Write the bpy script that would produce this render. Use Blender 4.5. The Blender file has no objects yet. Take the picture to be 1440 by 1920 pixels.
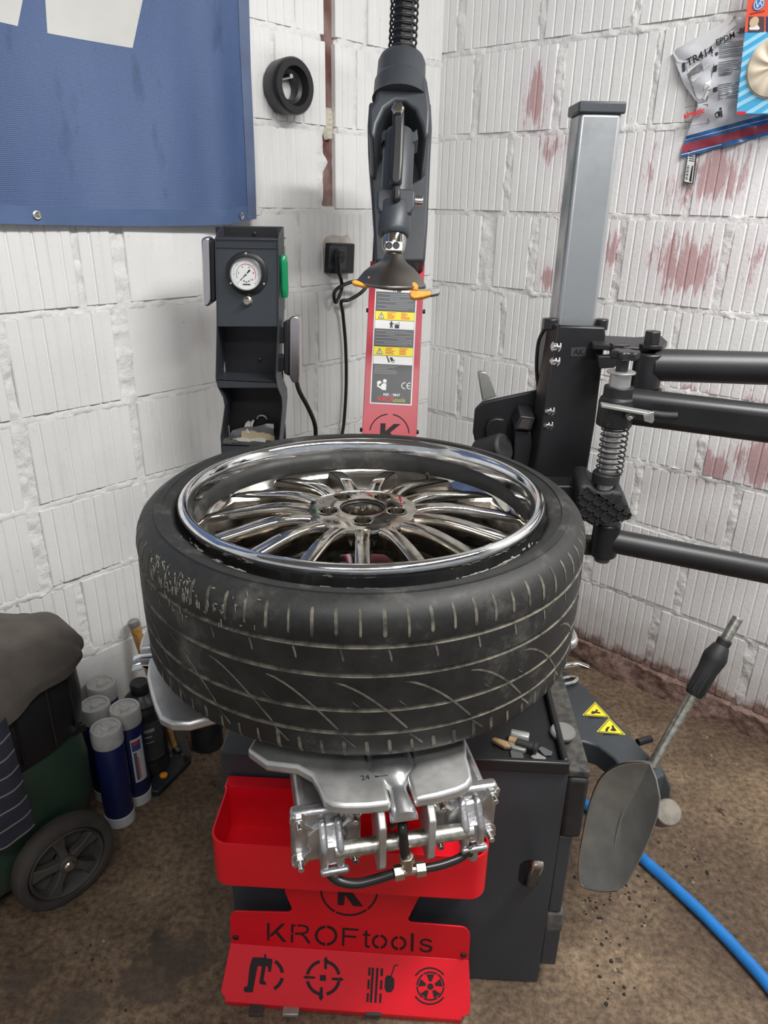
import bpy, math, random
import numpy as np
from mathutils import Vector, Matrix

S = bpy.context.scene
COL = S.collection
R = math.radians
random.seed(7)

# ------------------------------------------------------------------ camera
F_PX = 1356.5
PITCH, ROLL, YAW = 0.40478, 0.018764, 0.73201     # YAW: how far the room is turned away from the view
EYE = Vector((0, 0, 1.4))
_f0 = Vector((0, math.cos(PITCH), -math.sin(PITCH)))
_u0 = Vector((0, math.sin(PITCH), math.cos(PITCH)))
_r0 = Vector((1, 0, 0))
CR = _r0 * math.cos(ROLL) + _u0 * math.sin(ROLL)
CU = _u0 * math.cos(ROLL) - _r0 * math.sin(ROLL)
CF = _f0
cam_d = bpy.data.cameras.new('camera')
cam_d.sensor_fit = 'VERTICAL'
cam_d.sensor_height = 36.0
cam_d.lens = F_PX * 36.0 / 1920
cam_d.clip_start = 0.02
cam = bpy.data.objects.new('camera', cam_d)
COL.objects.link(cam)
m = Matrix((CR, CU, -CF)).transposed().to_4x4()
m.translation = EYE
cam.matrix_world = m
S.camera = cam

# ------------------------------------------------------------------ light
S.view_settings.view_transform = 'Standard'
S.view_settings.look = 'None'
S.view_settings.exposure = 0.0
S.view_settings.gamma = 1.0
S.view_settings.use_curve_mapping = False

world = bpy.data.worlds.new('world')
S.world = world
world.use_nodes = True
wb = world.node_tree.nodes['Background']
wb.inputs[0].default_value = (0.86, 0.92, 1.0, 1)
wb.inputs[1].default_value = 0.45


def area(name, loc, target, sx, sy, power, col=(1, 1, 1)):
    d = bpy.data.lights.new(name, 'AREA')
    d.shape = 'RECTANGLE'
    d.size, d.size_y = sx, sy
    d.energy = power
    d.color = col
    o = bpy.data.objects.new(name, d)
    COL.objects.link(o)
    o.location = loc
    v = Vector(target) - Vector(loc)
    o.rotation_euler = v.to_track_quat('-Z', 'Y').to_euler()
    return o


area('ceiling_tube_near', (0.95, 0.55, 2.52), (0.5, 0.9, 0.0), 1.3, 0.16, 55, (1.0, 0.99, 0.97))
area('fill_behind_camera', (0.0, -0.7, 2.52), (-0.3, 0.6, 0.6), 1.3, 0.16, 20, (1.0, 0.99, 0.97))  # unseen fill from behind the camera, brightening the front faces


# ------------------------------------------------------------------ placing helpers
def ray(px, py):
    return CR * ((px - 720) / F_PX) - CU * ((py - 960) / F_PX) + CF


def at(px, py, f=None, z=None, Z=None):
    """the point seen at a spot of the photograph: on the vertical plane y=f, at height z, or at depth Z"""
    d = ray(px, py)
    if Z is not None:
        return EYE + d * Z
    if f is not None:
        return EYE + d * (f / d.y)
    return EYE + d * ((z - EYE.z) / d.z)


def on_plane(px, py, p0, n):
    d = ray(px, py)
    return EYE + d * ((Vector(p0) - EYE).dot(n) / d.dot(n))


# ------------------------------------------------------------------ materials
def mat(name, col, rough=0.5, metal=0.0, var=0.0, vscale=8.0, bump=0.0, bscale=60.0, rvar=0.0, col2=None,
        spec=None, coat=0.0, trans=0.0, alpha=1.0, detail=4.0):
    m = bpy.data.materials.new(name)
    m.use_nodes = True
    nt = m.node_tree
    b = nt.nodes['Principled BSDF']
    b.inputs['Base Color'].default_value = (*col, 1)
    b.inputs['Roughness'].default_value = rough
    b.inputs['Metallic'].default_value = metal
    if spec is not None:
        b.inputs['Specular IOR Level'].default_value = spec
    if coat:
        b.inputs['Coat Weight'].default_value = coat
        b.inputs['Coat Roughness'].default_value = 0.15
    if trans:
        b.inputs['Transmission Weight'].default_value = trans
    if alpha < 1:
        b.inputs['Alpha'].default_value = alpha
    geo = nt.nodes.new('ShaderNodeNewGeometry')
    if var or col2 or rvar:
        n = nt.nodes.new('ShaderNodeTexNoise')
        n.inputs['Scale'].default_value = vscale
        n.inputs['Detail'].default_value = detail
        nt.links.new(geo.outputs['Position'], n.inputs['Vector'])
        ramp = nt.nodes.new('ShaderNodeValToRGB')
        ramp.color_ramp.elements[0].position = 0.38
        ramp.color_ramp.elements[1].position = 0.64
        c2 = col2 or tuple(min(1, c * (1 + var)) for c in col)
        c1 = col if col2 else tuple(c * (1 - var) for c in col)
        ramp.color_ramp.elements[0].color = (*c1, 1)
        ramp.color_ramp.elements[1].color = (*c2, 1)
        nt.links.new(n.outputs['Fac'], ramp.inputs['Fac'])
        nt.links.new(ramp.outputs['Color'], b.inputs['Base Color'])
        if rvar:
            mr = nt.nodes.new('ShaderNodeMapRange')
            mr.inputs['From Min'].default_value = 0.35
            mr.inputs['From Max'].default_value = 0.65
            mr.inputs['To Min'].default_value = max(0.02, rough - rvar)
            mr.inputs['To Max'].default_value = rough + rvar
            nt.links.new(n.outputs['Fac'], mr.inputs['Value'])
            nt.links.new(mr.outputs['Result'], b.inputs['Roughness'])
    if bump:
        n2 = nt.nodes.new('ShaderNodeTexNoise')
        n2.inputs['Scale'].default_value = bscale
        n2.inputs['Detail'].default_value = 3
        nt.links.new(geo.outputs['Position'], n2.inputs['Vector'])
        bp = nt.nodes.new('ShaderNodeBump')
        bp.inputs['Strength'].default_value = bump
        bp.inputs['Distance'].default_value = 0.004
        nt.links.new(n2.outputs['Fac'], bp.inputs['Height'])
        nt.links.new(bp.outputs['Normal'], b.inputs['Normal'])
    return m


M = {}
M['charcoal'] = mat('charcoal_powder_coat', (0.042, 0.048, 0.056), 0.42, var=0.12, vscale=6, bump=0.05, bscale=400)
M['black'] = mat('black_powder_coat', (0.014, 0.014, 0.016), 0.42, var=0.25, vscale=9, bump=0.06, bscale=500)
M['black_plastic'] = mat('black_plastic', (0.016, 0.016, 0.018), 0.38)
M['black_rubber'] = mat('black_rubber', (0.018, 0.018, 0.019), 0.62, var=0.3, vscale=20, bump=0.1, bscale=200)
M['red'] = mat('red_powder_coat', (0.78, 0.006, 0.018), 0.36, var=0.06, vscale=7, bump=0.03, bscale=600)
M['red_col'] = mat('red_column_coat', (0.47, 0.016, 0.040), 0.30, var=0.08, vscale=5)
M['cut'] = mat('dark_cutout', (0.018, 0.008, 0.010), 0.7)  # inlay colour standing in for the darkness behind cut-outs
M['chrome'] = mat('chrome', (0.68, 0.67, 0.64), 0.08, 1.0, col2=(0.52, 0.50, 0.45), vscale=35, rvar=0.05, detail=8)
M['chrome_worn'] = mat('worn_chrome', (0.60, 0.57, 0.52), 0.12, 1.0, col2=(0.42, 0.38, 0.33), vscale=60, rvar=0.08, detail=10)
M['chrome_lip'] = mat('chrome_lip', (0.86, 0.87, 0.88), 0.10, 1.0, col2=(0.72, 0.73, 0.74), vscale=50, rvar=0.06, detail=8)
M['barrel'] = mat('sooty_barrel', (0.16, 0.15, 0.135), 0.30, 0.85, col2=(0.05, 0.045, 0.04), vscale=22, rvar=0.15)
M['alu'] = mat('cast_aluminium', (0.50, 0.49, 0.50), 0.36, 0.9, var=0.18, vscale=30, bump=0.12, bscale=220)
M['steel'] = mat('machined_steel', (0.56, 0.56, 0.55), 0.44, 0.85, var=0.14, vscale=16, rvar=0.08, bump=0.03, bscale=300)
M['rod'] = mat('bright_rod', (0.74, 0.74, 0.73), 0.28, 0.75)
M['banner_white'] = mat('banner_white', (0.60, 0.60, 0.58), 0.6, var=0.06, vscale=6)
M['jaw'] = mat('polished_jaw', (0.70, 0.71, 0.72), 0.24, 0.9, var=0.1, vscale=20, rvar=0.06)
M['zinc'] = mat('speckled_zinc', (0.66, 0.65, 0.58), 0.34, 0.95, col2=(0.40, 0.39, 0.33), vscale=120, detail=6)
M['galv'] = mat('galvanised_post', (0.42, 0.43, 0.44), 0.40, 0.75, col2=(0.33, 0.35, 0.36), vscale=16, rvar=0.08, bump=0.04, bscale=60)
M['dull_steel'] = mat('dull_sheet_steel', (0.36, 0.365, 0.345), 0.48, 0.5, col2=(0.25, 0.255, 0.24), vscale=14, rvar=0.1, detail=8)
M['dark_steel'] = mat('polished_dark_steel', (0.25, 0.23, 0.21), 0.32, 1.0, var=0.2, vscale=12)
M['bolt'] = mat('bright_bolt', (0.66, 0.65, 0.63), 0.25, 1.0)
M['hose_black'] = mat('black_hose', (0.014, 0.013, 0.013), 0.33)
M['brass'] = mat('nickel_brass', (0.60, 0.53, 0.46), 0.28, 1.0, var=0.15, vscale=40)
M['orange'] = mat('orange_plastic', (0.86, 0.32, 0.02), 0.42, var=0.2, vscale=50)
M['yellow'] = mat('yellow_print', (0.93, 0.78, 0.03), 0.45)
M['white_print'] = mat('white_print', (0.82, 0.82, 0.80), 0.45)
M['sticker'] = mat('dark_sticker', (0.045, 0.048, 0.054), 0.35)
M['sticker_grey'] = mat('grey_sticker', (0.10, 0.105, 0.115), 0.4)
M['grey_print'] = mat('grey_print', (0.30, 0.30, 0.31), 0.5)
M['red_print'] = mat('red_print', (0.72, 0.03, 0.04), 0.45)
M['green_yellow'] = mat('olive_print', (0.45, 0.48, 0.08), 0.45)
M['black_print'] = mat('black_print', (0.02, 0.02, 0.022), 0.5)
M['green'] = mat('green_handle', (0.0, 0.27, 0.10), 0.3, coat=0.4)
M['glass_white'] = mat('dial_face', (0.80, 0.80, 0.79), 0.25, coat=0.8)
M['blue_hose'] = mat('blue_hose', (0.02, 0.20, 0.58), 0.38, var=0.1, vscale=30)
M['cap_white'] = mat('translucent_cap', (0.42, 0.42, 0.41), 0.4, var=0.1, vscale=40)
M['tube_blue'] = mat('blue_tube', (0.010, 0.016, 0.085), 0.38)
M['bottle_dark'] = mat('dark_bottle', (0.018, 0.020, 0.024), 0.38, var=0.3, vscale=25)
M['label_white'] = mat('label_white', (0.55, 0.55, 0.56), 0.5)
M['wood'] = mat('brush_wood', (0.50, 0.28, 0.08), 0.55, col2=(0.28, 0.15, 0.05), vscale=60)
M['tan'] = mat('tan_wood', (0.34, 0.22, 0.11), 0.55, var=0.2, vscale=50)
M['green_body'] = mat('faded_green_plastic', (0.020, 0.050, 0.032), 0.55, col2=(0.040, 0.062, 0.042), vscale=7, bump=0.05)
M['leather'] = mat('dirty_grey_cloth', (0.100, 0.087, 0.075), 0.9, col2=(0.058, 0.049, 0.042), vscale=9, bump=0.3, bscale=160)
M['leather_pale'] = mat('pale_torn_cloth', (0.17, 0.14, 0.11), 0.9, var=0.2, vscale=20, bump=0.3, bscale=120)
M['wheel_grey'] = mat('dusty_wheel_plastic', (0.075, 0.068, 0.060), 0.7, col2=(0.045, 0.04, 0.035), vscale=14)
M['tyre_dusty'] = mat('dusty_small_tyre', (0.060, 0.052, 0.046), 0.85, col2=(0.035, 0.03, 0.027), vscale=10, bump=0.1)
M['paper'] = mat('paper', (0.45, 0.44, 0.41), 0.7)
M['kraft'] = mat('kraft_card', (0.36, 0.29, 0.18), 0.8)
M['poly_dark'] = mat('grey_packet', (0.10, 0.10, 0.10), 0.3)
M['ceiling'] = mat('ceiling_boards', (0.26, 0.24, 0.21), 0.8, var=0.1, vscale=2)
M['grip_chrome'] = mat('satin_grip', (0.72, 0.66, 0.66), 0.22, 1.0)
M['copper_red'] = mat('red_brown_brick', (0.12, 0.045, 0.038), 0.85, col2=(0.26, 0.17, 0.155), vscale=14, bump=0.5, bscale=80)
M['plaster'] = mat('cream_plaster', (0.62, 0.58, 0.48), 0.85, bump=0.4, bscale=70)


def tyre_material():
    m = mat('worn_tyre_rubber', (0.016, 0.016, 0.016), 0.5)
    nt = m.node_tree
    b = nt.nodes['Principled BSDF']
    geo = nt.nodes.new('ShaderNodeNewGeometry')
    n = nt.nodes.new('ShaderNodeTexNoise')
    n.inputs['Scale'].default_value = 14
    n.inputs['Detail'].default_value = 12
    n.inputs['Roughness'].default_value = 0.72
    nt.links.new(geo.outputs['Position'], n.inputs['Vector'])
    n3 = nt.nodes.new('ShaderNodeTexNoise')
    n3.inputs['Scale'].default_value = 5
    n3.inputs['Detail'].default_value = 4
    nt.links.new(geo.outputs['Position'], n3.inputs['Vector'])
    ma = nt.nodes.new('ShaderNodeMath'); ma.operation = 'ADD'
    mb = nt.nodes.new('ShaderNodeMath'); mb.operation = 'MULTIPLY'; mb.inputs[1].default_value = 0.5
    nt.links.new(n3.outputs['Fac'], mb.inputs[0])
    nt.links.new(n.outputs['Fac'], ma.inputs[0]); nt.links.new(mb.outputs[0], ma.inputs[1])
    r = nt.nodes.new('ShaderNodeValToRGB')
    e = r.color_ramp.elements
    e[0].position = 0.60; e[0].color = (0.011, 0.011, 0.011, 1)
    e[1].position = 0.98; e[1].color = (0.09, 0.085, 0.075, 1)
    k = e.new(0.80); k.color = (0.018, 0.018, 0.017, 1)
    nt.links.new(ma.outputs[0], r.inputs['Fac'])
    nt.links.new(r.outputs['Color'], b.inputs['Base Color'])
    mr = nt.nodes.new('ShaderNodeMapRange')
    mr.inputs['From Min'].default_value = 0.6; mr.inputs['From Max'].default_value = 0.95
    mr.inputs['To Min'].default_value = 0.40; mr.inputs['To Max'].default_value = 0.75
    nt.links.new(ma.outputs[0], mr.inputs['Value'])
    nt.links.new(mr.outputs['Result'], b.inputs['Roughness'])
    bp = nt.nodes.new('ShaderNodeBump'); bp.inputs['Strength'].default_value = 0.25; bp.inputs['Distance'].default_value = 0.003
    nt.links.new(n.outputs['Fac'], bp.inputs['Height']); nt.links.new(bp.outputs['Normal'], b.inputs['Normal'])
    return m


M['tyre'] = tyre_material()
M['tread_dust'] = mat('dust_in_tread', (0.17, 0.155, 0.12), 0.9, col2=(0.045, 0.042, 0.036), vscale=55, detail=6)
M['bead_scuff'] = mat('scuffed_bead', (0.26, 0.25, 0.21), 0.8)


def floor_material():
    m = mat('oil_stained_concrete', (0.2, 0.15, 0.1), 0.75)
    nt = m.node_tree; b = nt.nodes['Principled BSDF']
    geo = nt.nodes.new('ShaderNodeNewGeometry')

    def noise(sc, det, rough=0.6):
        n = nt.nodes.new('ShaderNodeTexNoise')
        n.inputs['Scale'].default_value = sc; n.inputs['Detail'].default_value = det; n.inputs['Roughness'].default_value = rough
        nt.links.new(geo.outputs['Position'], n.inputs['Vector']); return n
    a, c, d = noise(3.2, 8, 0.65), noise(70, 6, 0.7), noise(17, 3)
    r1 = nt.nodes.new('ShaderNodeValToRGB'); e = r1.color_ramp.elements
    e[0].position = 0.40; e[0].color = (0.115, 0.077, 0.052, 1)
    e[1].position = 0.66; e[1].color = (0.27, 0.195, 0.130, 1)
    k = e.new(0.52); k.color = (0.175, 0.122, 0.082, 1)
    nt.links.new(a.outputs['Fac'], r1.inputs['Fac'])
    r2 = nt.nodes.new('ShaderNodeValToRGB'); e = r2.color_ramp.elements
    e[0].position = 0.36; e[0].color = (0.45, 0.43, 0.40, 1)
    e[1].position = 0.66; e[1].color = (1.35, 1.32, 1.25, 1)
    nt.links.new(c.outputs['Fac'], r2.inputs['Fac'])
    mx = nt.nodes.new('ShaderNodeMix'); mx.data_type = 'RGBA'; mx.blend_type = 'MULTIPLY'; mx.inputs[0].default_value = 1
    nt.links.new(r1.outputs['Color'], mx.inputs[6]); nt.links.new(r2.outputs['Color'], mx.inputs[7])
    r3 = nt.nodes.new('ShaderNodeValToRGB'); e = r3.color_ramp.elements
    e[0].position = 0.27; e[0].color = (0.22, 0.20, 0.18, 1)
    e[1].position = 0.33; e[1].color = (1, 1, 1, 1)
    nt.links.new(d.outputs['Fac'], r3.inputs['Fac'])
    mx2 = nt.nodes.new('ShaderNodeMix'); mx2.data_type = 'RGBA'; mx2.blend_type = 'MULTIPLY'; mx2.inputs[0].default_value = 1
    nt.links.new(mx.outputs[2], mx2.inputs[6]); nt.links.new(r3.outputs['Color'], mx2.inputs[7])
    colr = mx2.outputs[2]
    for (px, py, rx, rz) in ((285, 1825, .085, .07), (340, 1785, .075, .06), (45, 1838, .05, .03), (150, 1905, .06, .05)):
        v = nt.nodes.new('ShaderNodeVectorMath'); v.operation = 'SUBTRACT'; v.inputs[1].default_value = at(px, py, z=0.0)
        nt.links.new(geo.outputs['Position'], v.inputs[0])
        w = nt.nodes.new('ShaderNodeVectorMath'); w.operation = 'MULTIPLY'; w.inputs[1].default_value = (1 / rx, 1 / rz, 0)
        nt.links.new(v.outputs[0], w.inputs[0])
        ln = nt.nodes.new('ShaderNodeVectorMath'); ln.operation = 'LENGTH'; nt.links.new(w.outputs[0], ln.inputs[0])
        sm_ = nt.nodes.new('ShaderNodeMath'); sm_.operation = 'MULTIPLY_ADD'; sm_.inputs[1].default_value = 2.2
        nt.links.new(d.outputs['Fac'], sm_.inputs[0]); nt.links.new(ln.outputs['Value'], sm_.inputs[2])
        mr = nt.nodes.new('ShaderNodeMapRange'); mr.inputs['From Min'].default_value = 2.02; mr.inputs['From Max'].default_value = 1.86; mr.inputs['To Max'].default_value = 0.6
        nt.links.new(sm_.outputs[0], mr.inputs['Value'])
        mk = nt.nodes.new('ShaderNodeMix'); mk.data_type = 'RGBA'; mk.inputs[7].default_value = (0.070, 0.054, 0.042, 1)
        nt.links.new(mr.outputs['Result'], mk.inputs[0]); nt.links.new(colr, mk.inputs[6])
        colr = mk.outputs[2]
    nt.links.new(colr, b.inputs['Base Color'])
    bp = nt.nodes.new('ShaderNodeBump'); bp.inputs['Strength'].default_value = 0.5; bp.inputs['Distance'].default_value = 0.004
    nt.links.new(c.outputs['Fac'], bp.inputs['Height']); nt.links.new(bp.outputs['Normal'], b.inputs['Normal'])
    return m


M['floor'] = floor_material()


def wall_material(name, spots, base, rough_bump, bottom=True):
    """white paint; spots = list of (centre, (rx along wall, rz), strength) where the paint has worn to red"""
    m = mat(name, base, 0.72)
    nt = m.node_tree; b = nt.nodes['Principled BSDF']
    geo = nt.nodes.new('ShaderNodeNewGeometry')

    def noise(sc, det, rough=0.6, vec=None):
        n = nt.nodes.new('ShaderNodeTexNoise')
        n.inputs['Scale'].default_value = sc; n.inputs['Detail'].default_value = det; n.inputs['Roughness'].default_value = rough
        nt.links.new(vec or geo.outputs['Position'], n.inputs['Vector']); return n

    def math_(op, a, c=None, cl=False):
        n = nt.nodes.new('ShaderNodeMath'); n.operation = op; n.use_clamp = cl
        for i, v in enumerate((a, c)):
            if v is None: continue
            if isinstance(v, (int, float)): n.inputs[i].default_value = v
            else: nt.links.new(v, n.inputs[i])
        return n.outputs[0]

    def mix(fac, a, c, blend='MIX'):
        n = nt.nodes.new('ShaderNodeMix'); n.data_type = 'RGBA'; n.blend_type = blend
        for i, v in ((0, fac), (6, a), (7, c)):
            if isinstance(v, (int, float)): n.inputs[i].default_value = v
            elif isinstance(v, tuple): n.inputs[i].default_value = (*v, 1)
            else: nt.links.new(v, n.inputs[i])
        return n.outputs[2]

    def ramp(fac, p0, p1):
        n = nt.nodes.new('ShaderNodeMapRange'); n.inputs['From Min'].default_value = p0; n.inputs['From Max'].default_value = p1
        nt.links.new(fac, n.inputs['Value']); return n.outputs['Result']
    st = nt.nodes.new('ShaderNodeMapping'); st.inputs['Scale'].default_value = (1, 1, 0.16)
    nt.links.new(geo.outputs['Position'], st.inputs['Vector'])
    streak = noise(26, 5, 0.65, st.outputs['Vector'])
    soft = noise(3.0, 5)
    grain = noise(110, 4)
    col = mix(ramp(soft.outputs['Fac'], 0.35, 0.68), tuple(c * 0.90 for c in base), base)
    col = mix(math_('MULTIPLY', ramp(streak.outputs['Fac'], 0.56, 0.75), 0.45), col, (base[0] * .74, base[1] * .73, base[2] * .79))
    # faint grime flecks
    fl = noise(55, 6, 0.7)
    col = mix(math_('MULTIPLY', ramp(fl.outputs['Fac'], 0.66, 0.74), 0.55), col, (0.22, 0.20, 0.18))
    if spots:
        tot = None
        for (c, (rx, rz), s) in spots:
            v = nt.nodes.new('ShaderNodeVectorMath'); v.operation = 'SUBTRACT'; v.inputs[1].default_value = c
            nt.links.new(geo.outputs['Position'], v.inputs[0])
            w = nt.nodes.new('ShaderNodeVectorMath'); w.operation = 'MULTIPLY'; w.inputs[1].default_value = (1 / rx, 1 / rx, 1 / rz)
            nt.links.new(v.outputs[0], w.inputs[0])
            ln = nt.nodes.new('ShaderNodeVectorMath'); ln.operation = 'LENGTH'
            nt.links.new(w.outputs[0], ln.inputs[0])
            k = math_('MULTIPLY', math_('SUBTRACT', 1.0, ln.outputs['Value'], True), s)
            tot = k if tot is None else math_('MAXIMUM', tot, k)
        chips = noise(38, 8, 0.75, st.outputs['Vector'])
        worn = math_('ADD', math_('MULTIPLY', tot, 0.44), chips.outputs['Fac'])
        col = mix(math_('MULTIPLY', ramp(tot, 0.0, 0.8), 0.5), col, (base[0] * .84, base[1] * .73, base[2] * .80))
        col = mix(math_('MULTIPLY', ramp(worn, 0.745, 0.80), 0.62), col, (0.38, 0.13, 0.13))
    if bottom:
        sep = nt.nodes.new('ShaderNodeSeparateXYZ'); nt.links.new(geo.outputs['Position'], sep.inputs[0])
        lo = noise(11, 6, 0.65)
        zz = math_('ADD', sep.outputs['Z'], math_('MULTIPLY', math_('SUBTRACT', lo.outputs['Fac'], 0.5), 0.20))
        dirt = nt.nodes.new('ShaderNodeMapRange')
        dirt.inputs['From Min'].default_value = 0.26; dirt.inputs['From Max'].default_value = 0.10
        nt.links.new(zz, dirt.inputs['Value'])
        col = mix(math_('MULTIPLY', dirt.outputs['Result'], 0.5), col, (0.30, 0.20, 0.19))
        d2 = nt.nodes.new('ShaderNodeMapRange')
        d2.inputs['From Min'].default_value = 0.125; d2.inputs['From Max'].default_value = 0.095
        nt.links.new(zz, d2.inputs['Value'])
        br = mix(ramp(fl.outputs['Fac'], 0.4, 0.62), (0.105, 0.052, 0.036), (0.27, 0.155, 0.115))
        col = mix(math_('MULTIPLY', d2.outputs['Result'], 0.9), col, br)
    nt.links.new(col, b.inputs['Base Color'])
    bp = nt.nodes.new('ShaderNodeBump'); bp.inputs['Strength'].default_value = rough_bump; bp.inputs['Distance'].default_value = 0.003
    h = math_('ADD', grain.outputs['Fac'], streak.outputs['Fac'])
    nt.links.new(h, bp.inputs['Height']); nt.links.new(bp.outputs['Normal'], b.inputs['Normal'])
    return m


# ------------------------------------------------------------------ mesh helpers
class MB:
    """collects faces of one mesh, in scene coordinates"""

    def __init__(s):
        s.v, s.f, s.mi = [], [], []

    def add(s, vs, fs, mi=0):
        n = len(s.v)
        s.v += [Vector(p) for p in vs]
        s.f += [tuple(i + n for i in f) for f in fs]
        s.mi += [mi] * len(fs)
        return s

    def box(s, c, size, ax=None, mi=0):
        """box about c; ax = three unit axes"""
        c = Vector(c); X, Y, Z = ax or (Vector((1, 0, 0)), Vector((0, 1, 0)), Vector((0, 0, 1)))
        a, b_, d = size[0] / 2, size[1] / 2, size[2] / 2
        vs = [c + X * (i * a) + Y * (j * b_) + Z * (k * d) for k in (-1, 1) for j in (-1, 1) for i in (-1, 1)]
        return s.add(vs, [(0, 2, 3, 1), (4, 5, 7, 6), (0, 1, 5, 4), (2, 6, 7, 3), (0, 4, 6, 2), (1, 3, 7, 5)], mi)

    def prism(s, poly, ext, mi=0):
        """closed polygon of 3D points pushed along ext"""
        n = len(poly); poly = [Vector(p) for p in poly]; ext = Vector(ext)
        nn = Vector((0, 0, 0))
        for i in range(n):
            nn += poly[i].cross(poly[(i + 1) % n])
        if nn.dot(ext) > 0: poly = poly[::-1]
        vs = poly + [p + ext for p in poly]
        fs = [tuple(range(n)), tuple(range(2 * n - 1, n - 1, -1))]
        fs += [(i, i + n, (i + 1) % n + n, (i + 1) % n) for i in range(n)]
        return s.add(vs, fs, mi)

    def cyl(s, p0, p1, r0, r1=None, n=24, mi=0, caps=True, rot=0.0):
        p0, p1 = Vector(p0), Vector(p1); r1 = r0 if r1 is None else r1
        return s.lathe(p0, p1 - p0, [(r0, 0), (r1, (p1 - p0).length)], n, mi, caps, rot)

    def lathe(s, p0, axis, prof, n=32, mi=0, caps=True, rot=0.0, sx=1.0):
        """profile = [(radius, height along axis)]"""
        p0 = Vector(p0); A = Vector(axis).normalized()
        ref = Vector((0, 0, 1)) if abs(A.z) < 0.9 else Vector((1, 0, 0))
        X = (ref - A * ref.dot(A)).normalized(); Y = A.cross(X)
        vs, fs = [], []
        for r, h in prof:
            for i in range(n):
                t = 2 * math.pi * i / n + rot
                vs.append(p0 + A * h + X * (r * math.cos(t) * sx) + Y * (r * math.sin(t)))
        for j in range(len(prof) - 1):
            for i in range(n):
                a, b_ = j * n + i, j * n + (i + 1) % n
                fs.append((a, b_, b_ + n, a + n))
        if caps:
            fs.append(tuple(range(n - 1, -1, -1)))
            fs.append(tuple(range((len(prof) - 1) * n, len(prof) * n)))
        return s.add(vs, fs, mi)

    def tube(s, pts, r, n=12, mi=0, closed=False, smooth=True, up=None):
        pts = [Vector(p) for p in pts]
        if smooth and len(pts) > 2: pts = spline(pts, 8)
        vs, fs = [], []
        T0 = (pts[1] - pts[0]).normalized()
        ref = Vector((0, 0, 1)) if abs(T0.z) < 0.9 else Vector((1, 0, 0))
        X = (ref - T0 * ref.dot(T0)).normalized()
        rr = r if isinstance(r, (list, tuple)) else None
        for i, p in enumerate(pts):
            T = (pts[min(i + 1, len(pts) - 1)] - pts[max(i - 1, 0)]).normalized()
            X = (X - T * X.dot(T)).normalized(); Y = T.cross(X)
            q = (rr[0] + (rr[1] - rr[0]) * i / (len(pts) - 1)) if rr else r
            for k in range(n):
                t = 2 * math.pi * k / n
                vs.append(p + X * (q * math.cos(t)) + Y * (q * math.sin(t)))
        for j in range(len(pts) - 1):
            for k in range(n):
                a, b_ = j * n + k, j * n + (k + 1) % n
                fs.append((a, b_, b_ + n, a + n))
        fs.append(tuple(range(n - 1, -1, -1)))
        fs.append(tuple(range((len(pts) - 1) * n, len(pts) * n)))
        return s.add(vs, fs, mi)

    def grid(s, P, mi=0, closed_u=False):
        """P = rows of points"""
        nr, nc = len(P), len(P[0])
        vs = [p for row in P for p in row]
        fs = []
        for j in range(nr - 1):
            for i in range(nc if closed_u else nc - 1):
                a, b_ = j * nc + i, j * nc + (i + 1) % nc
                fs.append((a, b_, b_ + nc, a + nc))
        return s.add(vs, fs, mi)

    def sheet(s, P, thick, mi=0):
        """grid of points given a thickness along its own normals"""
        nr, nc = len(P), len(P[0])
        P = [[Vector(p) for p in row] for row in P]
        Q = []
        for j in range(nr):
            row = []
            for i in range(nc):
                du = P[j][min(i + 1, nc - 1)] - P[j][max(i - 1, 0)]
                dv = P[min(j + 1, nr - 1)][i] - P[max(j - 1, 0)][i]
                n = du.cross(dv)
                n = n.normalized() if n.length > 1e-12 else Vector((0, 0, 1))
                row.append(P[j][i] - n * thick)
            Q.append(row)
        base = len(s.v)
        s.grid(P, mi)
        k = nr * nc
        vs = [p for row in Q for p in row]
        fs = []
        for j in range(nr - 1):
            for i in range(nc - 1):
                a = j * nc + i
                fs.append((a, a + nc, a + nc + 1, a + 1))
        n0 = len(s.v)
        s.add(vs, fs, mi)
        rim = [(0, i) for i in range(nc)] + [(j, nc - 1) for j in range(1, nr)] + [(nr - 1, i) for i in range(nc - 2, -1, -1)] + [(j, 0) for j in range(nr - 2, 0, -1)]
        for q in range(len(rim)):
            (j0, i0), (j1, i1) = rim[q], rim[(q + 1) % len(rim)]
            s.f.append((base + j0 * nc + i0, n0 + j0 * nc + i0, n0 + j1 * nc + i1, base + j1 * nc + i1)); s.mi.append(mi)
        return s


def spline(pts, k=8):
    out = []
    n = len(pts)
    for i in range(n - 1):
        p0, p1, p2, p3 = pts[max(i - 1, 0)], pts[i], pts[i + 1], pts[min(i + 2, n - 1)]
        for j in range(k):
            t = j / k
            out.append(0.5 * ((2 * p1) + (p2 - p0) * t + (2 * p0 - 5 * p1 + 4 * p2 - p3) * t * t + (3 * p1 - p0 - 3 * p2 + p3) * t ** 3))
    out.append(pts[-1])
    return out


ORG = {}      # scene position of each object's origin


def finish(me, mats, smooth=35):
    for m_ in (mats if isinstance(mats, (list, tuple)) else [mats]):
        me.materials.append(m_)
    if smooth:
        me.polygons.foreach_set('use_smooth', [True] * len(me.polygons))
        me.set_sharp_from_angle(angle=R(smooth))


def thing(name, label, cat, loc, group=None):
    o = bpy.data.objects.new(name, None)
    o.empty_display_size = 0.05
    COL.objects.link(o)
    o.location = loc
    ORG[o] = Vector(loc)
    o['label'] = label; o['category'] = cat
    if group: o['group'] = group
    return o


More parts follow.
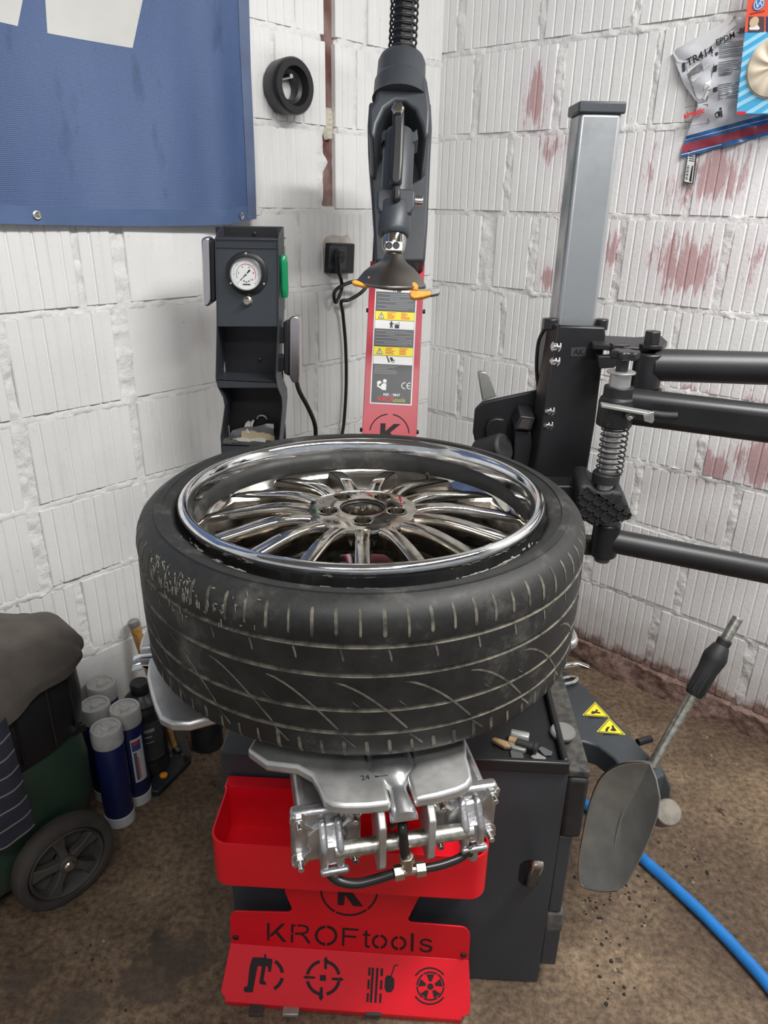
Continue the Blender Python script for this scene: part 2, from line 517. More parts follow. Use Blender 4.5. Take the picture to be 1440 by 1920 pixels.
def part(name, mb, mats, parent=None, label=None, bevel=0.0, smooth=35, org=None, kind=None, seg=2):
    o0 = ORG[parent] if parent is not None else Vector(org or (0, 0, 0))
    me = bpy.data.meshes.new(name)
    me.from_pydata([tuple(p - o0) for p in mb.v], [], mb.f)
    me.update()
    mats = mats if isinstance(mats, (list, tuple)) else [mats]
    finish(me, mats, smooth)
    if len(mats) > 1:
        me.polygons.foreach_set('material_index', mb.mi)
    o = bpy.data.objects.new(name, me)
    COL.objects.link(o)
    if parent is not None:
        o.parent = parent
    else:
        o.location = o0
    ORG[o] = o0
    if label: o['label'] = label
    if kind: o['kind'] = kind
    if bevel:
        b = o.modifiers.new('bevel', 'BEVEL'); b.width = bevel; b.segments = seg; b.limit_method = 'ANGLE'; b.angle_limit = R(40)
    return o


def single(name, mb, mats, label, cat, org, group=None, **kw):
    o = part(name, mb, mats, None, None, org=org, **kw)
    o['label'] = label; o['category'] = cat
    if group: o['group'] = group
    return o


def copy_part(src, parent, matrix, name=None):
    """a copy of a part built about (0,0,0), put at matrix (scene coordinates)"""
    c = src.copy()
    COL.objects.link(c)
    c.parent = parent
    m_ = matrix.copy(); m_.translation = m_.translation - ORG[parent]
    c.matrix_local = m_
    ORG[c] = ORG[parent]
    return c


def first_part(name, mb, mats, parent, matrix, bevel=0.0, smooth=35, label=None):
    me = bpy.data.meshes.new(name)
    me.from_pydata([tuple(p) for p in mb.v], [], mb.f); me.update()
    finish(me, mats, smooth)
    o = bpy.data.objects.new(name, me); COL.objects.link(o); o.parent = parent
    m_ = matrix.copy(); m_.translation = m_.translation - ORG[parent]
    o.matrix_local = m_
    ORG[o] = ORG[parent]
    if bevel:
        b = o.modifiers.new('bevel', 'BEVEL'); b.width = bevel; b.segments = 2; b.limit_method = 'ANGLE'; b.angle_limit = R(40)
    if label: o['label'] = label
    return o


def frame(o, x, y, z=None):
    x, y = Vector(x).normalized(), Vector(y).normalized()
    z = Vector(z).normalized() if z is not None else x.cross(y)
    m_ = Matrix((x, y, z)).transposed().to_4x4(); m_.translation = Vector(o)
    return m_


def text_mb(s_, size, fr, thick=0.0004, align='CENTER', sx=1.0, bold=0.0, mi=0):
    """lettering lying in the XY plane of frame fr"""
    cu = bpy.data.curves.new('lettering', 'FONT')
    cu.body = s_; cu.size = size; cu.align_x = align; cu.align_y = 'CENTER'
    cu.extrude = thick; cu.resolution_u = 3; cu.offset = bold
    ob = bpy.data.objects.new('lettering', cu)
    COL.objects.link(ob)
    bpy.context.view_layer.update()
    me = bpy.data.meshes.new_from_object(ob.evaluated_get(bpy.context.evaluated_depsgraph_get()))
    mb = MB()
    mb.add([fr @ Vector((v.co.x * sx, v.co.y, v.co.z)) for v in me.vertices], [tuple(p.vertices) for p in me.polygons], mi)
    bpy.data.objects.remove(ob); bpy.data.curves.remove(cu); bpy.data.meshes.remove(me)
    return mb


def ring_poly(c, X, Y, r0, r1, a0, a1, n=14):
    """arc band in a plane"""
    c = Vector(c)
    o = [c + X * (r1 * math.cos(R(a0 + (a1 - a0) * i / n))) + Y * (r1 * math.sin(R(a0 + (a1 - a0) * i / n))) for i in range(n + 1)]
    i_ = [c + X * (r0 * math.cos(R(a0 + (a1 - a0) * i / n))) + Y * (r0 * math.sin(R(a0 + (a1 - a0) * i / n))) for i in range(n, -1, -1)]
    return o + i_


# bolts shared by many things, built along +Z about the origin
def bolt_mb(r=0.008, h=0.006, stud=0.007, washer=True):
    b = MB()
    if washer: b.cyl((0, 0, 0), (0, 0, 0.0016), r * 1.45, n=18)
    b.cyl((0, 0, 0.0014), (0, 0, h), r, n=6)
    if stud: b.cyl((0, 0, h), (0, 0, h + stud), r * 0.5, n=12)
    return b


def look(p, d):
    """matrix with +Z along d"""
    d = Vector(d).normalized()
    ref = Vector((0, 0, 1)) if abs(d.z) < 0.9 else Vector((1, 0, 0))
    x = ref.cross(d).normalized()
    return frame(p, x, d.cross(x), d)


def bolts(parent, name, places, mb, m_, bevel=0.0006):
    src = None
    for p, d in places:
        mt = look(p, d)
        if src is None: src = first_part(name, mb, m_, parent, mt, bevel)
        else: copy_part(src, parent, mt)



# ================================================================== the setting
XL, YR = -1.5650, 1.9624
_c, _s = math.cos(-YAW), math.sin(-YAW)


def W(x, y, z):
    """room coordinates (x along the right wall, y along the left wall) to the scene"""
    return Vector((_c * x - _s * y, _s * x + _c * y, z))


WX, WY, WZ = W(1, 0, 0), W(0, 1, 0), Vector((0, 0, 1))
PL, PR_ = W(XL, 0, 0), W(0, YR, 0)


def onL(px, py, off=0.0):
    return on_plane(px, py, PL + WX * off, WX)


def onR(px, py, off=0.0):
    return on_plane(px, py, PR_ - WY * off, WY)


# ---- floor
def vnoise(x, y, seed, octaves=4, base=1.0, gain=0.55):
    rng = np.random.RandomState(seed)
    T = rng.rand(64, 64)
    out = np.zeros_like(x); amp = 1.0; tot = 0
    for o in range(octaves):
        fx, fy = x * base * 2 ** o + 7.3 * o, y * base * 2 ** o + 3.1 * o
        ix, iy = np.floor(fx).astype(int), np.floor(fy).astype(int)
        tx, ty = fx - ix, fy - iy
        tx, ty = tx * tx * (3 - 2 * tx), ty * ty * (3 - 2 * ty)
        g = lambda a, b: T[a % 64, b % 64]
        out += amp * ((g(ix, iy) * (1 - tx) + g(ix + 1, iy) * tx) * (1 - ty) + (g(ix, iy + 1) * (1 - tx) + g(ix + 1, iy + 1) * tx) * ty)
        tot += amp; amp *= gain
    return out / tot * 2 - 1


fb = MB()
fl = [W(XL - 0.15, -2.6, 0), W(2.6, -2.6, 0), W(2.6, YR + 0.15, 0), W(XL - 0.15, YR + 0.15, 0)]
fb.prism([p - Vector((0, 0, 0.12)) for p in fl], (0, 0, 0.12))
floor = part('floor', fb, M['floor'], smooth=0, kind='structure')
cb = MB()
cb.prism([p + Vector((0, 0, 2.62)) for p in fl], (0, 0, 0.1))
part('ceiling', cb, M['ceiling'], smooth=0, kind='structure')

# ---- walls: rough mortar mesh with every block a mesh of its own
SPOT = [((1005, 178), (0.075, 0.16), 1.0), ((1045, 275), (0.10, 0.10), .8), ((1062, 385), (0.05, 0.09), .9),
        ((1280, 500), (0.20, 0.16), 1.0), ((1335, 330), (0.22, 0.17), .85), ((1150, 470), (0.05, 0.11), .8),
        ((1330, 880), (0.12, 0.10), .95), ((1425, 870), (0.16, 0.14), .95), ((1030, 520), (0.07, 0.07), 1.0),
        ((1300, 735), (0.18, 0.05), .8), ((1420, 780), (0.10, 0.14), .8), ((1310, 1000), (0.25, 0.2), .5),
        ((1420, 480), (0.06, 0.16), .8), ((1210, 330), (0.10, 0.2), .6)]
spotsR = [(tuple(onR(*p)), r, s_) for p, r, s_ in SPOT]
BASE = (0.82, 0.818, 0.805)
M['paintR'] = wall_material('white_block_paint_right', spotsR, BASE, 0.35)
M['paintL'] = wall_material('white_block_paint_left', [], BASE, 0.25, bottom=True)
M['mortarR'] = wall_material('white_mortar_paint_right', spotsR[:6], (0.79, 0.785, 0.77), 0.9)
M['mortarL'] = wall_material('white_mortar_paint_left', [], (0.79, 0.785, 0.77), 0.9)

ZR = [0.075, 0.296, 0.536, 0.724, 0.944, 1.156, 1.374, 1.583, 1.800, 2.012, 2.225, 2.44]
ROWR = {10: [], 9: [], 8: [(-1.515, -1.486), (-1.239, -1.219), (-0.974, -0.955), (-.690, -.668)],
        7: [(-1.447, -1.417), (-1.175, -1.149), (-0.902, -0.886), (-.625, -.605)],
        6: [(-1.313, -1.289), (-1.045, -1.025), (-0.775, -0.756), (-.495, -.475)],
        5: [(-1.386, -1.328), (-1.209, -1.180), (-0.936, -0.913), (-0.662, -0.639)],
        4: [(-1.291, -1.271), (-1.02, -1.0), (-0.746, -0.728), (-.465, -.445)],
        3: [(-1.44, -1.42), (-1.172, -1.145), (-.90, -.88), (-0.626, -0.600)],
        2: [(-1.33, -1.31), (-1.05, -1.03), (-0.784, -0.761), (-0.511, -0.487)],
        1: [(-1.46, -1.43), (-1.18, -1.15), (-0.904, -0.869), (-0.609, -0.583)],
        0: [(-1.22, -1.19), (-.94, -.915), (-0.662, -0.634), (-0.388, -0.361)]}
ZL = [0.06, 0.14, 0.345, 0.552, 0.757, 0.957, 1.174, 1.373, 1.574, 1.777, 1.985, 2.19, 2.40]
ROWL = {9: [(1.375, 1.388), (1.484, 1.521), (1.628, 1.642)], 8: [(1.306, 1.319), (1.484, 1.519), (1.586, 1.600)],
        7: [(1.452, 1.466), (1.484, 1.518)], 6: [(0.749, 0.765), (0.837, 0.870), (1.14, 1.155), (1.368, 1.384), (1.66, 1.675)],
        5: [(0.565, 0.586), (0.816, 0.855), (1.13, 1.15), (1.43, 1.445), (1.70, 1.72)], 4: [(0.560, 0.593), (0.834, 0.855), (1.13, 1.145), (1.42, 1.435), (1.69, 1.71)],
        3: [(0.558, 0.587), (0.838, 0.852), (1.14, 1.155), (1.44, 1.46)], 2: [(0.634, 0.655), (0.92, 0.94), (1.21, 1.23), (1.50, 1.515)],
        1: [(0.54, 0.56), (0.83, 0.85), (1.12, 1.14), (1.42, 1.44)], 0: []}


def row_joints(given, lo, hi, k):
    """carry a course on at about the block's own length where the photograph hides it"""
    j = sorted(given)
    if not j:
        a = lo + (0.17 if k % 2 else 0.28)
        while a < hi - 0.12:
            j.append((a, a + 0.02)); a += 0.288
        return j
    while j[-1][1] < hi - 0.33: j.append((j[-1][1] + 0.262, j[-1][1] + 0.282))
    while j[0][0] > lo + 0.33: j.insert(0, (j[0][0] - 0.282, j[0][0] - 0.262))
    return j


def build_wall(name, zs, rows, lo, hi, P, nrm, paint, mortar, far, smooth_blocks, chase=None):
    """P(s, z, d): point at distance s along the wall, height z, d in front of it"""
    step = 0.0062
    ns, nz = int((hi - lo) / step) + 1, int(2.5 / step) + 1
    s_ = np.linspace(lo, hi, ns); z_ = np.linspace(0, 2.5, nz)
    SS, ZZ = np.meshgrid(s_, z_)
    wob = vnoise(SS, ZZ, 5, 3, 14.0)
    J = np.full(SS.shape, 9.0)                       # distance to the nearest joint
    blocks = []
    for k in range(len(zs) - 1):
        jl = row_joints(rows.get(k, []), lo, hi, k)
        inrow = (ZZ >= zs[k]) & (ZZ < zs[k + 1])
        for a, b in jl:
            d = np.maximum(np.abs(SS - (a + b) / 2) - (b - a) / 2, 0)
            J = np.where(inrow, np.minimum(J, d), J)
        e = [(lo - 0.02, lo)] + jl + [(hi, hi + 0.02)]
        for i in range(len(e) - 1):
            if e[i + 1][0] - e[i][1] > 0.025:
                blocks.append((e[i][1], e[i + 1][0], zs[k], zs[k + 1], k))
    for z in zs[:-1]:
        J = np.minimum(J, np.maximum(np.abs(ZZ - z) - 0.008, 0))
    J = np.where(ZZ > zs[-1], 0, J)
    J = np.where(ZZ < zs[0], 0, J)
    n1 = vnoise(SS, ZZ, 11, 4, 34.0, 0.7)
    n2 = vnoise(SS, ZZ, 23, 3, 9.0)
    n3 = vnoise(SS, ZZ, 41, 3, 90.0, 0.7)
    top = -0.0005 + 0.0075 * n1 + 0.0040 * n2 + 0.0030 * n3
    top = np.where(ZZ < zs[0], top + 0.016 * n2 + 0.012, top)
    t = np.clip((J + 0.005 * wob) / (0.010 + 0.006 * n2), 0, 1)
    D = top * (1 - t) + (-0.013) * t
    if chase:
        a, b, z0 = chase
        c_ = np.clip((np.abs(SS - (a + b) / 2) - (b - a) / 2 * (0.85 + 0.55 * vnoise(SS * 0, ZZ, 3, 4, 12.0))) / 0.006, 0, 1)
        D = np.where(ZZ > z0, D * c_ + (-0.024) * (1 - c_), D)
    mb = MB()
    mb.grid([[P(s_[i], z_[j], D[j, i]) for i in range(ns)] for j in range(nz)])
    back = [P(lo, 0, -0.03), P(hi, 0, -0.03), P(hi, 2.62, -0.03), P(lo, 2.62, -0.03)]
    mb.prism(back, nrm * -0.12)
    for a, b in far: mb.prism([P(a, 0, 0), P(b, 0, 0), P(b, 2.62, 0), P(a, 2.62, 0)], nrm * -0.14)
    mb.prism([P(lo, 2.49, 0), P(hi, 2.49, 0), P(hi, 2.62, 0), P(lo, 2.62, 0)], nrm * -0.1)
    w = part(name, mb, mortar, smooth=60, kind='structure')
    rr = random.Random(3)
    for (a, b, z0, z1, k) in blocks:
        ga, gb = 0.0005, 0.0005
        zt, zb = z1 - 0.008 + rr.uniform(-.001, .001), z0 + 0.009 + rr.uniform(-.001, .001)
        proud = rr.uniform(-0.0005, 0.003)
        tilt = rr.uniform(-0.002, 0.002)
        flat = any(abs((a + b) / 2 - q[0]) < 0.12 and abs((z0 + z1) / 2 - q[1]) < 0.09 for q in smooth_blocks)
        pts = [(a + ga, -0.022), (a + ga, -0.0018), (a + ga + 0.002, 0)]
        L = b - a
        if not flat:
            n = max(2, round(L / 0.0262))
            for q in range(1, n):
                c0 = a + L * q / n + rr.uniform(-.002, .002)
                dp = rr.choice((0.0022, 0.003, 0.0036))
                if q % 2: pts += [(c0 - 0.0035, 0), (c0 - 0.0012, -dp), (c0 + 0.002, -dp * 0.9), (c0 + 0.0038, 0.0)]
                else: pts += [(c0 - 0.0028, 0), (c0, -dp), (c0 + 0.0028, 0.0)]
        pts += [(b - gb - 0.002, 0), (b - gb, -0.0018), (b - gb, -0.022)]
        m_ = MB()
        f = lambda sd, z: P(sd[0], z, (sd[1] + proud + tilt * (sd[0] - a) / L) if sd[1] > -0.02 else sd[1])
        np_ = len(pts)
        vs = [f(p, zb) for p in pts] + [f(p, zt) for p in pts]
        fs = [(i, i + 1, i + 1 + np_, i + np_) for i in range(np_ - 1)] + [tuple(range(np_ - 1, -1, -1)), tuple(range(np_, 2 * np_))]
        m_.add(vs, fs)
        part('brick', m_, paint, w, smooth=0)
    return w


wall_left = build_wall('wall_left', ZL, ROWL, -0.10, YR, lambda s, z, d: W(XL + d, s, z), WX, M['paintL'], M['mortarL'],
                       [(-2.6, -0.10)], [(1.0, 1.27), (1.0, 1.06), (1.0, 0.25), (.75, .25), (1.3, .25), (1.28, 1.27)], chase=(1.480, 1.525, 1.385))
wall_right = build_wall('wall_right', ZR, ROWR, XL - 0.010, 0.62, lambda s, z, d: W(s, YR - d, z), -WY, M['paintR'], M['mortarR'],
                        [(0.62, 2.6)], [])
# the chased slot left open in the left wall: red-brown clay at its bottom and a dab of plaster half-way
sl = MB()
sl.prism([W(XL - 0.022, 1.478, 1.385), W(XL - 0.022, 1.526, 1.385), W(XL - 0.022, 1.526, 2.45), W(XL - 0.022, 1.478, 2.45)], WX * 0.008)
part('cable_slot', sl, M['copper_red'], wall_left, smooth=0, label='red brown open slot chased down the white wall')
pl = MB()
rows_ = []
for j in range(13):
    z = 1.552 + 0.072 * j / 12
    wv = 0.016 * math.sqrt(max(0.05, 1 - ((j - 6) / 6.4) ** 2)) + 0.002 * math.sin(j * 2.1)
    rows_.append([W(XL - 0.014 + 0.014 * math.cos(q / 6 * math.pi - math.pi / 2) + 0.002 * math.sin(3 * j + q), 1.500 + wv * (q / 3 - 1), z) for q in range(7)])
pl.sheet(rows_, -0.004)
part('plaster_dab', pl, M['plaster'], wall_left, label='cream plaster dab in the slot')

# ================================================================== the car wheel on the turntable
WC = Vector((-0.031, 0.983, 0.0))
UP = Vector((0, 0, 1))
wheel = thing('car_wheel', 'worn black low-profile tyre half off a chrome fifteen-spoke alloy rim on the tyre changer', 'wheel', (WC.x, WC.y, 0.785))


def pol(r, a, z):
    return Vector((WC.x + r * math.cos(R(a)), WC.y + r * math.sin(R(a)), z))


GRO = (0.956, 0.919, 0.872, 0.839)
outer = [(0.243, 0.960), (0.244, 0.976), (0.249, 0.985), (0.257, 0.990), (0.266, 0.9955), (0.2665, 0.9985), (0.272, 1.002), (0.284, 1.0065),
         (0.2845, 1.0085), (0.294, 1.0085), (0.2945, 1.0065), (0.302, 1.004), (0.309, 0.999), (0.315, 0.992), (0.3185, 0.984), (0.3205, 0.972)]
def tread_r(z):
    t = (z - 0.896) / 0.090
    return 0.3210 - 0.0030 * t * t - (0.004 * max(0, abs(t) - 0.85) / 0.3)
prof, mi_rows = [], []
for r, z in outer: prof.append((r, z))
zz = 0.968
for g in GRO:
    prof += [(tread_r(g + 0.003), g + 0.003), (tread_r(g) - 0.0035, g + 0.0016), (tread_r(g) - 0.0035, g - 0.0016), (tread_r(g - 0.003), g - 0.003)]
prof += [(tread_r(0.822), 0.822), (0.3195, 0.812), (0.316, 0.804), (0.309, 0.797), (0.298, 0.792), (0.285, 0.790), (0.268, 0.793), (0.256, 0.800), (0.244, 0.806), (0.236, 0.815)]
prof += [(0.246, 0.825), (0.29, 0.84), (0.29, 0.94), (0.25, 0.955), (0.243, 0.960)]
tb = MB()
N = 160
tb.lathe(WC, UP, prof, N, caps=False)
# dust lies in the grooves
k = 0
for j in range(len(prof) - 1):
    zm = (prof[j][1] + prof[j + 1][1]) / 2
    if prof[j][0] > 0.31 and any(abs(zm - g) < 0.0028 for g in GRO) :
        for i in range(N): tb.mi[j * N + i] = 1
tyre = part('tyre', tb, [M['tyre'], M['tread_dust']], wheel, label='worn black tyre with dust in its grooves', smooth=50)


def ribbon(mb, pts, w, lift=0.0004):
    """a dust-filled slit following the tread: pts = (angle, z)"""
    P = []
    for a, z in pts:
        P.append((a, z))
    rows = []
    fine = []
    for (a0, z0), (a1, z1) in zip(P, P[1:]):
        k_n = max(1, int(abs(z1 - z0) / 0.0022), int(abs(a1 - a0) / 1.2))
        fine += [(a0 + (a1 - a0) * q / k_n, z0 + (z1 - z0) * q / k_n) for q in range(k_n)]
    P = fine + [P[-1]]
    for i, (a, z) in enumerate(P):
        a0, z0 = P[max(i - 1, 0)]; a1, z1 = P[min(i + 1, len(P) - 1)]
        da, dz = R(a1 - a0) * 0.322, z1 - z0
        l = math.hypot(da, dz) or 1
        na, nz = -dz / l, da / l
        ww = w * (0.55 if i in (0, len(P) - 1) else 1.0)
        row = []
        for s_ in (-1, 1):
            aa = a + math.degrees(na * s_ * ww / 2 / 0.322); z_ = z + nz * s_ * ww / 2
            rr_ = rad_at(z_) + lift
            row.append(pol(rr_, aa, z_))
        rows.append(row)
    mb.grid(rows)


def rad_at(z):
    pts = [p for p in prof[12:] if p[1] > 0.796 and not any(abs(p[1] - g) < 0.002 for g in GRO)]
    for (r0, z0), (r1, z1) in zip(pts, pts[1:]):
        if z1 <= z <= z0: return r0 + (r1 - r0) * (z0 - z) / (z0 - z1)
    return pts[0][0] if z > pts[0][1] else pts[-1][0]


rt = random.Random(12)
sip = MB()
NS = 76
for i in range(NS):
    a = i * 360 / NS + 1.3
    if math.sin(R(a)) > 0.35: continue
    o_ = (i % 4) * 0.0012
    d0 = rt.uniform(0.8, 1.1)
    ribbon(sip, [(a, 0.998), (a + .1, 0.990), (a + .2, 0.981), (a + .2, 0.974 - 0.004 * d0 - o_)], 0.0042 * rt.uniform(.6, 1.1))
    ribbon(sip, [(a + 1.5, 0.827 + rt.uniform(-.002, .004)), (a + 1.7, 0.817), (a + 1.9, 0.806), (a + 1.9, 0.799)], 0.0040 * rt.uniform(.7, 1.2))
    if i % 2 == 0:
        ribbon(sip, [(a + 1.0, 0.952), (a + 1.4, 0.944), (a + 1.6, 0.937)], 0.0024)
        ribbon(sip, [(a + 3.4, 0.884), (a + 4.0, 0.880), (a + 5, 0.876)], 0.0013)
    if i % 3 == 0:
        # long curved cuts that run from the second to the fourth groove
        pts = []
        for q in range(9):
            t = q / 8
            pts.append((a - 5 + 15 * t, 0.909 - 0.066 * t ** 1.35 + 0.004 * math.sin(t * 3.1)))
        ribbon(sip, pts, 0.0028)
        ribbon(sip, [(a + 10.5, 0.835), (a + 12.5, 0.824), (a + 13.5, 0.818)], 0.0026)
part('tread_slits', sip, M['tread_dust'], tyre, kind='stuff', smooth=0)
# scuffed crumbs of bead rubber and soap between rim and side wall
cr = MB()
for a0, a1, n in ((-64, -40, 26), (-150, -120, 22), (150, 168, 30), (-100, -80, 8), (-36, -30, 6), (-148, -112, 0)):
    for i in range(n):
        a = rt.uniform(a0, a1)
        r_ = 0.262 + rt.uniform(-0.006, 0.010)
        z_ = 0.992 + (r_ - 0.257) * 0.55
        p = pol(r_, a, z_ + 0.001)
        t = Vector((-math.sin(R(a)), math.cos(R(a)), 0)); rd = Vector((math.cos(R(a)), math.sin(R(a)), 0.4)).normalized()
        l, w_ = rt.uniform(0.003, 0.014), rt.uniform(0.0006, 0.0018)
        ax = (t * math.cos(rt.uniform(-.5, .5)) + rd * math.sin(rt.uniform(-.5, .5))).normalized()
        ay = UP.cross(ax).normalized()
        cr.box(p, (l, w_, 0.0012), (ax, ay, ax.cross(ay)))
for i in range(120):
    a = rt.gauss(-130, 9)
    z_ = rt.uniform(0.972, 0.9985) if rt.random() < 0.75 else rt.uniform(0.945, 0.975)
    p = pol(rad_at(z_) + 0.0006, a, z_)
    t = Vector((-math.sin(R(a)), math.cos(R(a)), 0)); dn = Vector((0, 0, 1))
    h_, w_ = (rt.uniform(0.002, 0.011), rt.uniform(0.0004, 0.0010)) if rt.random() < 0.7 else (rt.uniform(0.0006, 0.0012), rt.uniform(0.001, 0.004))
    cr.box(p, (w_, 0.0008, h_), (t, dn.cross(t), dn))
part('bead_crumbs', cr, M['bead_scuff'], tyre, kind='stuff', smooth=0)

# ---- rim
rb = MB()
lip = [(0.2365, 0.962), (0.2385, 0.985), (0.2390, 0.998), (0.2405, 1.008), (0.2440, 1.0135), (0.2490, 1.0150), (0.2535, 1.0130), (0.2558, 1.0085), (0.2555, 1.003),
       (0.2525, 0.998), (0.2475, 0.990), (0.2450, 0.980), (0.244, 0.972), (0.240, 0.962)]
rb.lathe(WC, UP, lip + [lip[0]], 128, caps=False)
rim = part('rim', rb, M['chrome_lip'], wheel, label='chrome rim', smooth=60)
bb = MB()
bb.lathe(WC, UP, [(0.2365, 0.9625), (0.2335, 0.9560), (0.2305, 0.9520), (0.2285, 0.9490)], 128, caps=False)
part('dish', bb, M['chrome'], rim, smooth=60)
bb = MB()
bb.lathe(WC, UP, [(0.2285, 0.9490), (0.2230, 0.9440), (0.2165, 0.9385), (0.2110, 0.9320), (0.2075, 0.920), (0.205, 0.90), (0.205, 0.83), (0.232, 0.812), (0.236, 0.80), (0.229, 0.795), (0.20, 0.82), (0.200, 0.90)], 96, caps=False)
part('barrel', bb, M['barrel'], rim, label='sooty inner barrel', smooth=60)
# hub: a dished disc with a bore, five deep lug wells
hb = MB()
A0 = -88.0
hub_r = 0.070


def hub_disc():
    """top face with real round wells: built as rings of quads around every hole"""
    lugs = [pol(0.0505, A0 + 72 * k, 0.985) for k in range(5)]
    hb.lathe(WC, UP, [(0.030, 0.940), (0.030, 0.975), (0.0315, 0.9785), (0.033, 0.9785)], 48, caps=False)
    return lugs


lugs = hub_disc()
# sector by sector: polar grid with hole cut-outs done by a boolean-free ring fit
M_RAD, M_ANG = 20, 180
holes = [(p.x, p.y, 0.0125) for p in lugs]


def snap(x, y):
    for hx, hy, hr in holes:
        d = math.hypot(x - hx, y - hy)
        if d < hr * 1.0: return None
    return 1


gridpts = {}
def hub_z(r):
    return 0.9835 - 0.0022 * ((r - 0.045) / 0.03) ** 2
inner, outer_r = 0.033, 0.080
hv, hf, hidx = [], [], {}
for j in range(M_RAD + 1):
    r_ = inner + (outer_r - inner) * j / M_RAD
    for i in range(M_ANG):
        a = 360 * i / M_ANG + A0
        p = pol(r_, a, hub_z(r_))
        for hx, hy, hr in holes:                     # pull points that fall in a well out to its edge
            d = math.hypot(p.x - hx, p.y - hy)
            if d < hr + 0.0012 and d > hr - 0.0016:
                p.x = hx + (p.x - hx) / d * hr; p.y = hy + (p.y - hy) / d * hr
        hidx[(j, i)] = len(hv); hv.append(p)
for j in range(M_RAD):
    for i in range(M_ANG):
        q = [(j, i), (j, (i + 1) % M_ANG), (j + 1, (i + 1) % M_ANG), (j + 1, i)]
        c_ = sum((hv[hidx[k]] for k in q), Vector()) / 4
        if any(math.hypot(c_.x - hx, c_.y - hy) < hr * 0.96 for hx, hy, hr in holes): continue
        hf.append(tuple(hidx[k] for k in q))
hb.add(hv, hf)
hb.lathe(WC, UP, [(0.080, hub_z(0.080)), (0.082, 0.976), (0.080, 0.965), (0.070, 0.945), (0.03, 0.940)], 90, caps=False)
hub = part('hub', hb, M['chrome_worn'], rim, label='hub with five lug holes and an open bore', smooth=40)
wl = MB()
wl.lathe((0, 0, 0), UP, [(0.0085, 0.0), (0.0085, 0.004), (0.0115, 0.012), (0.0125, 0.034), (0.0133, 0.0392), (0.0145, 0.0396), (0.0150, 0.0385)], 28, caps=False)
wl.add([(0.0087 * math.cos(R(18 * q)), 0.0087 * math.sin(R(18 * q)), 0.0012) for q in range(20)], [tuple(range(20))])
src = None
for p in lugs:
    mt = Matrix.Translation((p.x, p.y, 0.945))
    if src is None: src = first_part('lug_well', wl, M['chrome_worn'], rim, mt, smooth=40)
    else: copy_part(src, rim, mt)
bo = MB()
bo.lathe(WC, UP, [(0.0305, 0.944), (0.0305, 0.979), (0.0325, 0.9812), (0.0345, 0.9815)], 48, caps=False)
bo.cyl((WC.x, WC.y, 0.938), (WC.x, WC.y, 0.945), 0.031, n=40)
part('centre_bore', bo, M['barrel'], rim, smooth=40)
# small screw holes round the hub
sm = MB().lathe((0, 0, 0), UP, [(0.0042, 0.0), (0.0042, 0.0014), (0.0030, 0.0018), (0.0024, 0.0002), (0.0005, 0.0002)], 16)
src = None
for k in range(5):
    p = pol(0.062, A0 + 36 + 72 * k, 0.9815)
    mt = Matrix.Translation(p)
    if src is None: src = first_part('screw_dimple', sm, M['barrel'], rim, mt, smooth=40)
    else: copy_part(src, rim, mt)


def spoke_mb():
    """one spoke along +X, hub at the origin's axis, z from the wheel's frame"""
    b = MB()
    n = 14
    rows = []
    for i in range(n):
        t = i / (n - 1)
        r_ = 0.066 + (0.2335 - 0.066) * t
        z_ = 0.9795 + 0.0055 * math.sin(min(t * 1.5, 1) * math.pi) * (1 - t) - 0.021 * max(0, t - 0.25) ** 1.9 * 1.72
        w_ = 0.0096 + 0.0060 * max(0, 1 - t * 5) ** 1.5 + 0.0016 * t
        wt = w_ * 0.80
        dp = 0.034 - 0.010 * t
        rows.append([Vector((r_, -w_ * 1.10, z_ - dp)), Vector((r_, -w_ * 1.04, z_ - 0.014)), Vector((r_, -w_ * 0.98, z_ - 0.0035)), Vector((r_, -wt - 0.0006, z_ - 0.0006)), Vector((r_, -wt + 0.0008, z_)),
                     Vector((r_, wt - 0.0008, z_)), Vector((r_, wt + 0.0006, z_ - 0.0006)), Vector((r_, w_ * 0.98, z_ - 0.0035)), Vector((r_, w_ * 1.04, z_ - 0.014)), Vector((r_, w_ * 1.10, z_ - dp))])
    b.grid(rows)
    b.add([rows[-1][k] for k in range(10)], [tuple(range(10))])
    b.add([rows[0][k] for k in range(10)], [tuple(range(9, -1, -1))])
    b.grid([[r_[0] for r_ in rows], [r_[-1] for r_ in rows]])
    return b


src = None
for k in range(15):
    mt = Matrix.Translation((WC.x, WC.y, 0)) @ Matrix.Rotation(R(A0 + 24 * k), 4, 'Z')
    if src is None: src = first_part('spoke', spoke_mb(), M['chrome_worn'], rim, mt, smooth=50)
    else: copy_part(src, rim, mt)
rim.scale = (1.032, 1.032, 1.0)
rim.rotation_euler = (R(-1.2), R(-0.3), 0)
rim.location.y += 0.003
vb = MB()
vb.cyl(pol(0.214, 60, 0.95), pol(0.204, 60, 0.975), 0.004, 0.003, n=12)
part('valve', vb, M['black_rubber'], rim)

# ================================================================== tyre changer
TC = Vector((-0.030, 0.985, 0))
ch = thing('tyre_changer', 'dark grey tyre changer with red tool tray and red tilting column under the car wheel', 'machine', TC)
MA = R(-2.6)
mu, mv = Vector((math.cos(MA), math.sin(MA), 0)), Vector((-math.sin(MA), math.cos(MA), 0))
MO = Vector((-0.045, 0.957, 0))


def Q(u, v, z):
    return MO + mu * u + mv * v + UP * z


MAX = (mu, mv, UP)


def mbox(b, u0, u1, v0, v1, z0, z1, mi=0):
    return b.box(Q((u0 + u1) / 2, (v0 + v1) / 2, (z0 + z1) / 2), (u1 - u0, v1 - v0, z1 - z0), MAX, mi)


# ---- cabinet
cbm = MB()
